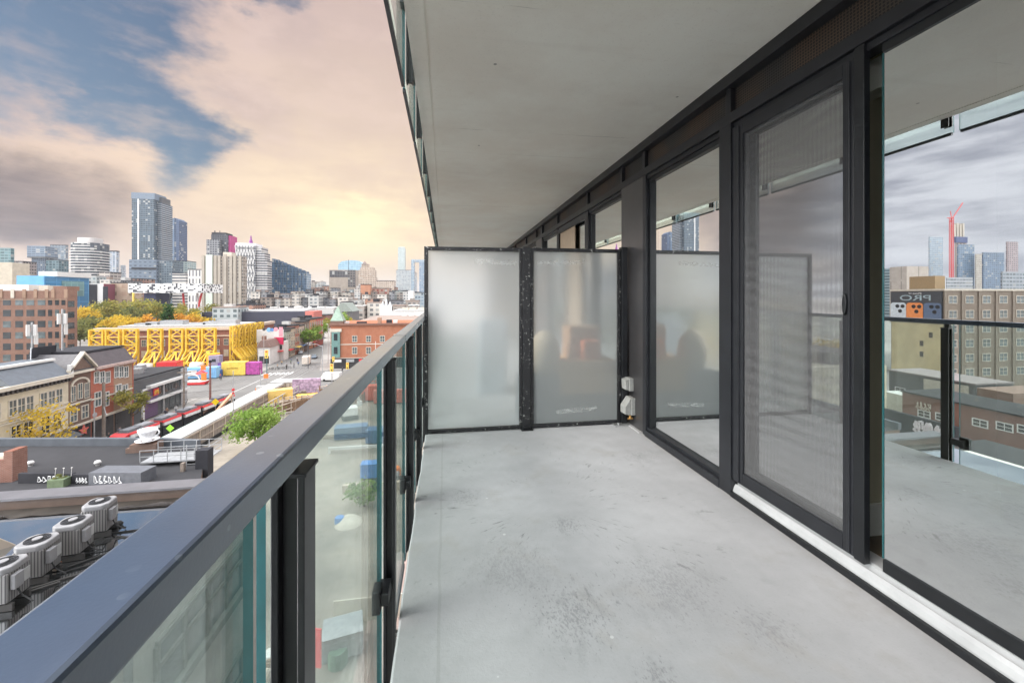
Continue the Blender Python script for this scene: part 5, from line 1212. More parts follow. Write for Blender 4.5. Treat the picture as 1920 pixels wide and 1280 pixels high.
for k, (x0, y0, x1, y1, h, lb) in enumerate(((-37.2, 90.5, -30.5, 97.5, 2.4, 'brown timber pit wall between the green tree and the yellow box'), (-36, 99, -28, 101.5, 2.0, 'dark brown pit wall just below the yellow site box'), (-30, 104.5, -20, 110, 3.0, 'brown timber frame wall right of the yellow site box'))):
    d = Vector((x1 - x0, y1 - y0, 0)); t = thing('shoring_wall', lb, 'timber wall', (x0, y0, GZ + .03))
    MB().bar((0, 0, h / 2), (d.x, d.y, h / 2), .25, h * .8).obj('lagging', M_TIMBER, t)
    for j in range(8): MB().bar((d.x * j / 7, d.y * j / 7, 0), (d.x * j / 7, d.y * j / 7, h + .5), .22).obj('pile', M_BEIGE if j % 2 else M_TIMBER, t)
    MB().bar((0, 0, h + .25), (d.x, d.y, h + .25), .16).obj('top_rail', M_BEIGE, t)
t = thing('kiosk', 'white arched kiosk with red base and orange panel before the blue container', 'kiosk', (-71.8, 129, GZ + .05))
arc = MB(); P = [Vector((-2.6 + 2.6 * (1 - math.cos(math.pi * i / 14)), 0, 3.2 * math.sin(math.pi * i / 14) ** .7)) for i in range(15)]; arc.path(P, .16, 6).obj('white_arch', M_WHITE, t)
MB().slab([(-1.0, .1), (4.2, .1), (4.6, 1.0), (3.0, .7), (-.6, .75)], 'y', -1, 1).obj('red_base', M_REDP, t); MB().slab([(-.6, .76), (3.0, .71), (4.5, 1.02), (2.8, 1.15), (-.5, 1.15)], 'y', -.95, .95).obj('white_stripe', M_WHITE, t)
MB().box(3.0, 4.2, -.2, .2, 1.15, 3.1).obj('orange_panel', M_ORG, t)
t = thing('red_canopy', 'small red pointed canopy just before the blue container', 'canopy', (-71.3, 133.5, GZ + .05)); MB().cyl((0, 0, 0), (0, 0, 2.4), .08, 6).obj('pole', M_GREYMET, t); MB().cyl((0, 0, 2.3), (0, 0, 3.3), 1.7, 8, .1).obj('canopy', M_REDP, t)
t = thing('leaning_beam', 'pale orange beam leaning up beside the streetcar tail', 'beam', (-46.3, 90.5, GZ + .05)); MB().bar((0, 0, 1.0), (.6, 6.2, 3.9), .5).obj('beam', plain('pale_orange', (.60, .33, .20), .7), t); MB().bar((0, 0, 0), (0, 0, 1.2), .3).obj('stand', M_BEIGE, t); MB().bar((.6, 6.2, 0), (.6, 6.2, 4), .2).obj('stand', M_BEIGE, t)
# ================================================================== far side of the crossing
b = bld('corner_building', 'orange brick corner building with a dark cornice and arched corner bay', 'building', 620, 800, 802, 606, 149, M_ORBR, depth=22, roof=M_DKROOF)
MB().box(-b.w / 2 - .5, b.w / 2, -.6, 0, b.h - .4, b.h + .25).obj('cornice', plain('brown_cornice', (.20, .10, .07), .7), b.t)
MB().box(-b.w / 2, b.w / 2, -.12, 0, b.h - 7.2, b.h - 6.9).box(-b.w / 2, b.w / 2, -.12, 0, b.h - 12, b.h - 11.7).obj('string_course', M_STONE, b.t)
for px, py in ((665, 635), (691, 635), (717, 635), (743, 632), (665, 657), (691, 657), (717, 655)):
    p = pt(b, px, py); WIN(b.t, 'S', 0, p.x, p.z, 1.45, 2.0 if py < 640 else 2.2, M_WINMID, M_STONE)
p = pt(b, 630, 640); MB().box(p.x - 1.4, p.x + 1.4, -.5, 0, b.h - 11.5, b.h - 2.6).obj('corner_bay', plain('teal_copper', (.13, .24, .22), .6), b.t)
MB().box(p.x - 1.9, p.x + 1.9, -.55, 0, b.h - 2.6, b.h - 1.6).obj('bay_arch', M_STONE, b.t)
for k in (0, -4.6): WIN(b.t, 'S', -.52, p.x, b.h - 4.4 + k, 1.2, 2.4, M_WINDK)
MB().box(-b.w / 2, b.w / 2, -.25, -.02, .1, 3.6).obj('shopfront', SHOPM, b.t)
for i in range(5): MB().box(-b.w / 2 + 1 + i * 4.2, -b.w / 2 + 3.6 + i * 4.2, -.4, -.26, 2.3, 3.3).obj('shop_sign', [M_WHITE, M_GREYMET, M_REDP, M_WHITE, M_DGREY][i], b.t)
for i, (px, w_, h_) in enumerate(((640, 1.6, .7), (665, 3.2, .6), (705, 1.2, 2.0), (722, 1.8, 1.2), (735, 1.4, 1.0))):
    x = pt(b, px, 600).x; MB().box(x, x + w_, 3, 5, b.h, b.h + h_).obj('chimney' if i == 2 else 'roof_unit', M_TBRICK if i == 2 else [M_WHITE, M_DKROOF][i % 2], b.t)
p = pt(b, 630, 606); MB().box(p.x - 2.1, p.x + 2.1, .8, 5, b.h, b.h + 1.1).obj('turret_base', M_DBRICK, b.t)
MB().cyl((p.x, 2.9, b.h + 1.1), (p.x, 2.9, b.h + 6.0), 3.0, 4, .25).obj('copper_turret', plain('green_copper', (.25, .34, .27), .6, 0, .15, 1), b.t)
b = bld('flat_roof_hall', 'wide hall with a flat pinkish brown roof behind the orange corner building', 'building', 672, 830, 832, 600, 186, plain('pink_brown', (.40, .31, .27), .8), depth=48)
MB().box(-b.w / 2, b.w / 2, 0, b.d, b.h, b.h + .1).obj('roof', ground_mat('pink_brown_roof', (.27, .21, .18), .1, .1, .7), b.t)
for i in range(4):
    x = pt(b, 735 + i * 16, 580).x; MB().box(x, x + 2.8, 40, 43, b.h + .1, b.h + 1.6).obj('roof_unit', M_WHITE, b.t)
b = bld('white_warehouse', 'low white roofed warehouse just left of the privacy screen', 'warehouse', 735, 840, 842, 583, 262, M_WHITE, depth=40, par=.4, roof=plain('white_roof', (.42, .41, .40), .8))
for px in (752, 766, 782): x = pt(b, px, 580).x; MB().box(x, x + 4, 6, 10, b.h + .4, b.h + 2).obj('roof_unit', M_STONE, b.t)
b = bld('church', 'small grey hipped roof church in the roofscape right of the brick row', 'church', 626, 660, 664, 584, 250, M_SLATE, depth=20)
MB().slab([(-b.w / 2 - .5, b.h), (b.w / 2 + .5, b.h), (b.w / 2 - 4, b.h + 5), (-b.w / 2 + 4, b.h + 5)], 'y', -.5, 20).obj('roof', plain('green_grey_roof', (.25, .28, .25), .8), b.t)
b = bld('white_domed_house', 'white turreted house among dark roofs left of the screen', 'house', 712, 735, 737, 573, 300, M_WHITE, depth=10)
for k in (-.3, 0, .3): MB().cyl((b.w * k, 3, b.h), (b.w * k, 3, b.h + (5 if k == 0 else 3)), b.w * .18, 6, .2).obj('turret_roof', M_GREYMET, b.t)
# long dark wall
b = bld('long_dark_wall', 'long dark navy blank wall of a big flat building behind the yellow frames', 'building', 378, 572, 589, 584, 305, plain('navy_cladding', (.04, .04, .062), .7, 0, .08, .2), depth=30)
q_ = PY(572, 584, 305).x - b.loc.x
MB().box(q_, PY(588, 584, 305).x - b.loc.x, -.1, 20, 0, b.h + .1).obj('red_end', plain('salmon_red', (.52, .16, .13), .8), b.t)
MB().box(-b.w / 2 + 6, b.w / 2 - 2, 6, 29, b.h, b.h + .9).obj('roof', ROOFS[2], b.t)
b = bld('long_white_roof', 'long low white roof edge in front of the grey towers', 'building', 462, 625, 628, 578, 350, plain('white_wall_dull', (.58, .56, .53), .8), depth=30, par=.6, roof=ROOFS[2])
for i in range(9):
    x = -b.w / 2 + 5 + i * 6; MB().box(x, x + 2 + i % 3, 4, 8, b.h + .6, b.h + 1.5 + .6 * (i % 2)).obj('roof_unit', ROOFS[i % 3], b.t)
# north corner: white billboard building and small shops
b = bld('billboard_building', 'white corner building topped by a billboard with coloured shapes', 'building', 482, 532, 560, 640, 172, plain('offwhite_stucco', (.60, .57, .54), .8), depth=4.8)
MB().box(-b.w / 2, b.w / 2, -.4, 0, b.h - .2, b.h + 4.8).obj('billboard', M_WHITE, b.t)
for i, (px, py, m_, r_) in enumerate(((496, 615, M_DARKTRIM, .6), (505, 616, M_LBLUE, .85), (511, 616, M_BLUEP, .65), (518, 615, plain('pink_paint', (.75, .30, .36), .6), .8))):
    p = pt(b, px, py + 2); MB().cyl((p.x, -.41, p.z), (p.x, -.46, p.z), r_, 12).obj('painted_disc', m_, b.t)
p0 = pt(b, 524, 613); p1 = pt(b, 531, 630); MB().box(p0.x, p1.x, -.45, -.41, p1.z, p0.z).obj('pink_panel', bpy.data.materials['pink_paint'], b.t)
p0 = pt(b, 515, 632); p1 = pt(b, 532, 645); MB().box(p0.x, p1.x, -.5, 0, p1.z, p0.z).obj('red_sign_band', plain('crimson_sign', (.60, .02, .09), .5), b.t)
p0 = pt(b, 515, 657); MB().box(p0.x, b.w / 2, -2.0, 0, p0.z - .3, p0.z).obj('awning', M_REDP, b.t)
for i in range(3): WIN(b.t, 'S', 0, -b.w * .3 + i * 3.2, 5.2, 1.4, 1.8, M_WINDK)
for i in range(14):
    x = -b.w / 2 + rf.uniform(0, b.w * .8); MB().box(x, x + rf.uniform(.6, 2), rf.uniform(1, 3), 4.5, b.h, b.h + rf.uniform(.6, 1.8)).obj('roof_unit', [M_WHITE, M_GREYMET, M_DGREY][i % 3], b.t)
b = bld('small_shop', 'small white gabled shop with a brown roof at the crossing', 'shop', 484, 506, 510, 651, 163, M_WHITE, depth=9)
MB().slab([(-b.w / 2 - .4, b.h), (b.w / 2 + .4, b.h), (b.w / 2 - 1, b.h + 2.6), (-b.w / 2 + 1, b.h + 2.6)], 'y', -.4, 9.4).obj('roof', plain('brown_shingle', (.20, .13, .11), .85), b.t)
MB().box(-b.w / 2 + .4, b.w / 2 - .3, -.1, 0, .3, 3).obj('shopfront', SHOPM, b.t)
MB().box(-1.6, -.4, 2, 3.2, b.h + 2.4, b.h + 4).obj('chimney', M_BRICK, b.t)
nm = ['grey green', 'tan', 'red brown', 'pale pink', 'dark brown', 'orange brick', 'deep red']
cols_ = [(.30, .32, .27), (.45, .37, .28), (.33, .14, .10), (.50, .38, .33), (.16, .11, .09), (.42, .19, .11), (.36, .09, .07)]
Yn = 177.0
for i, (pc, pr, yt) in enumerate(((537, 545, 622), (545, 553, 617), (553, 561, 611), (561, 570, 612), (570, 580, 604), (580, 592, 600), (592, 606, 598))):
    b = bld('street_shop', nm[i] + ' narrow shop house on the north side of the street beyond the crossing', 'shop house', pc - 22, pc, pr, yt, Yn, plain('shopwall_%d' % i, cols_[i], .85, 0, .12, .5), par=.5)
    for r_ in range(2):
        for c_ in range(2): WIN(b.t, 'S', 0, b.w / 2 - 1.5 - c_ * 2.6, b.h - 2.0 - r_ * 3.4, 1.1, 1.7, M_WINMID, M_STONE)
    n_ = max(2, int(b.d / 3.0))
    for c_ in range(n_):
        for r_ in range(3): WIN(b.t, 'E', b.w / 2, b.d * (c_ + .5) / n_, b.h - 2.3 - r_ * 3.6, 1.25, 1.9, M_WINDK if (c_ + r_) % 2 else M_WINMID, M_STONE)
    MB().box(b.w / 2, b.w / 2 + 1.5, .3, b.d - .3, 3.1, 3.4).obj('awning', [M_REDP, M_DGREY, M_YELP, M_BLUEP, M_WHITE, M_REDP, M_DGREY][i], b.t)
    MB().box(b.w / 2 - 6, b.w / 2 - 3, 2, 4, b.h + .5, b.h + 1.8).obj('roof_unit', ROOFS[i % 5], b.t)
    Yn = b.y1 + .2
b = bld('street_shop', 'long red brick terrace with regular windows on the far north side of the street', 'terrace', 572, 610, 612, 592, 330, F('red_terrace', (.36, .14, .09), (.10, .09, .09), 3, 3.6, .4, .55), depth=60, par=.6)

# ================================================================== poles, signals, wires
def pole(label, x, y, h, r=.14, m_=M_POLEW, arm=None, name='utility_pole', cat='pole', head=None, z=GZ):
    t = thing(name, label, cat, (x, y, z))
    MB().cyl((0, 0, 0), (0, 0, h), r, 8, r * .8).obj('shaft', m_, t)
    if arm: 
        a = MB(); a.path([(0, 0, h - .3), (arm[0] * .5, arm[1] * .5, h + .5), (arm[0], arm[1], h + .45)], .06); a.obj('arm', M_GREYMET, t)
        MB().box(arm[0] - .25, arm[0] + .25, arm[1] - .14, arm[1] + .14, h + .33, h + .47).obj('lamp_head', M_WHITE, t)
    return t
t = pole('weathered wooden utility pole with a crossarm beside the streetcar', -50.6, 89, 11.2, .2)
MB().box(-1.2, 1.2, -.07, .07, 10.2, 10.4).obj('crossarm', M_POLEW, t); MB().cyl((.4, 0, 8.6), (.4, 0, 9.8), .28, 10).obj('transformer', M_GREYMET, t)
t = pole('brown pole standing past the streetcar tail with a dark cap', -49.8, 96.5, 11.0, .22, plain('brown_pole', (.22, .10, .08), .7)); MB().cyl((0, 0, 11), (0, 0, 11.5), .3, 8).obj('cap', M_DKROOF, t)
t = pole('grey wooden pole in front of the red brick shop house', -58.2, 80.6, 10.4, .26, M_POLEW)
MB().path([(0, 0, 6.2), (2.0, -2.2, 5.2)], .06).obj('brace', M_GREYMET, t)
t = pole('slim grey street lamp pole before the cream shop house', -57.4, 77.6, 7.8, .10, M_GREYMET); MB().cyl((.05, 0, 5.6), (.12, 0, 5.6), .42, 14).obj('round_sign', M_GREYMET, t)
t = pole('thin tall mast with red lamps rising from the covered walkway', -40.0, 85.2, 11, .09, M_GREYMET); MB().cyl((0, 0, 7.2), (0, 0, 7.6), .25, 8).cyl((0, 0, 6.6), (0, 0, 6.9), .2, 8).obj('red_lamp', M_REDP, t)
t = pole('pole with white equipment box near the middle of the street', -44.6, 108, 7.2, .1, M_GREYMET); MB().box(-.9, .9, -.3, .3, 2.2, 3.4).obj('white_box', M_WHITE, t)
def signal(label, x, y, h, face=-1, big=1.0, teal=False):
    t = thing('traffic_light', label, 'traffic light', (x, y, GZ + .04), group='traffic lights at the crossing')
    MB().cyl((0, 0, 0), (0, 0, h), .12, 8).obj('pole', plain('teal_pole', (.05, .12, .13), .5) if teal else M_GREYMET, t)
    hd = MB().box(-.32 * big, .32 * big, -.4, -.12, h - 1.7 * big, h).obj('signal_head', M_YELP, t)
    for k, m_ in enumerate((M_REDP, M_YELP, M_DARKTRIM)): MB().cyl((0, -.40, h - .3 * big - k * .52 * big), (0, -.46, h - .3 * big - k * .52 * big), .17 * big, 10).obj('lens', m_, hd)
    return t
signal('yellow traffic light on a teal pole at the end of the covered walkway', -55.6, 139, 8.2, teal=True, big=1.5)
signal('yellow traffic light before the orange brick building, left of two', -31.5, 121, 6.2, big=1.3); signal('yellow traffic light before the orange brick building, nearer the rail', -28.0, 124, 6.0, big=1.1)
signal('small traffic light in front of the teal corner bay', -36.2, 141, 5.4)
pole('street lamp with curved arm before the orange brick corner', -36.8, 131, 10.2, .12, M_GREYMET, (-3.6, 0), 'street_lamp', 'street lamp')
pole('tall street lamp in the gap left of the orange brick corner', -43.0, 160, 14.5, .12, M_GREYMET, (-.2, -.4), 'street_lamp', 'street lamp')
pole('white tipped street lamp on the far north corner', -65.0, 160, 11.5, .11, M_GREYMET, (1.8, -.5), 'street_lamp', 'street lamp')
pole('dark pole in the middle of the far street', -47.0, 150.5, 9.4, .13, plain('dark_pole', (.09, .09, .10), .6), None)
pole('white pole right of the second window of the orange brick building', -22.5, 138, 10.5, .1, M_WHITE, None)
def roadsign(name, label, x, y, h, m_, shape, s):
    t = thing(name, label, 'road sign', (x, y, GZ)); MB().cyl((0, 0, 0), (0, 0, h), .05, 6).obj('post', M_GREYMET, t)
    if shape == 'd': MB().slab([(0, h - s), (s, h), (0, h + s), (-s, h)], 'y', -.08, -.04).obj('plate', m_, t)
    else: MB().box(-s, s, -.08, -.04, h - s, h + s).obj('plate', m_, t)
roadsign('diamond_sign', 'lime green diamond sign beside the red streetcar', -45.0, 75.6, 3.4, plain('lime_sign', (.40, .78, .06), .4), 'd', .62)
roadsign('diamond_sign', 'yellow diamond sign at the streetcar tail', -46.5, 92.0, 3.6, plain('yellow_sign', (.85, .62, .02), .4), 'd', .72)
roadsign('work_sign', 'orange construction sign on the crossing', -50.6, 126, 2.4, M_ORG, 's', .62)
roadsign('work_sign', 'orange construction sign behind the blue container', -71.0, 134, 4.0, M_ORG, 's', .7)
t = thing('barrier', 'orange tipped barrier lying by the end of the walkway roof', 'barrier', (-46.5, 117, GZ + .04)); MB().box(-3, 3, -.3, .3, 0, .9).obj('base', M_ORG, t); MB().slab([(.6, .9), (3, .9), (3, 1.9)], 'y', -.25, .25).obj('tip', M_ORG, t)
wr = MB()
for k in range(4): wr.path([(-48.5 + k * .9, 40 + i * 12, GZ + 6.1 - .25 * (i % 2)) for i in range(10)], .018, 4)
tag(wr.obj('overhead_wires', M_DARKTRIM), 'thin black tram wires above the main street', 'wires')
wr = MB()
for a, c in (((-58.2, 80.6, GZ + 9.6), (-50.6, 89, GZ + 10.2)), ((-50.6, 89, GZ + 10.3), (-49.8, 96.5, GZ + 10.6)), ((-58.2, 80.6, GZ + 8.5), (-40, 85, GZ + 7.5)), ((-58.2, 80.6, GZ + 9), (-57, 60, GZ + 8.6)), ((-49.8, 96.5, GZ + 10.6), (-55.6, 139, GZ + 8))):
    m_ = (Vector(a) + Vector(c)) / 2 - Vector((0, 0, .5)); wr.path([a, m_, c], .03, 4)
tag(wr.obj('service_wires', M_DARKTRIM), 'sagging service wires between the wooden poles', 'wires')

# ================================================================== people and cars, a few pixels each
def person(label, x, y, rot, top, legs, skin=(.48, .30, .22), step=.22, z=GZ + .16):
    me = bpy.data.meshes.new('person'); J = [(0, 0, .95), (0, 0, 1.18), (0, .01, 1.42), (0, .02, 1.54), (0, .03, 1.66), (0, .03, 1.76),
        (-.2, 0, 1.40), (-.27, -.06, 1.12), (-.26, .08, .90), (.2, 0, 1.40), (.27, .08, 1.12), (.26, .18, .92),
        (-.1, 0, .88), (-.11, step * .6, .50), (-.11, step * .5, .08), (-.11, step * .5 + .15, .04), (.1, 0, .88), (.11, -step * .3, .50), (.11, -step, .10), (.11, -step + .15, .04)]
    E = [(0, 1), (1, 2), (2, 3), (3, 4), (4, 5), (2, 6), (6, 7), (7, 8), (2, 9), (9, 10), (10, 11), (0, 12), (12, 13), (13, 14), (14, 15), (0, 16), (16, 17), (17, 18), (18, 19)]
    rad = [.15, .15, .16, .06, .10, .07, .07, .055, .04, .07, .055, .04, .10, .075, .05, .04, .10, .075, .05, .04]
    me.from_pydata(J, E, []); o = bpy.data.objects.new('person', me); COL.objects.link(o)
    o.modifiers.new('skin', 'SKIN'); sv_ = me.skin_vertices[0].data
    for i, r in enumerate(rad): sv_[i].radius = (r, r)
    sv_[0].use_root = True
    o.modifiers.new('sub', 'SUBSURF').levels = 1
    dg = bpy.context.evaluated_depsgraph_get(); m2 = bpy.data.meshes.new_from_object(o.evaluated_get(dg)); bpy.data.objects.remove(o)
    m2.materials.clear()
    for nm_, c in (('skin', skin), ('jacket', top), ('trousers', legs)): m2.materials.append(plain('%s_%s' % (nm_, label[:12]), c, .8))
    for p in m2.polygons:
        c = p.center; p.material_index = 0 if c.z > 1.5 or (abs(c.x) > .2 and c.z < .97) else (1 if c.z > .93 else 2)
    o = bpy.data.objects.new('person', m2); COL.objects.link(o); o.location = (x, y, z); o.rotation_euler.z = rot
    b_ = MB().lathe([(.02, .13), (.08, .11), (.11, .05), (.115, -.02), (.10, -.07)], 10); h_ = b_.obj('hair', M_DARKTRIM, o, (0, .015, 1.68), True)
    return tag(o, label, 'person')
pp = [('person in black walking past the tan brick shop house', -57.3, 88.2, 0, (.02, .02, .025), (.02, .02, .02)), ('person in grey on the pavement before the red brick shopfront', -57.6, 83.2, .5, (.2, .2, .22), (.04, .04, .06)),
      ('person in a dark coat under the purple sign wall', -57.2, 94.6, 2.8, (.05, .05, .07), (.03, .03, .04)), ('person in a brown jacket near the restaurant sign', -57.8, 96.0, .2, (.25, .15, .09), (.05, .05, .07)),
      ('person in white by the restaurant doors', -57.0, 97.6, 3.0, (.6, .6, .6), (.06, .07, .12)), ('person in dark blue crossing by the plaza containers', -66, 133.5, 1.2, (.06, .08, .18), (.05, .05, .05)),
      ('person in red walking beside the dark blue bin box', -67.2, 135.6, 1.6, (.45, .06, .05), (.04, .04, .05)), ('person in black standing in the middle of the crossing', -53.6, 149.5, 0, (.03, .03, .03), (.03, .03, .03)),
      ('person in grey crossing toward the far street', -55.5, 155, .3, (.3, .3, .3), (.05, .05, .05)), ('person in a tan coat at the far crosswalk', -57.4, 152, 2.0, (.42, .3, .18), (.06, .06, .06)), ('person in dark clothes at the foot of the orange brick corner', -33.5, 141, 1.0, (.04, .04, .05), (.04, .04, .05)),
      ('person in black seated height at the base of the grey wooden pole', -57.0, 80.0, 1.5, (.02, .02, .02), (.02, .02, .02))]
pp[-1] = ('person in black beside the base of the grey wooden pole', *pp[-1][1:])
for a in pp: person(*a)
def car(label, x, y, rot, m_, group='cars on the far street'):
    t = thing('parked_car', label, 'car', (x, y, GZ + .04), rot, group)
    MB().slab([(-2.2, .35), (2.2, .35), (2.25, .75), (1.3, .92), (-1.9, .98), (-2.25, .8)], 'x', -.88, .88).obj('body', m_, t, bevel=.05)
    MB().slab([(-1.8, .97), (1.2, .93), (.5, 1.42), (-1.3, 1.45)], 'x', -.76, .76).obj('cabin_glass', M_WINDK, t)
    MB().slab([(-1.3, 1.44), (.5, 1.41), (.4, 1.49), (-1.2, 1.5)], 'x', -.72, .72).obj('roof', m_, t)
    for sx in (-1, 1):
        for yy in (-1.35, 1.4): MB().cyl((sx * .72, yy, .33), (sx * .9, yy, .33), .33, 12).obj('wheel', M_RUBBER, t)
    return t
car('silver car waiting under the green street trees', -62.5, 190, R(18), plain('silver_paint', (.45, .46, .48), .3, .5)); car('dark car behind the silver one up the street', -66, 201, R(18), plain('dark_car_paint', (.04, .045, .055), .3))
car('white car at the far end of the street trees', -70, 215, R(20), M_WHITE); car('blue grey car crossing beneath the turret building', -52.5, 176, R(10), plain('bluegrey_paint', (.16, .20, .25), .3, .4)); car('black car parked on the left kerb beyond the crossing', -66.5, 172, R(6), plain('black_car_paint', (.02, .02, .022), .25))
t = thing('delivery_van', 'white delivery van stopped at the crossing near the traffic lights', 'van', (-33.5, 128, GZ + .04), R(80))
MB().slab([(-2.8, .4), (2.6, .4), (2.8, 1.2), (2.0, 2.5), (-2.8, 2.6)], 'x', -1, 1).obj('body', M_WHITE, t, bevel=.06); MB().slab([(2.02, 2.4), (2.72, 1.3), (2.78, 1.3), (2.1, 2.42)], 'x', -.85, .85).obj('windshield', M_WINDK, t)
for sx in (-1, 1):
    for yy in (-1.8, 1.7): MB().cyl((sx * .85, yy, .38), (sx * 1.02, yy, .38), .38, 12).obj('wheel', M_RUBBER, t)
t = thing('delivery_truck', 'white box truck turning at the crossing', 'truck', (-50.5, 160, GZ + .04), R(12))
MB().box(-1.2, 1.2, -3.4, 1.5, .7, 3.2).obj('cargo_box', plain('cream_box', (.66, .60, .52), .6), t); MB().box(-1.1, 1.1, 1.6, 3.2, .5, 2.3).obj('cab', M_WHITE, t)
for sx in (-1, 1):
    for yy in (-2.2, 2.3): MB().cyl((sx * .9, yy, .45), (sx * 1.15, yy, .45), .45, 12).obj('wheel', M_RUBBER, t)

# ================================================================== grey roofed building in the foreground
t = thing('flat_roof_building', 'low building with a broad grey membrane roof in front of the shop houses', 'building', (-30, 36, GZ))
poly = [(-12.5, -1.2), (12.5, -3.5), (9.5, 3.0), (7.9, 5.0), (3.8, 6.2), (-12.5, 8.8)]
H_ = 11.5
MB().prism(poly, 0, H_).obj('walls', M_DBRICK, t)
MB().prism([(x, y) for x, y in poly], H_, H_ + .04).obj('roof', M_GREYROOF, t)
cb = MB()
for a, c in zip(poly[3:], poly[4:] + poly[:1]):
    cb.bar((a[0], a[1], H_ + .35), (c[0], c[1], H_ + .35), .4, .7)
cb.obj('parapet', plain('grey_blue_flashing', (.085, .095, .11), .6, 0, .15, 1), t)
BX = Vector((-30, 36, GZ))
for px, py, lb in ((57, 873, 'white dome vent on the grey roof, left of two'), (183, 872, 'white dome vent on the grey roof, right of two')):
    p = PZ(px, py, GZ + H_ + .04); tag(MB().lathe([(.01, .42), (.16, .38), (.24, .26), (.2, .16), (.12, .12), (.12, 0)], 14).obj('roof_vent', M_WHITE, None, p, True), lb, 'vent', 'dome vents on the grey roof')
p = PZ(14, 900, GZ + H_); t = thing('brick_chimney', 'worn red brick chimney at the left edge of the grey roof', 'chimney', p)
MB().box(-1.1, .75, -.5, .6, 0, 1.7).box(.2, .75, -.5, .6, 1.7, 2.3).obj('stack', brick_mat('worn_red_brick', (.20, .07, .045), (.26, .11, .075), (.32, .28, .25)), t); MB().box(-.8, .1, -.3, .4, 1.7, 1.95).obj('cap', M_STONE, t)
def squiggle(parent, w_, h_, m_, loc, seed, rotz=0, n=7, r=.035, axis='y'):
    """looping spray-can scrawl"""
    rr = random.Random(seed); b_ = MB(); x = 0
    for k in range(n):
        cw = w_ / n * .92; x0 = k * w_ / n
        P = [(x0 + cw * rr.uniform(0, .3), rr.uniform(0, .3) * h_), (x0 + cw * rr.uniform(.1, .5), h_ * rr.uniform(.8, 1)), (x0 + cw * rr.uniform(.5, .9), h_ * rr.uniform(.5, 1)), (x0 + cw * rr.uniform(.2, .7), h_ * rr.uniform(.3, .5)), (x0 + cw, h_ * rr.uniform(0, .25)), (x0 + cw * .3, 0)]
        pts = [Vector((a, -.02, c)) for a, c in P]; b_.path(pts, r, 5)
    return b_.obj('graffiti', m_, parent, loc, rotz=rotz)
M_SPRAY = plain('white_spray', (.74, .74, .74), .8)
for pa, pb_, yt, yb, seed, lb, m_ in ((34, 135, 886, 907, 4, 'black low wall with white graffiti beside the brick chimney', M_DKROOF), (166, 264, 884, 910, 9, 'dark roof box with white graffiti near the parapet', plain('grey_top_box', (.11, .115, .13), .5)), (128, 168, 888, 908, 12, 'short dark wall piece with faint graffiti behind the green planter', M_DKROOF)):
    a = PZ(pa, yb, GZ + H_); c = PZ(pb_, yb, GZ + H_); top_ = PY(pa, yt, a.y).z
    t = thing('graffiti_wall', lb, 'wall', a); d = c - a; rz = math.atan2(d.y, d.x)
    hh = max(.5, (top_ - a.z) * .92); t.rotation_euler.z = rz
    MB().box(0, d.length, 0, .25 if pa != 166 else 1.3, 0, hh).obj('wall', m_, t)
    squiggle(t, d.length * .55, hh * .6, M_SPRAY, (d.length * (.36 if pa != 166 else .1), 0, hh * .2), seed, n=6 if pa != 128 else 4, r=.028)
p = PZ(112, 912, GZ + H_); t = thing('planter', 'green box planter with a few white flowers on the grey roof', 'planter', p)
MB().box(-.5, .5, -.35, .35, 0, .62).obj('box', plain('olive_green_box', (.12, .16, .09), .7), t)
o = bpy.data.objects.new('plants', crown_mesh('plants', 160, .45, .3, .22, .05, 4, L_DOLIVE, 8)); COL.objects.link(o); o.parent = t; o.location.z = .75
for k in range(3): MB().cyl((-.3 + k * .5, 0, .7), (-.25 + k * .5, 0, 1.3), .015, 5).lathe([(.01, 1.36), (.06, 1.33), (.01, 1.28)], 8, (-.25 + k * .5, 0)).obj('flower', M_WHITE, t)
# giant teacup on a brick pier
p = PZ(272, 846, GZ + H_); t = thing('brick_pier', 'dark brick pier with a stepped top at the far roof edge', 'pier', p)
MB().box(-.95, 1.1, -.4, .6, 0, .75).box(-1.25, -.95, -.4, .4, 0, .45).box(-.3, .55, -.3, .5, .75, .9).obj('pier', M_DBRICK, t)
t = thing('giant_teacup', 'oversized white teacup sculpture standing on the dark brick pier', 'sculpture', p + Vector((.12, .1, .9)))
MB().lathe([(.01, 0), (.34, .0), (.36, .08), (.30, .14), (.52, .42), (.66, .85), (.70, 1.05), (.66, 1.05), (.60, .85), (.45, .45), (.01, .2)], 26).obj('cup', plain('white_ceramic', (.78, .78, .79), .25), t, smooth=True)
MB().lathe([(.01, -.02), (.5, .0), (.86, .1), (.86, .13), (.5, .05)], 24).obj('saucer', bpy.data.materials['white_ceramic'], t, smooth=True)
MB().path([(.58, 0, .9), (.82, 0, .95), (.95, 0, .75), (.85, 0, .5), (.52, 0, .4)], .055, 8).obj('handle', bpy.data.materials['white_ceramic'], t, smooth=True)
# steel stair platform
p = PZ(262, 878, GZ + H_ + .0); t = thing('steel_platform', 'galvanised steel walkway with railings and ladder on the roof edge', 'platform', p)
W_ = 4.9; MB().box(0, W_, 0, 2.1, .35, .45).obj('deck', M_GREYMET, t)
for y_ in (0, 2.1):
    r = MB()
    for z in (.9, 1.4): r.bar((0, y_, z), (W_, y_, z), .045)
    r.obj('rail', M_GREYMET, t)
    for k in range(6): MB().bar((W_ * k / 5, y_, .45), (W_ * k / 5, y_, 1.4), .045).obj('stanchion', M_GREYMET, t)
r = MB().bar((W_, 0, .9), (W_, 2.1, .9), .045).bar((W_, 0, 1.4), (W_, 2.1, 1.4), .045); r.obj('rail', M_GREYMET, t)
lad = MB(); lad.bar((W_ - 1.5, -.1, -2.6), (W_ - 1.5, -.1, 1.7), .06).bar((W_ - .8, -.1, -2.6), (W_ - .8, -.1, 1.7), .06)
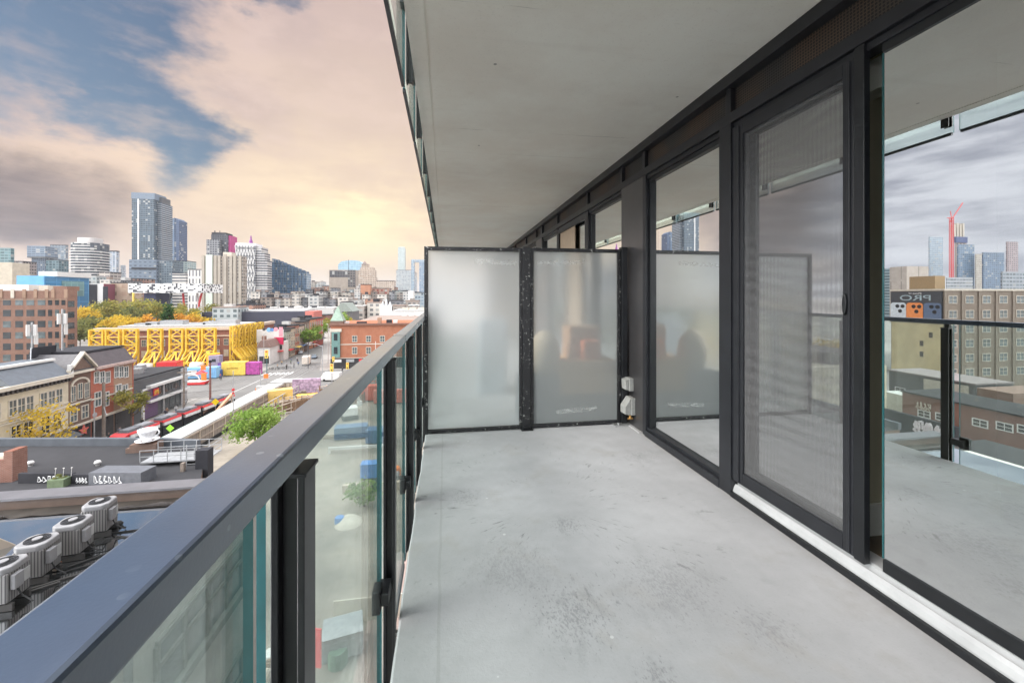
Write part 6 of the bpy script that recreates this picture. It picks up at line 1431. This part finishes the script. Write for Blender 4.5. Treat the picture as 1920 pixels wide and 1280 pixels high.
for k in range(12): lad.bar((W_ - 1.5, -.1, -2.4 + k * .32), (W_ - .8, -.1, -2.4 + k * .32), .04)
lad.obj('ladder', M_GREYMET, t)
tag(MB().box(-.45, .45, -.4, .4, 0, 13.0).obj('dark_column', M_DKROOF, None, (-19.1, 36.2, GZ)), 'black square column beside the steel platform', 'column')
tag(MB().box(-.12, .12, -.15, .15, 0, 12.2).obj('wood_post', M_POLEW, None, (-20.3, 35.6, GZ)), 'brown wooden post in front of the black column', 'post')
# patio beyond
t = thing('umbrella', 'yellow patio umbrella behind the black column', 'umbrella', (-26.5, 53, GZ)); MB().cyl((0, 0, 0), (0, 0, 2.5), .04, 6).obj('pole', M_WHITE, t); MB().cyl((0, 0, 2.0), (0, 0, 2.6), 1.5, 8, .05).obj('canopy', M_YELP, t)
tag(MB().lathe([(.01, .0), (.55, .02), (.6, .45), (.3, .7), (.01, .75)], 14).obj('white_bag', M_WHITE, None, (-23.5, 50, GZ + .03), True), 'round white sack on the ground below the yellow umbrella', 'sack')
for i, (x, y) in enumerate(((-25.6, 52), (-24.8, 54))): tag(MB().box(-.4, .4, -.4, .4, 0, .75).box(-.4, -.32, -.4, .4, .75, 1.1).obj('patio_chair', M_TIMBER, None, (x, y, GZ + .03)), ['brown patio chair nearer the black column', 'brown patio chair farther from the black column'][i], 'chair', 'patio chairs by the umbrella')

# ================================================================== flooded roof next door
RZ = -5.2
t = thing('concrete_building', 'pale concrete building with a flooded flat roof beside the balcony', 'building', (-6, 0, GZ))
hw = RZ - GZ
M_CONCW = plain('pale_concrete_block', (.66, .64, .58), .85, 0, .14, .8, .1, 20)
MB().box(-12, 0, -9, 14.9, 0, hw).obj('wall', M_CONCW, t)
MB().box(-12, 0, 14.5, 14.95, hw, hw + .32).obj('parapet', plain('brown_flashing', (.135, .095, .075), .5, 0, .15, 2), t)
MB().box(-12.1, .1, 14.42, 15.03, hw + .32, hw + .385).obj('parapet_cap', plain('grey_lilac_cap', (.15, .145, .155), .45, .2, .1, 2), t)
MB().box(-.35, .02, -9, 14.5, hw, hw + .3).obj('parapet', M_CONCW, t)
for zc, h_ in ((hw - 1.5, 1.25), (hw - 4.9, 1.6), (hw - 8.2, 1.6)):
    for y0_, y1_ in ((9.6, 13.2), (3.8, 7.8)):
        w_ = MB().box(-.1, .03, y0_, y1_, zc - h_ / 2, zc + h_ / 2).obj('window', M_WINMID, t)
        f_ = MB().box(-.05, .16, y0_ - .12, y1_ + .12, zc - h_ / 2 - .22, zc - h_ / 2 - .02)
        for k in range(5): yy = y0_ + (y1_ - y0_) * k / 4; f_.box(0, .08, yy - .05, yy + .05, zc - h_ / 2, zc + h_ / 2)
        f_.box(0, .08, y0_, y1_, zc + .12, zc + .22).box(0, .08, y0_, y1_, zc + h_ / 2, zc + h_ / 2 + .1)
        f_.obj('frame', plain('greenish_frame', (.22, .23, .2), .7), w_)
MB().cyl((.12, 8.7, 0), (.12, 8.7, hw), .07, 8).box(.02, .2, 8.62, 8.78, hw - 3, hw - 2.9).obj('drain_pipe', plain('pipe_grey', (.28, .29, .28), .6), t)
MB().path([(.12, 13.8, hw - 9), (.5, 13.8, hw - 9), (.5, 13.8, hw - 10), (.12, 13.8, hw - 10)], .03, 6).obj('pipe_loop', M_GREYMET, t)
def watermat():
    m_, t_, out = newmat('roof_water'); v = t_.new('ShaderNodeNewGeometry').outputs['Position']
    d_ = t_.new('ShaderNodeBsdfDiffuse'); t_.put(d_.inputs[0], (.02, .02, .018))
    gl_ = t_.new('ShaderNodeBsdfGlossy'); gl_.inputs['Roughness'].default_value = .015; t_.put(gl_.inputs[0], (.9, .95, 1))
    fr_ = t_.new('ShaderNodeFresnel'); fr_.inputs[0].default_value = 1.45
    p = t_.new('ShaderNodeMixShader'); t_.put(p.inputs[0], t_.m('ADD', .62, t_.m('MULTIPLY', fr_.outputs[0], 1.2), clamp=True)); t_.l.new(d_.outputs[0], p.inputs[1]); t_.l.new(gl_.outputs[0], p.inputs[2])
    b_ = t_.new('ShaderNodeBump'); b_.inputs['Strength'].default_value = .03; b_.inputs['Distance'].default_value = .02; t_.put(b_.inputs['Height'], t_.noise(v, 2.2, 3, .5)); t_.l.new(b_.outputs[0], gl_.inputs['Normal'])
    t_.l.new(p.outputs[0], out.inputs[0]); return m_
rr = random.Random(9); far = [(-6.35 - i * .4, 14.05 + .25 * rr.random() - (.25 if 8 < i < 16 else 0)) for i in range(29)]
struct(MB().add([(x, y, RZ + .05) for x, y in [(-17.8, -9), (-6.35, -9)] + far], [tuple(range(len(far) + 2))]).obj('roof_water', watermat()), 'still rainwater flooding the flat roof')
struct(MB().box(-17.9, -6.35, 13.7, 14.5, RZ, RZ + .035).obj('wet_roof_edge', ground_mat('wet_silt', (.045, .038, .032), .35, 1.5, 6, .5)), 'wet silt strip along the parapet')
def louvre():
    m_, t_, out = newmat('louvred_metal'); v = t_.new('ShaderNodeTexCoord').outputs['Object']; s = t_.new('ShaderNodeSeparateXYZ'); t_.put(s.inputs[0], v)
    a = t_.m('FRACT', t_.m('DIVIDE', s.outputs[0], .058)); bb = t_.m('FRACT', t_.m('DIVIDE', s.outputs[1], .058))
    ns = t_.new('ShaderNodeSeparateXYZ'); t_.put(ns.inputs[0], t_.new('ShaderNodeTexCoord').outputs['Normal'])
    k = t_.m('ADD', t_.m('MULTIPLY', t_.m('ABSOLUTE', ns.outputs[1]), t_.m('LESS_THAN', a, .38)), t_.m('MULTIPLY', t_.m('ABSOLUTE', ns.outputs[0]), t_.m('LESS_THAN', bb, .38)), clamp=True)
    c = t_.mix(k, (.22, .21, .205), (.06, .058, .058)); p = principled(t_, c, .5, .2); t_.l.new(p.outputs[0], out.inputs[0]); return m_
M_LOUV = louvre(); M_ACTOP = plain('ac_grey_top', (.27, .265, .27), .45, .1, .08, 4); M_FAN = plain('fan_grille_dark', (.05, .05, .06), .5)
M_LABEL = plain('white_label', (.48, .48, .47), .5)
def acunit():
    t = thing('air_conditioner', 'x', 'air conditioner')
    s = .27; MB().box(-s, s, -s, s, .08, .68).obj('louvred_body', M_LOUV, t, bevel=.03)
    tp = MB().prism([(-s - .02, -s + .08), (-s + .08, -s - .02), (s - .08, -s - .02), (s + .02, -s + .08), (s + .02, s - .08), (s - .08, s + .02), (-s + .08, s + .02), (-s - .02, s - .08)], .66, .80).obj('top_cover', M_ACTOP, t, bevel=.035)
    MB().cyl((0, 0, .795), (0, 0, .806), .215, 26).obj('fan_opening', M_FAN, tp)
    fg = MB()
    for r_ in (.10, .14, .175, .21):
        P = [Vector((r_ * math.cos(2 * math.pi * i / 20), r_ * math.sin(2 * math.pi * i / 20), .815)) for i in range(21)]; fg.path(P, .005, 4)
    for i in range(8): fg.path([(0, 0, .82), (.215 * math.cos(i * math.pi / 4), .215 * math.sin(i * math.pi / 4), .812)], .005, 4)
    fg.cyl((0, 0, .81), (0, 0, .835), .075, 12).obj('fan_guard', M_RUBBER, tp); MB().cyl((0, 0, .81), (0, 0, .838), .085, 14).obj('fan_hub', M_ACTOP, tp)
    MB().box(s, s + .09, -s + .06, -s + .27, .32, .62).obj('switch_box', M_ACTOP, t, bevel=.012)
    MB().box(s, s + .012, .08, .24, .30, .56).obj('label_sheet', M_LABEL, t)
    MB().path([(s + .05, -s + .15, .32), (s + .10, -s + .2, .12), (s + .35, -s + .1, .02)], .014, 6).obj('cable', M_RUBBER, t)
    MB().box(-s - .03, s + .06, -s + .03, -s + .09, -.08, .06).box(-s - .03, s + .03, s - .09, s - .03, -.08, .06).obj('timber_skid', plain('grey_skid', (.055, .052, .05), .85), t)
    return t
ac = acunit(); index_kids(ac)
acs = [(5, 1053, 'air conditioner cut off by the left edge of the picture'), (70, 1010, 'air conditioner with a yellow label, second from the left edge'), (137, 974, 'air conditioner with two white labels, third from the left'), (187, 938, 'farthest air conditioner on the flooded roof, nearest the parapet')]
for i, (px, py, lb) in enumerate(acs):
    p = PZ(px, py, RZ + .95); o = ac if i == 0 else dup(ac, (0, 0, 0))
    o.location = (p.x, p.y, RZ + .14); o.rotation_euler.z = R(5 + 2 * i); o['label'] = lb; o['group'] = 'air conditioners on the flooded roof'
    if i == 1: MB().box(-.26, -.11, -.284, -.272, .60, .65).obj('yellow_label', plain('yellow_label', (.45, .4, .18), .6), o)
rr = random.Random(14)
for i, (px, py, ln, a, lb) in enumerate(((150, 1075, 1.5, .55, 'long wet plank lying by the second air conditioner'), (180, 1055, 1.3, .5, 'dark plank floating near the third air conditioner'), (205, 1035, 1.4, .75, 'short plank between the third and farthest air conditioners'), (240, 995, .7, .1, 'thin black rod beside the farthest air conditioner'), (235, 1006, .5, -.35, 'second thin black rod below the first one'), (20, 1120, 1.4, .6, 'pale timber beside the leftmost air conditioner'))):
    p = PZ(px, py, RZ + .07); d = Vector((math.cos(a), math.sin(a), 0)) * ln / 2
    tag(MB().bar(-d, d, .05 if ln > .8 else .03, .03).obj('plank', bpy.data.materials['grey_skid'] if i in (0, 5) else M_RUBBER, None, p), lb, 'plank', 'planks and rods in the water')
cbp = MB()
for k in range(9):
    p = PZ(rr.uniform(60, 230), 1065 - k * 8 + rr.uniform(-12, 12), RZ + .09); q2 = p + Vector((rr.uniform(.3, .9), rr.uniform(.0, .7), 0)); m_ = (p + q2) / 2 + Vector((rr.uniform(-.2, .2), rr.uniform(-.2, .2), .12)); cbp.path([p, m_, q2], .016, 5)
tag(cbp.obj('cables', M_RUBBER), 'tangled black cables trailing from the air conditioners into the water', 'cables')
for px, py, r_, m_, lb in ((222, 985, .10, M_RUBBER, 'round dark pipe end at the farthest air conditioner'), (118, 1052, .07, M_ORG, 'small orange brick chip near the second air conditioner'), (107, 1068, .08, M_BEIGE, 'tan brick lying in the water near the second air conditioner'), (30, 943, .11, plain('pink_lump', (.55, .42, .38), .8), 'pinkish rag near the parapet'), (156, 1018, .10, L_DOLIVE, 'green weed tuft beside the third air conditioner')):
    p = PZ(px, py, RZ + .05); tag(MB().lathe([(.01, 0), (r_, .02), (r_ * 1.1, r_ * .6), (r_ * .6, r_ * 1.2), (.01, r_ * 1.3)], 10).obj('debris', m_, None, p, True), lb, 'debris')
t = thing('plywood_sheet', 'tan plywood corner leaning at the left picture edge', 'plywood', PZ(0, 1030, RZ + .05)); MB().slab([(-1.2, 0), (.25, 0), (-.2, .5), (-1.2, .7)], 'y', 0, .04).obj('sheet', M_BEIGE, t, rotz=R(40))

# ================================================================== building site seen down through the railing glass
container('long red container far down in the site, seen through the railing glass', 'container', -21.5, 103, 10.5, 2.6, 3.4, plain('salmon_container', (.62, .15, .10), .6))
container('low red wall panel right of the long red container', 'container', -12.5, 99, 8, 1.2, 3.0, plain('faded_red', (.58, .20, .15), .7), name='site_wall')
container('blue waste skip in the middle of the site', 'skip', -16.5, 76, 5.4, 2.4, 2.0, plain('dull_blue', (.09, .16, .27), .7, 0, .2, .8), R(6), name='waste_skip')
container('second blue waste skip nearer the rail', 'skip', -11.2, 73, 4.2, 2.4, 2.2, plain('skip_blue', (.07, .14, .26), .6), R(-4), name='waste_skip')
container('small bright blue bin below the skips', 'bin', -10.4, 59, 2.2, 1.6, 1.9, M_BLUEP, name='waste_bin')
container('grey lidded bin close below the balcony', 'bin', -7.2, 30.5, 2.6, 2.0, 1.6, plain('grey_bin', (.30, .32, .33), .6), R(12), name='waste_bin')
tag(MB().lathe([(.01, .9), (.7, .7), (1.4, .2), (1.5, 0)], 14).obj('tarp_heap', M_STONE, None, (-10.6, 47.5, GZ + .03), True), 'white tarp covered heap on the site', 'heap')
tag(MB().box(-5, 5, -.15, .15, .6, 1.0).box(-5, -4.7, -.15, .15, 0, .6).box(4.7, 5, -.15, .15, 0, .6).obj('white_barrier', M_WHITE, None, (-13.5, 69, GZ + .03)), 'long white barrier across the site below the blue skips', 'barrier')
tag(MB().box(-4, 4, -.3, .3, 0, 1.0).obj('tan_barrier', M_BEIGE, None, (-9, 55, GZ + .03)), 'tan timber barrier below the bright blue bin', 'barrier')
t = thing('excavator', 'white boomed excavator standing in the site behind the glass', 'excavator', (-19.5, 88, GZ + .03), R(20))
MB().box(-1.5, 1.5, -1.9, 1.9, .2, 1.0).obj('tracks', M_RUBBER, t); MB().box(-1.4, 1.4, -1.8, 1.2, 1.05, 2.5).obj('cab', M_WHITE, t)
MB().bar((0, 1.0, 1.8), (1.5, 3.2, 5.6), .5).bar((1.5, 3.2, 5.6), (2.6, 4.6, 2.2), .4).box(2.2, 3.2, 4.3, 5.1, 1.2, 2.2).obj('boom', M_WHITE, t)
tag(MB().box(-.06, .06, -1.3, 1.3, 0, 2.4).obj('red_banner', M_REDP, None, (-8.9, 27.5, GZ + 2), rotz=R(70)), 'red banner with no readable text in the alley beyond the glass gap', 'banner')
t = thing('alley_fence', 'pale plank fence along the alley', 'fence', (-8.5, 33, GZ + .03)); MB().box(0, 6, 0, .1, 0, 1.8).obj('boards', M_STONE, t)
rr = random.Random(4)
for i in range(9):
    x, y = rr.uniform(-13, -6.5), rr.uniform(26, 66)
    lb = ['brown crate', 'stack of tan boards', 'grey concrete block', 'blue plastic drum', 'white sack', 'orange plastic barrel', 'brown pallet', 'dark tyre', 'green plastic tub'][i] + ' on the site ground, seen down through the railing glass'
    m_ = [M_TIMBER, M_BEIGE, M_GREYMET, M_BLUEP, M_WHITE, M_ORG, M_TIMBER, M_RUBBER, plain('green_tub', (.10, .18, .12), .6)][i]
    s_ = rr.uniform(.4, .8)
    o = (MB().lathe([(.01, 0), (s_, 0), (s_ * 1.05, s_), (s_ * .9, s_ * 1.6), (.01, s_ * 1.6)], 12) if i in (3, 4, 5, 7, 8) else MB().box(-s_, s_, -s_, s_, 0, s_).box(-s_ * .8, s_ * .8, -s_ * .8, s_ * .8, s_, s_ * 1.25)).obj(['crate', 'board_stack', 'concrete_block', 'drum', 'sack', 'barrel', 'pallet', 'discarded_tyre', 'tub'][i], m_, None, (x, y, GZ + .03))
    tag(o, lb, ['crate', 'boards', 'block', 'drum', 'sack', 'barrel', 'pallet', 'tyre', 'tub'][i])
tree('alley_shrub', 'pale green shrub in the site below the barriers', -9.6, 51, 3.4, 2.2, L_GREEN, 61, 900, .16, crown_base=.15)
tree('alley_shrub', 'small weedy shrub in the alley by the red banner', -8.2, 25.5, 2.0, 1.1, L_OLIVE, 62, 500, .12, crown_base=.1)

# ================================================================== the city to the left, seen mirrored in the door glass
MX = 2 * XG
def RY(px, py, y): p = PY(px, py, y); return Vector((MX - p.x, p.y, p.z))
def RX(px, py, xv): p = PX(px, py, xv); return Vector((MX - p.x, p.y, p.z))
x1 = MX - 132.0
t = thing('brick_warehouse', 'brown seven storey warehouse with grids of pale framed windows, mirrored in the door glass', 'warehouse', (x1, 88.8, GZ)); H = 26.7
MB().box(-70, 0, 0, 13.2, 0, H).obj('wall', brick_mat('olive_brown_brick', (.19, .15, .115), (.23, .185, .145), (.25, .22, .19)), t)
MB().box(-70, .2, -.2, 13.4, H, H + .5).obj('cornice', M_STONE, t)
for i in range(8):
    xx = MX - PY(1786 + i * 31.6, 600, 88.8).x - x1
    for r_ in range(6): WIN(t, 'S', 0, xx, H - 2.4 - r_ * 3.95, 2.6, 1.9, M_WINMID, M_STONE)
    MB().box(xx + 2.2, xx + 2.9, -.25, 0, 0, H).obj('pier', plain('brown_pier', (.20, .165, .13), .85), t)
MB().box(0, .12, .2, 13, 2, 17.6).obj('yellow_wall', plain('ochre_plaster', (.50, .41, .24), .85, 0, .12, .3), t)
for yy, zz in ((3.0, 14.5), (5.2, 12), (5.2, 9)): WIN(t, 'E', .1, yy, zz, .9, 1.5, M_WINDK)
bb_ = MB().box(.0, .4, .3, 13, 18, 26.5).obj('billboard', plain('billboard_slate', (.045, .05, .06), .5), t)
for i, (m_, yy) in enumerate(((plain('ad_navy', (.10, .15, .24), .4), 2.4), (plain('ad_orange', (.72, .25, .07), .4), 6.7), (plain('ad_silver', (.55, .62, .66), .4), 10.9))):
    w2 = 2.05
    poly = [(yy - w2, 18.1), (yy + w2, 18.1), (yy + w2, 22.7), (yy + w2 - .25, 23.15), (yy + w2 - .7, 23.35), (yy - w2 + .7, 23.35), (yy - w2 + .25, 23.15), (yy - w2, 22.7)]
    ph = MB().slab(poly, 'x', .41, .5).obj('printed_phone', m_, bb_)
    MB().slab([(yy - 1.9, 20.0), (yy + 1.9, 20.0), (yy + 1.9, 23.0), (yy - 1.9, 23.0)], 'x', .5, .54).obj('camera_plate', m_, ph)
    ln = MB()
    for dy, zz in ((-1.25, 22.3), (.15, 22.3), (-.55, 20.9)): ln.cyl((.54, yy + dy, zz), (.6, yy + dy, zz), .52, 14)
    ln.obj('lenses', M_DKROOF, ph)
text_part('lettering', 'PRO', 2.2, plain('ad_grey_letters', (.34, .44, .46), .5), bb_, (.42, 6.6, 24.0), (R(90), 0, R(90)), .02, 'CENTER', 1.9)
text_part('lettering', 'iPhone 17', .8, M_WHITE, bb_, (.42, 6.6, 25.75), (R(90), 0, R(90)), .02)
def rbox(name, label, cat, pl, pc, pr, yt, xv, m_, group=None, z0=GZ):
    a = RX(pc, yt, xv); yn = a.y; yf = PX(pl, yt, xv).y; xb = MX - PY(pr, yt, yn).x if pr > pc else a.x - 20
    t = thing(name, label, cat, (a.x, yn, z0), group=group)
    t['h_'] = a.z - z0
    MB().box(xb - a.x, 0, 0, yf - yn, 0, a.z - z0).obj('body', m_, t); return t, xb - a.x, yf - yn, a.z - z0
rbox('glass_tower', 'pale blue grey tower mirrored in the door glass, left of the red crane', 'tower', 1741, 1743, 1768, 444, 900, F('rt_pale', (.36, .42, .47), (.26, .33, .40), 4, 3.5, .8, .7, var=.2))
rbox('glass_tower', 'blue tower mirrored right of the concrete core under construction', 'tower', 1794, 1797, 1827, 458, 820, F('rt_blue', (.16, .22, .29), (.09, .16, .25), 4, 3.5, .8, .7, var=.3))
rbox('glass_tower', 'wide dark blue tower mirrored in the door glass, right of the crane group', 'tower', 1841, 1844, 1883, 473, 850, F('rt_blue2', (.13, .19, .26), (.08, .13, .21), 4, 3.5, .8, .7, var=.3))
rbox('residential_tower', 'slim pinkish brown tower mirrored at the right of the skyline', 'tower', 1886, 1889, 1909, 453, 900, F('rt_pink', (.34, .27, .27), (.13, .12, .15), 4, 3.3, .5, .6))
rbox('residential_tower', 'beige tower mirrored between the two blue ones', 'tower', 1828, 1830, 1841, 476, 950, F('rt_beige', (.44, .40, .34), (.22, .21, .2), 3, 3.3, .5, .5))
rbox('office_block', 'grey low block mirrored below the red crane', 'building', 1774, 1776, 1824, 520, 520, F('rt_grey', (.40, .42, .44), (.18, .21, .24), 4, 3.4, .9, .4))
rbox('office_block', 'long beige block mirrored behind the warehouse billboard', 'building', 1668, 1700, 1741, 499, 420, F('rt_long', (.42, .37, .32), (.36, .32, .28), 9, 20, .1, .9, blind=0))
rbox('roof_house', 'tan brick lift tower mirrored above the warehouse billboard', 'building', 1705, 1753, 1772, 517, 160, plain('rt_tan', (.34, .24, .13), .85))
rbox('glass_tower', 'teal banded tower mirrored at the dark door edge', 'tower', 1658, 1668, 1677, 503, 500, F('rt_teal', (.28, .36, .38), (.07, .13, .16), 30, 3.3, .999, .6))
rbox('office_block', 'grey stepped block mirrored at the far right skyline', 'building', 1876, 1880, 1945, 509, 520, F('rt_step', (.30, .33, .36), (.14, .17, .20), 4, 3.4, .8, .5))
t, a_, b_, h_ = rbox('unfinished_tower', 'concrete core tower under construction with a blue safety band, mirrored in the glass', 'tower', 1790, 1792, 1812, 445, 860, F('rt_core', (.36, .29, .25), (.07, .07, .08), 7, 4, .5, .7))
MB().box(a_ - 1, 1, -1, b_ + 1, h_ - 9, h_ + 1).obj('blue_band', plain('safety_blue', (.05, .08, .20), .7), t)
for i in range(4): MB().box(a_ + 1 + i * (-a_ - 3) / 3.2, a_ + 4 + i * (-a_ - 3) / 3.2, 2, 8, h_ + 1, h_ + 25 - 3 * (i % 2)).obj('core_column', M_STONE, t)
p = RX(1784, 520, 780); t = thing('tower_crane', 'red lattice tower crane mirrored beside the unfinished tower', 'crane', (p.x, p.y, GZ)); hm = RX(1784, 408, 780).z - GZ
mb = MB(); 
for sx in (-1.6, 1.6):
    for sy in (-1.6, 1.6): mb.bar((sx, sy, 0), (sx, sy, hm), .7)
for k in range(int(hm / 4)): mb.bar((-1.6, -1.6, k * 4), (1.6, -1.6, k * 4 + 4), .5).bar((1.6, -1.6, k * 4), (1.6, 1.6, k * 4 + 4), .5)
mb.obj('mast', M_REDP, t); MB().bar((4, 0, hm - 8), (-22, 0, hm + 24), 1.0).bar((0, 0, hm), (2, 0, hm + 10), .8).bar((0, 0, hm), (8, 0, hm - 1), 1.2).obj('jib', M_REDP, t)
# low houses in front of the warehouse
M_RB = plain('red_brown_wall', (.17, .085, .065), .85, 0, .12, .5)
t, a_, b_, h_ = rbox('brick_terrace', 'long red brown two storey building with white framed windows, mirrored low in the door glass', 'building', 1692, 2010, 2100, 801, 84, M_RB)
MB().box(a_, .2, -.2, b_ + .2, h_, h_ + .25).obj('roof', M_GREYROOF, t)
for px, py in ((1733, 776), (1767, 782), (1838, 793), (1884, 800), (1925, 806)):
    q_ = RX(px, py, 84); WIN(t, 'E', 0, q_.y - t.location.y, max(1.6, min(h_ - 1.2, q_.z - GZ)), 1.7, 1.0, M_WINDK, M_WHITE)
squiggle(t, 2.4, 1.3, M_STONE, (.12, b_ - 4.6, h_ - 2.3), 40, R(90), 4, .07)
rbox('white_house', 'pale grey rendered house end mirrored beside the red brown building', 'house', 1655, 1692, 1720, 741, 86, plain('pale_render', (.48, .49, .46), .85))
t, a_, b_, h_ = rbox('house_row', 'dark and cream house row with small white windows, mirrored above the red brown building', 'building', 1667, 1830, 1900, 722, 100, plain('dark_slate_row', (.09, .09, .095), .8))
for i, (px, py) in enumerate(((1688, 728), (1727, 737), (1756, 741), (1800, 752), (1840, 760))):
    q_ = RX(px, py + 3, 100); WIN(t, 'E', 0, q_.y - t.location.y, min(h_ - .8, q_.z - GZ), 1.8, .9, M_WINDK, M_WHITE)
MB().box(.0, .2, 1, b_ * .55, h_ - 4.5, h_ - .4).obj('cream_wall', plain('cream_render', (.44, .41, .35), .85), t)
MB().box(a_, .3, -.2, b_ + .2, h_, h_ + .3).obj('roof', plain('mauve_roof', (.22, .19, .185), .8), t)
rbox('brick_hall', 'brown low hall mirrored at the right of the roofs', 'building', 1832, 1900, 1990, 738, 96, plain('hall_brown', (.20, .13, .10), .85))
# graffiti parapet at the far side of our neighbour's lower roofs
t = thing('graffiti_parapet', 'low dark parapet with pale bubble graffiti, mirrored low in the door glass', 'wall', (-52, 36.4, GZ)); t.rotation_euler.z = R(90)
MB().box(0, 9, 0, .5, 0, 10.8).obj('wall', M_DKROOF, t); squiggle(t, 3.6, 1.4, plain('pink_white_spray', (.66, .60, .62), .8), (.5, 0, 9.1), 77, 0, 7, .13)
struct(MB().box(-62, -52.5, 18, 40, GZ, GZ + 7.6).obj('rear_lot_roof', M_GREYROOF), 'grey lot roofs left of the picture')

# ================================================================== street clutter
rr = random.Random(44)
def many(proto, spots, label, group):
    index_kids(proto)
    for i, (x, y) in enumerate(spots):
        o = proto if i == 0 else dup(proto, (0, 0, 0))
        o.location = (x, y, GZ + .05); o.rotation_euler.z = rr.uniform(0, 6.28); o['label'] = label; o['group'] = group
cn = thing('traffic_barrel', 'x', 'barrel'); MB().lathe([(.01, 1.0), (.2, 1.0), (.29, .08), (.36, .08), (.36, 0)], 12).obj('body', M_ORG, cn); MB().lathe([(.235, .62), (.252, .62), (.272, .42), (.255, .42)], 12).obj('white_stripe', M_WHITE, cn)
many(cn, [(rr.uniform(-47, -41), rr.uniform(113, 128)) for i in range(9)] + [(rr.uniform(-36, -24), rr.uniform(112, 122)) for i in range(10)], 'orange traffic barrel among the site hoardings at the crossing', 'orange barrels at the crossing')
bk = thing('bicycle', 'x', 'bicycle')
for y_ in (-.52, .52):
    P = [Vector((0, y_ + .33 * math.cos(2 * math.pi * i / 14), .33 + .33 * math.sin(2 * math.pi * i / 14))) for i in range(15)]; MB().path(P, .03, 4).obj('wheel', M_RUBBER, bk)
MB().path([(0, -.52, .33), (0, -.05, .32), (0, .38, .78), (0, -.2, .78), (0, -.05, .32)], .025, 5).path([(0, .52, .33), (0, .36, .95)], .025, 5).path([(0, -.52, .33), (0, -.2, .88)], .02, 5).obj('frame', M_DARKTRIM, bk)
MB().box(-.07, .07, -.32, -.1, .88, .94).obj('saddle', M_RUBBER, bk); MB().bar((-.28, .34, .98), (.28, .34, .98), .04).obj('handlebar', M_GREYMET, bk)
many(bk, [(-58.8 + i * .75, 149.6 + .35 * i) for i in range(8)], 'parked dark bicycle in the rack before the small white shop', 'bicycles before the small shop')
fp = thing('crowd_fence', 'x', 'fence')
f_ = MB().bar((-1.1, 0, .15), (1.1, 0, .15), .05).bar((-1.1, 0, 1.15), (1.1, 0, 1.15), .05)
for k in range(12): f_.bar((-1.1 + k * .2, 0, .15), (-1.1 + k * .2, 0, 1.15), .03)
f_.obj('bars', M_GREYMET, fp); MB().box(-.9, -.8, -.3, .3, 0, .08).obj('foot', M_GREYMET, fp); MB().box(.8, .9, -.3, .3, 0, .08).obj('foot', M_GREYMET, fp)
index_kids(fp)
for i in range(16):
    o = fp if i == 0 else dup(fp, (0, 0, 0))
    o.location = (-56 + i * 1.7 if i < 9 else -38 + (i - 9) * 2.3, 151.5 + .2 * i if i < 9 else 118.5, GZ + .05); o.rotation_euler.z = R(rr.uniform(-8, 8)); o['label'] = 'grey steel crowd fence panel in the lines beyond the covered walkway'; o['group'] = 'crowd fences at the crossing'
clo = [((.04, .04, .05), (.03, .03, .04)), ((.35, .08, .07), (.05, .06, .10)), ((.10, .16, .30), (.10, .10, .11)), ((.5, .48, .45), (.04, .04, .05)), ((.12, .20, .10), (.06, .05, .05)), ((.40, .28, .16), (.05, .06, .09))]
for i in range(16):
    a_, c_ = clo[i % 6]; x = rr.uniform(-62, -52) if i < 9 else rr.uniform(-84, -64); y = rr.uniform(152, 172) if i < 9 else rr.uniform(128, 136)
    o = person('crowd%02d' % i, x, y, rr.uniform(0, 6), a_, c_, z=GZ + .05)
    tag(o, 'tiny distant pedestrian on the street beyond the walkway' if i < 9 else 'tiny distant pedestrian on the road before the plaza boxes', 'person', 'pedestrians beyond the walkway' if i < 9 else 'pedestrians before the plaza boxes')
pl = thing('material_stack', 'x', 'stack')
MB().box(-1.0, 1.0, -.6, .6, 0, .15).obj('pallet', M_TIMBER, pl); MB().box(-.9, .9, -.5, .5, .15, .9).box(-.7, .5, -.45, .4, .9, 1.25).obj('load', plain('grey_brown_load', (.25, .20, .17), .85, 0, .4, 1.5), pl)
many(pl, [(rr.uniform(-38, -20), rr.uniform(90, 112)) for i in range(14)], 'brown grey pallet stack lying about the building site', 'pallet stacks on the site')
for k, (x0, y0, x1, y1, lb) in enumerate(((-40.2, 70, -40.2, 112, 'low dark rail along the foot of the covered walkway'), (-37.5, 92, -37.0, 111, 'brown timber rail between the walkway and the yellow box'), (-36, 96, -26, 98.5, 'brown timber rail in front of the yellow box'), (-31, 106, -22, 110, 'dark timber rail behind the yellow box'))):
    tfence(x0, y0, x1, y1, .5 if k == 0 else 2.4, lb, M_RUBBER if k == 0 else bpy.data.materials['grey_rail' if k % 2 else 'tan_rail'])

for o in [x for x in bpy.data.objects if x.name.startswith('shipping_container') and x.get('label', '').startswith('yellow panelled')]: squiggle(o, 3.4, .35, plain('faded_ochre', (.45, .30, .05), .7), (-1.9, -1.36, 2.2), 3, 0, 9, .05)
for o in [x for x in bpy.data.objects if x.name.startswith('shipping_container') and x.get('label', '').startswith('yellow site office')]: squiggle(o, 2.6, .3, bpy.data.materials['faded_ochre'], (-1.2, -1.2, 1.6), 5, 0, 8, .04)
# ------------------------------------------------------------------ thin city haze
hz, ht, ho = newmat('thin_haze')
pv_ = ht.new('ShaderNodeVolumePrincipled'); pv_.inputs['Color'].default_value = (.74, .77, .83, 1); pv_.inputs['Density'].default_value = .00011; pv_.inputs['Anisotropy'].default_value = .2
ht.l.new(pv_.outputs[0], ho.inputs['Volume'])
tag(MB().box(-7100, 7100, -3100, 9100, GZ - 1, 230).obj('haze', hz), 'thin pale haze over the city', None, None, 'stuff')
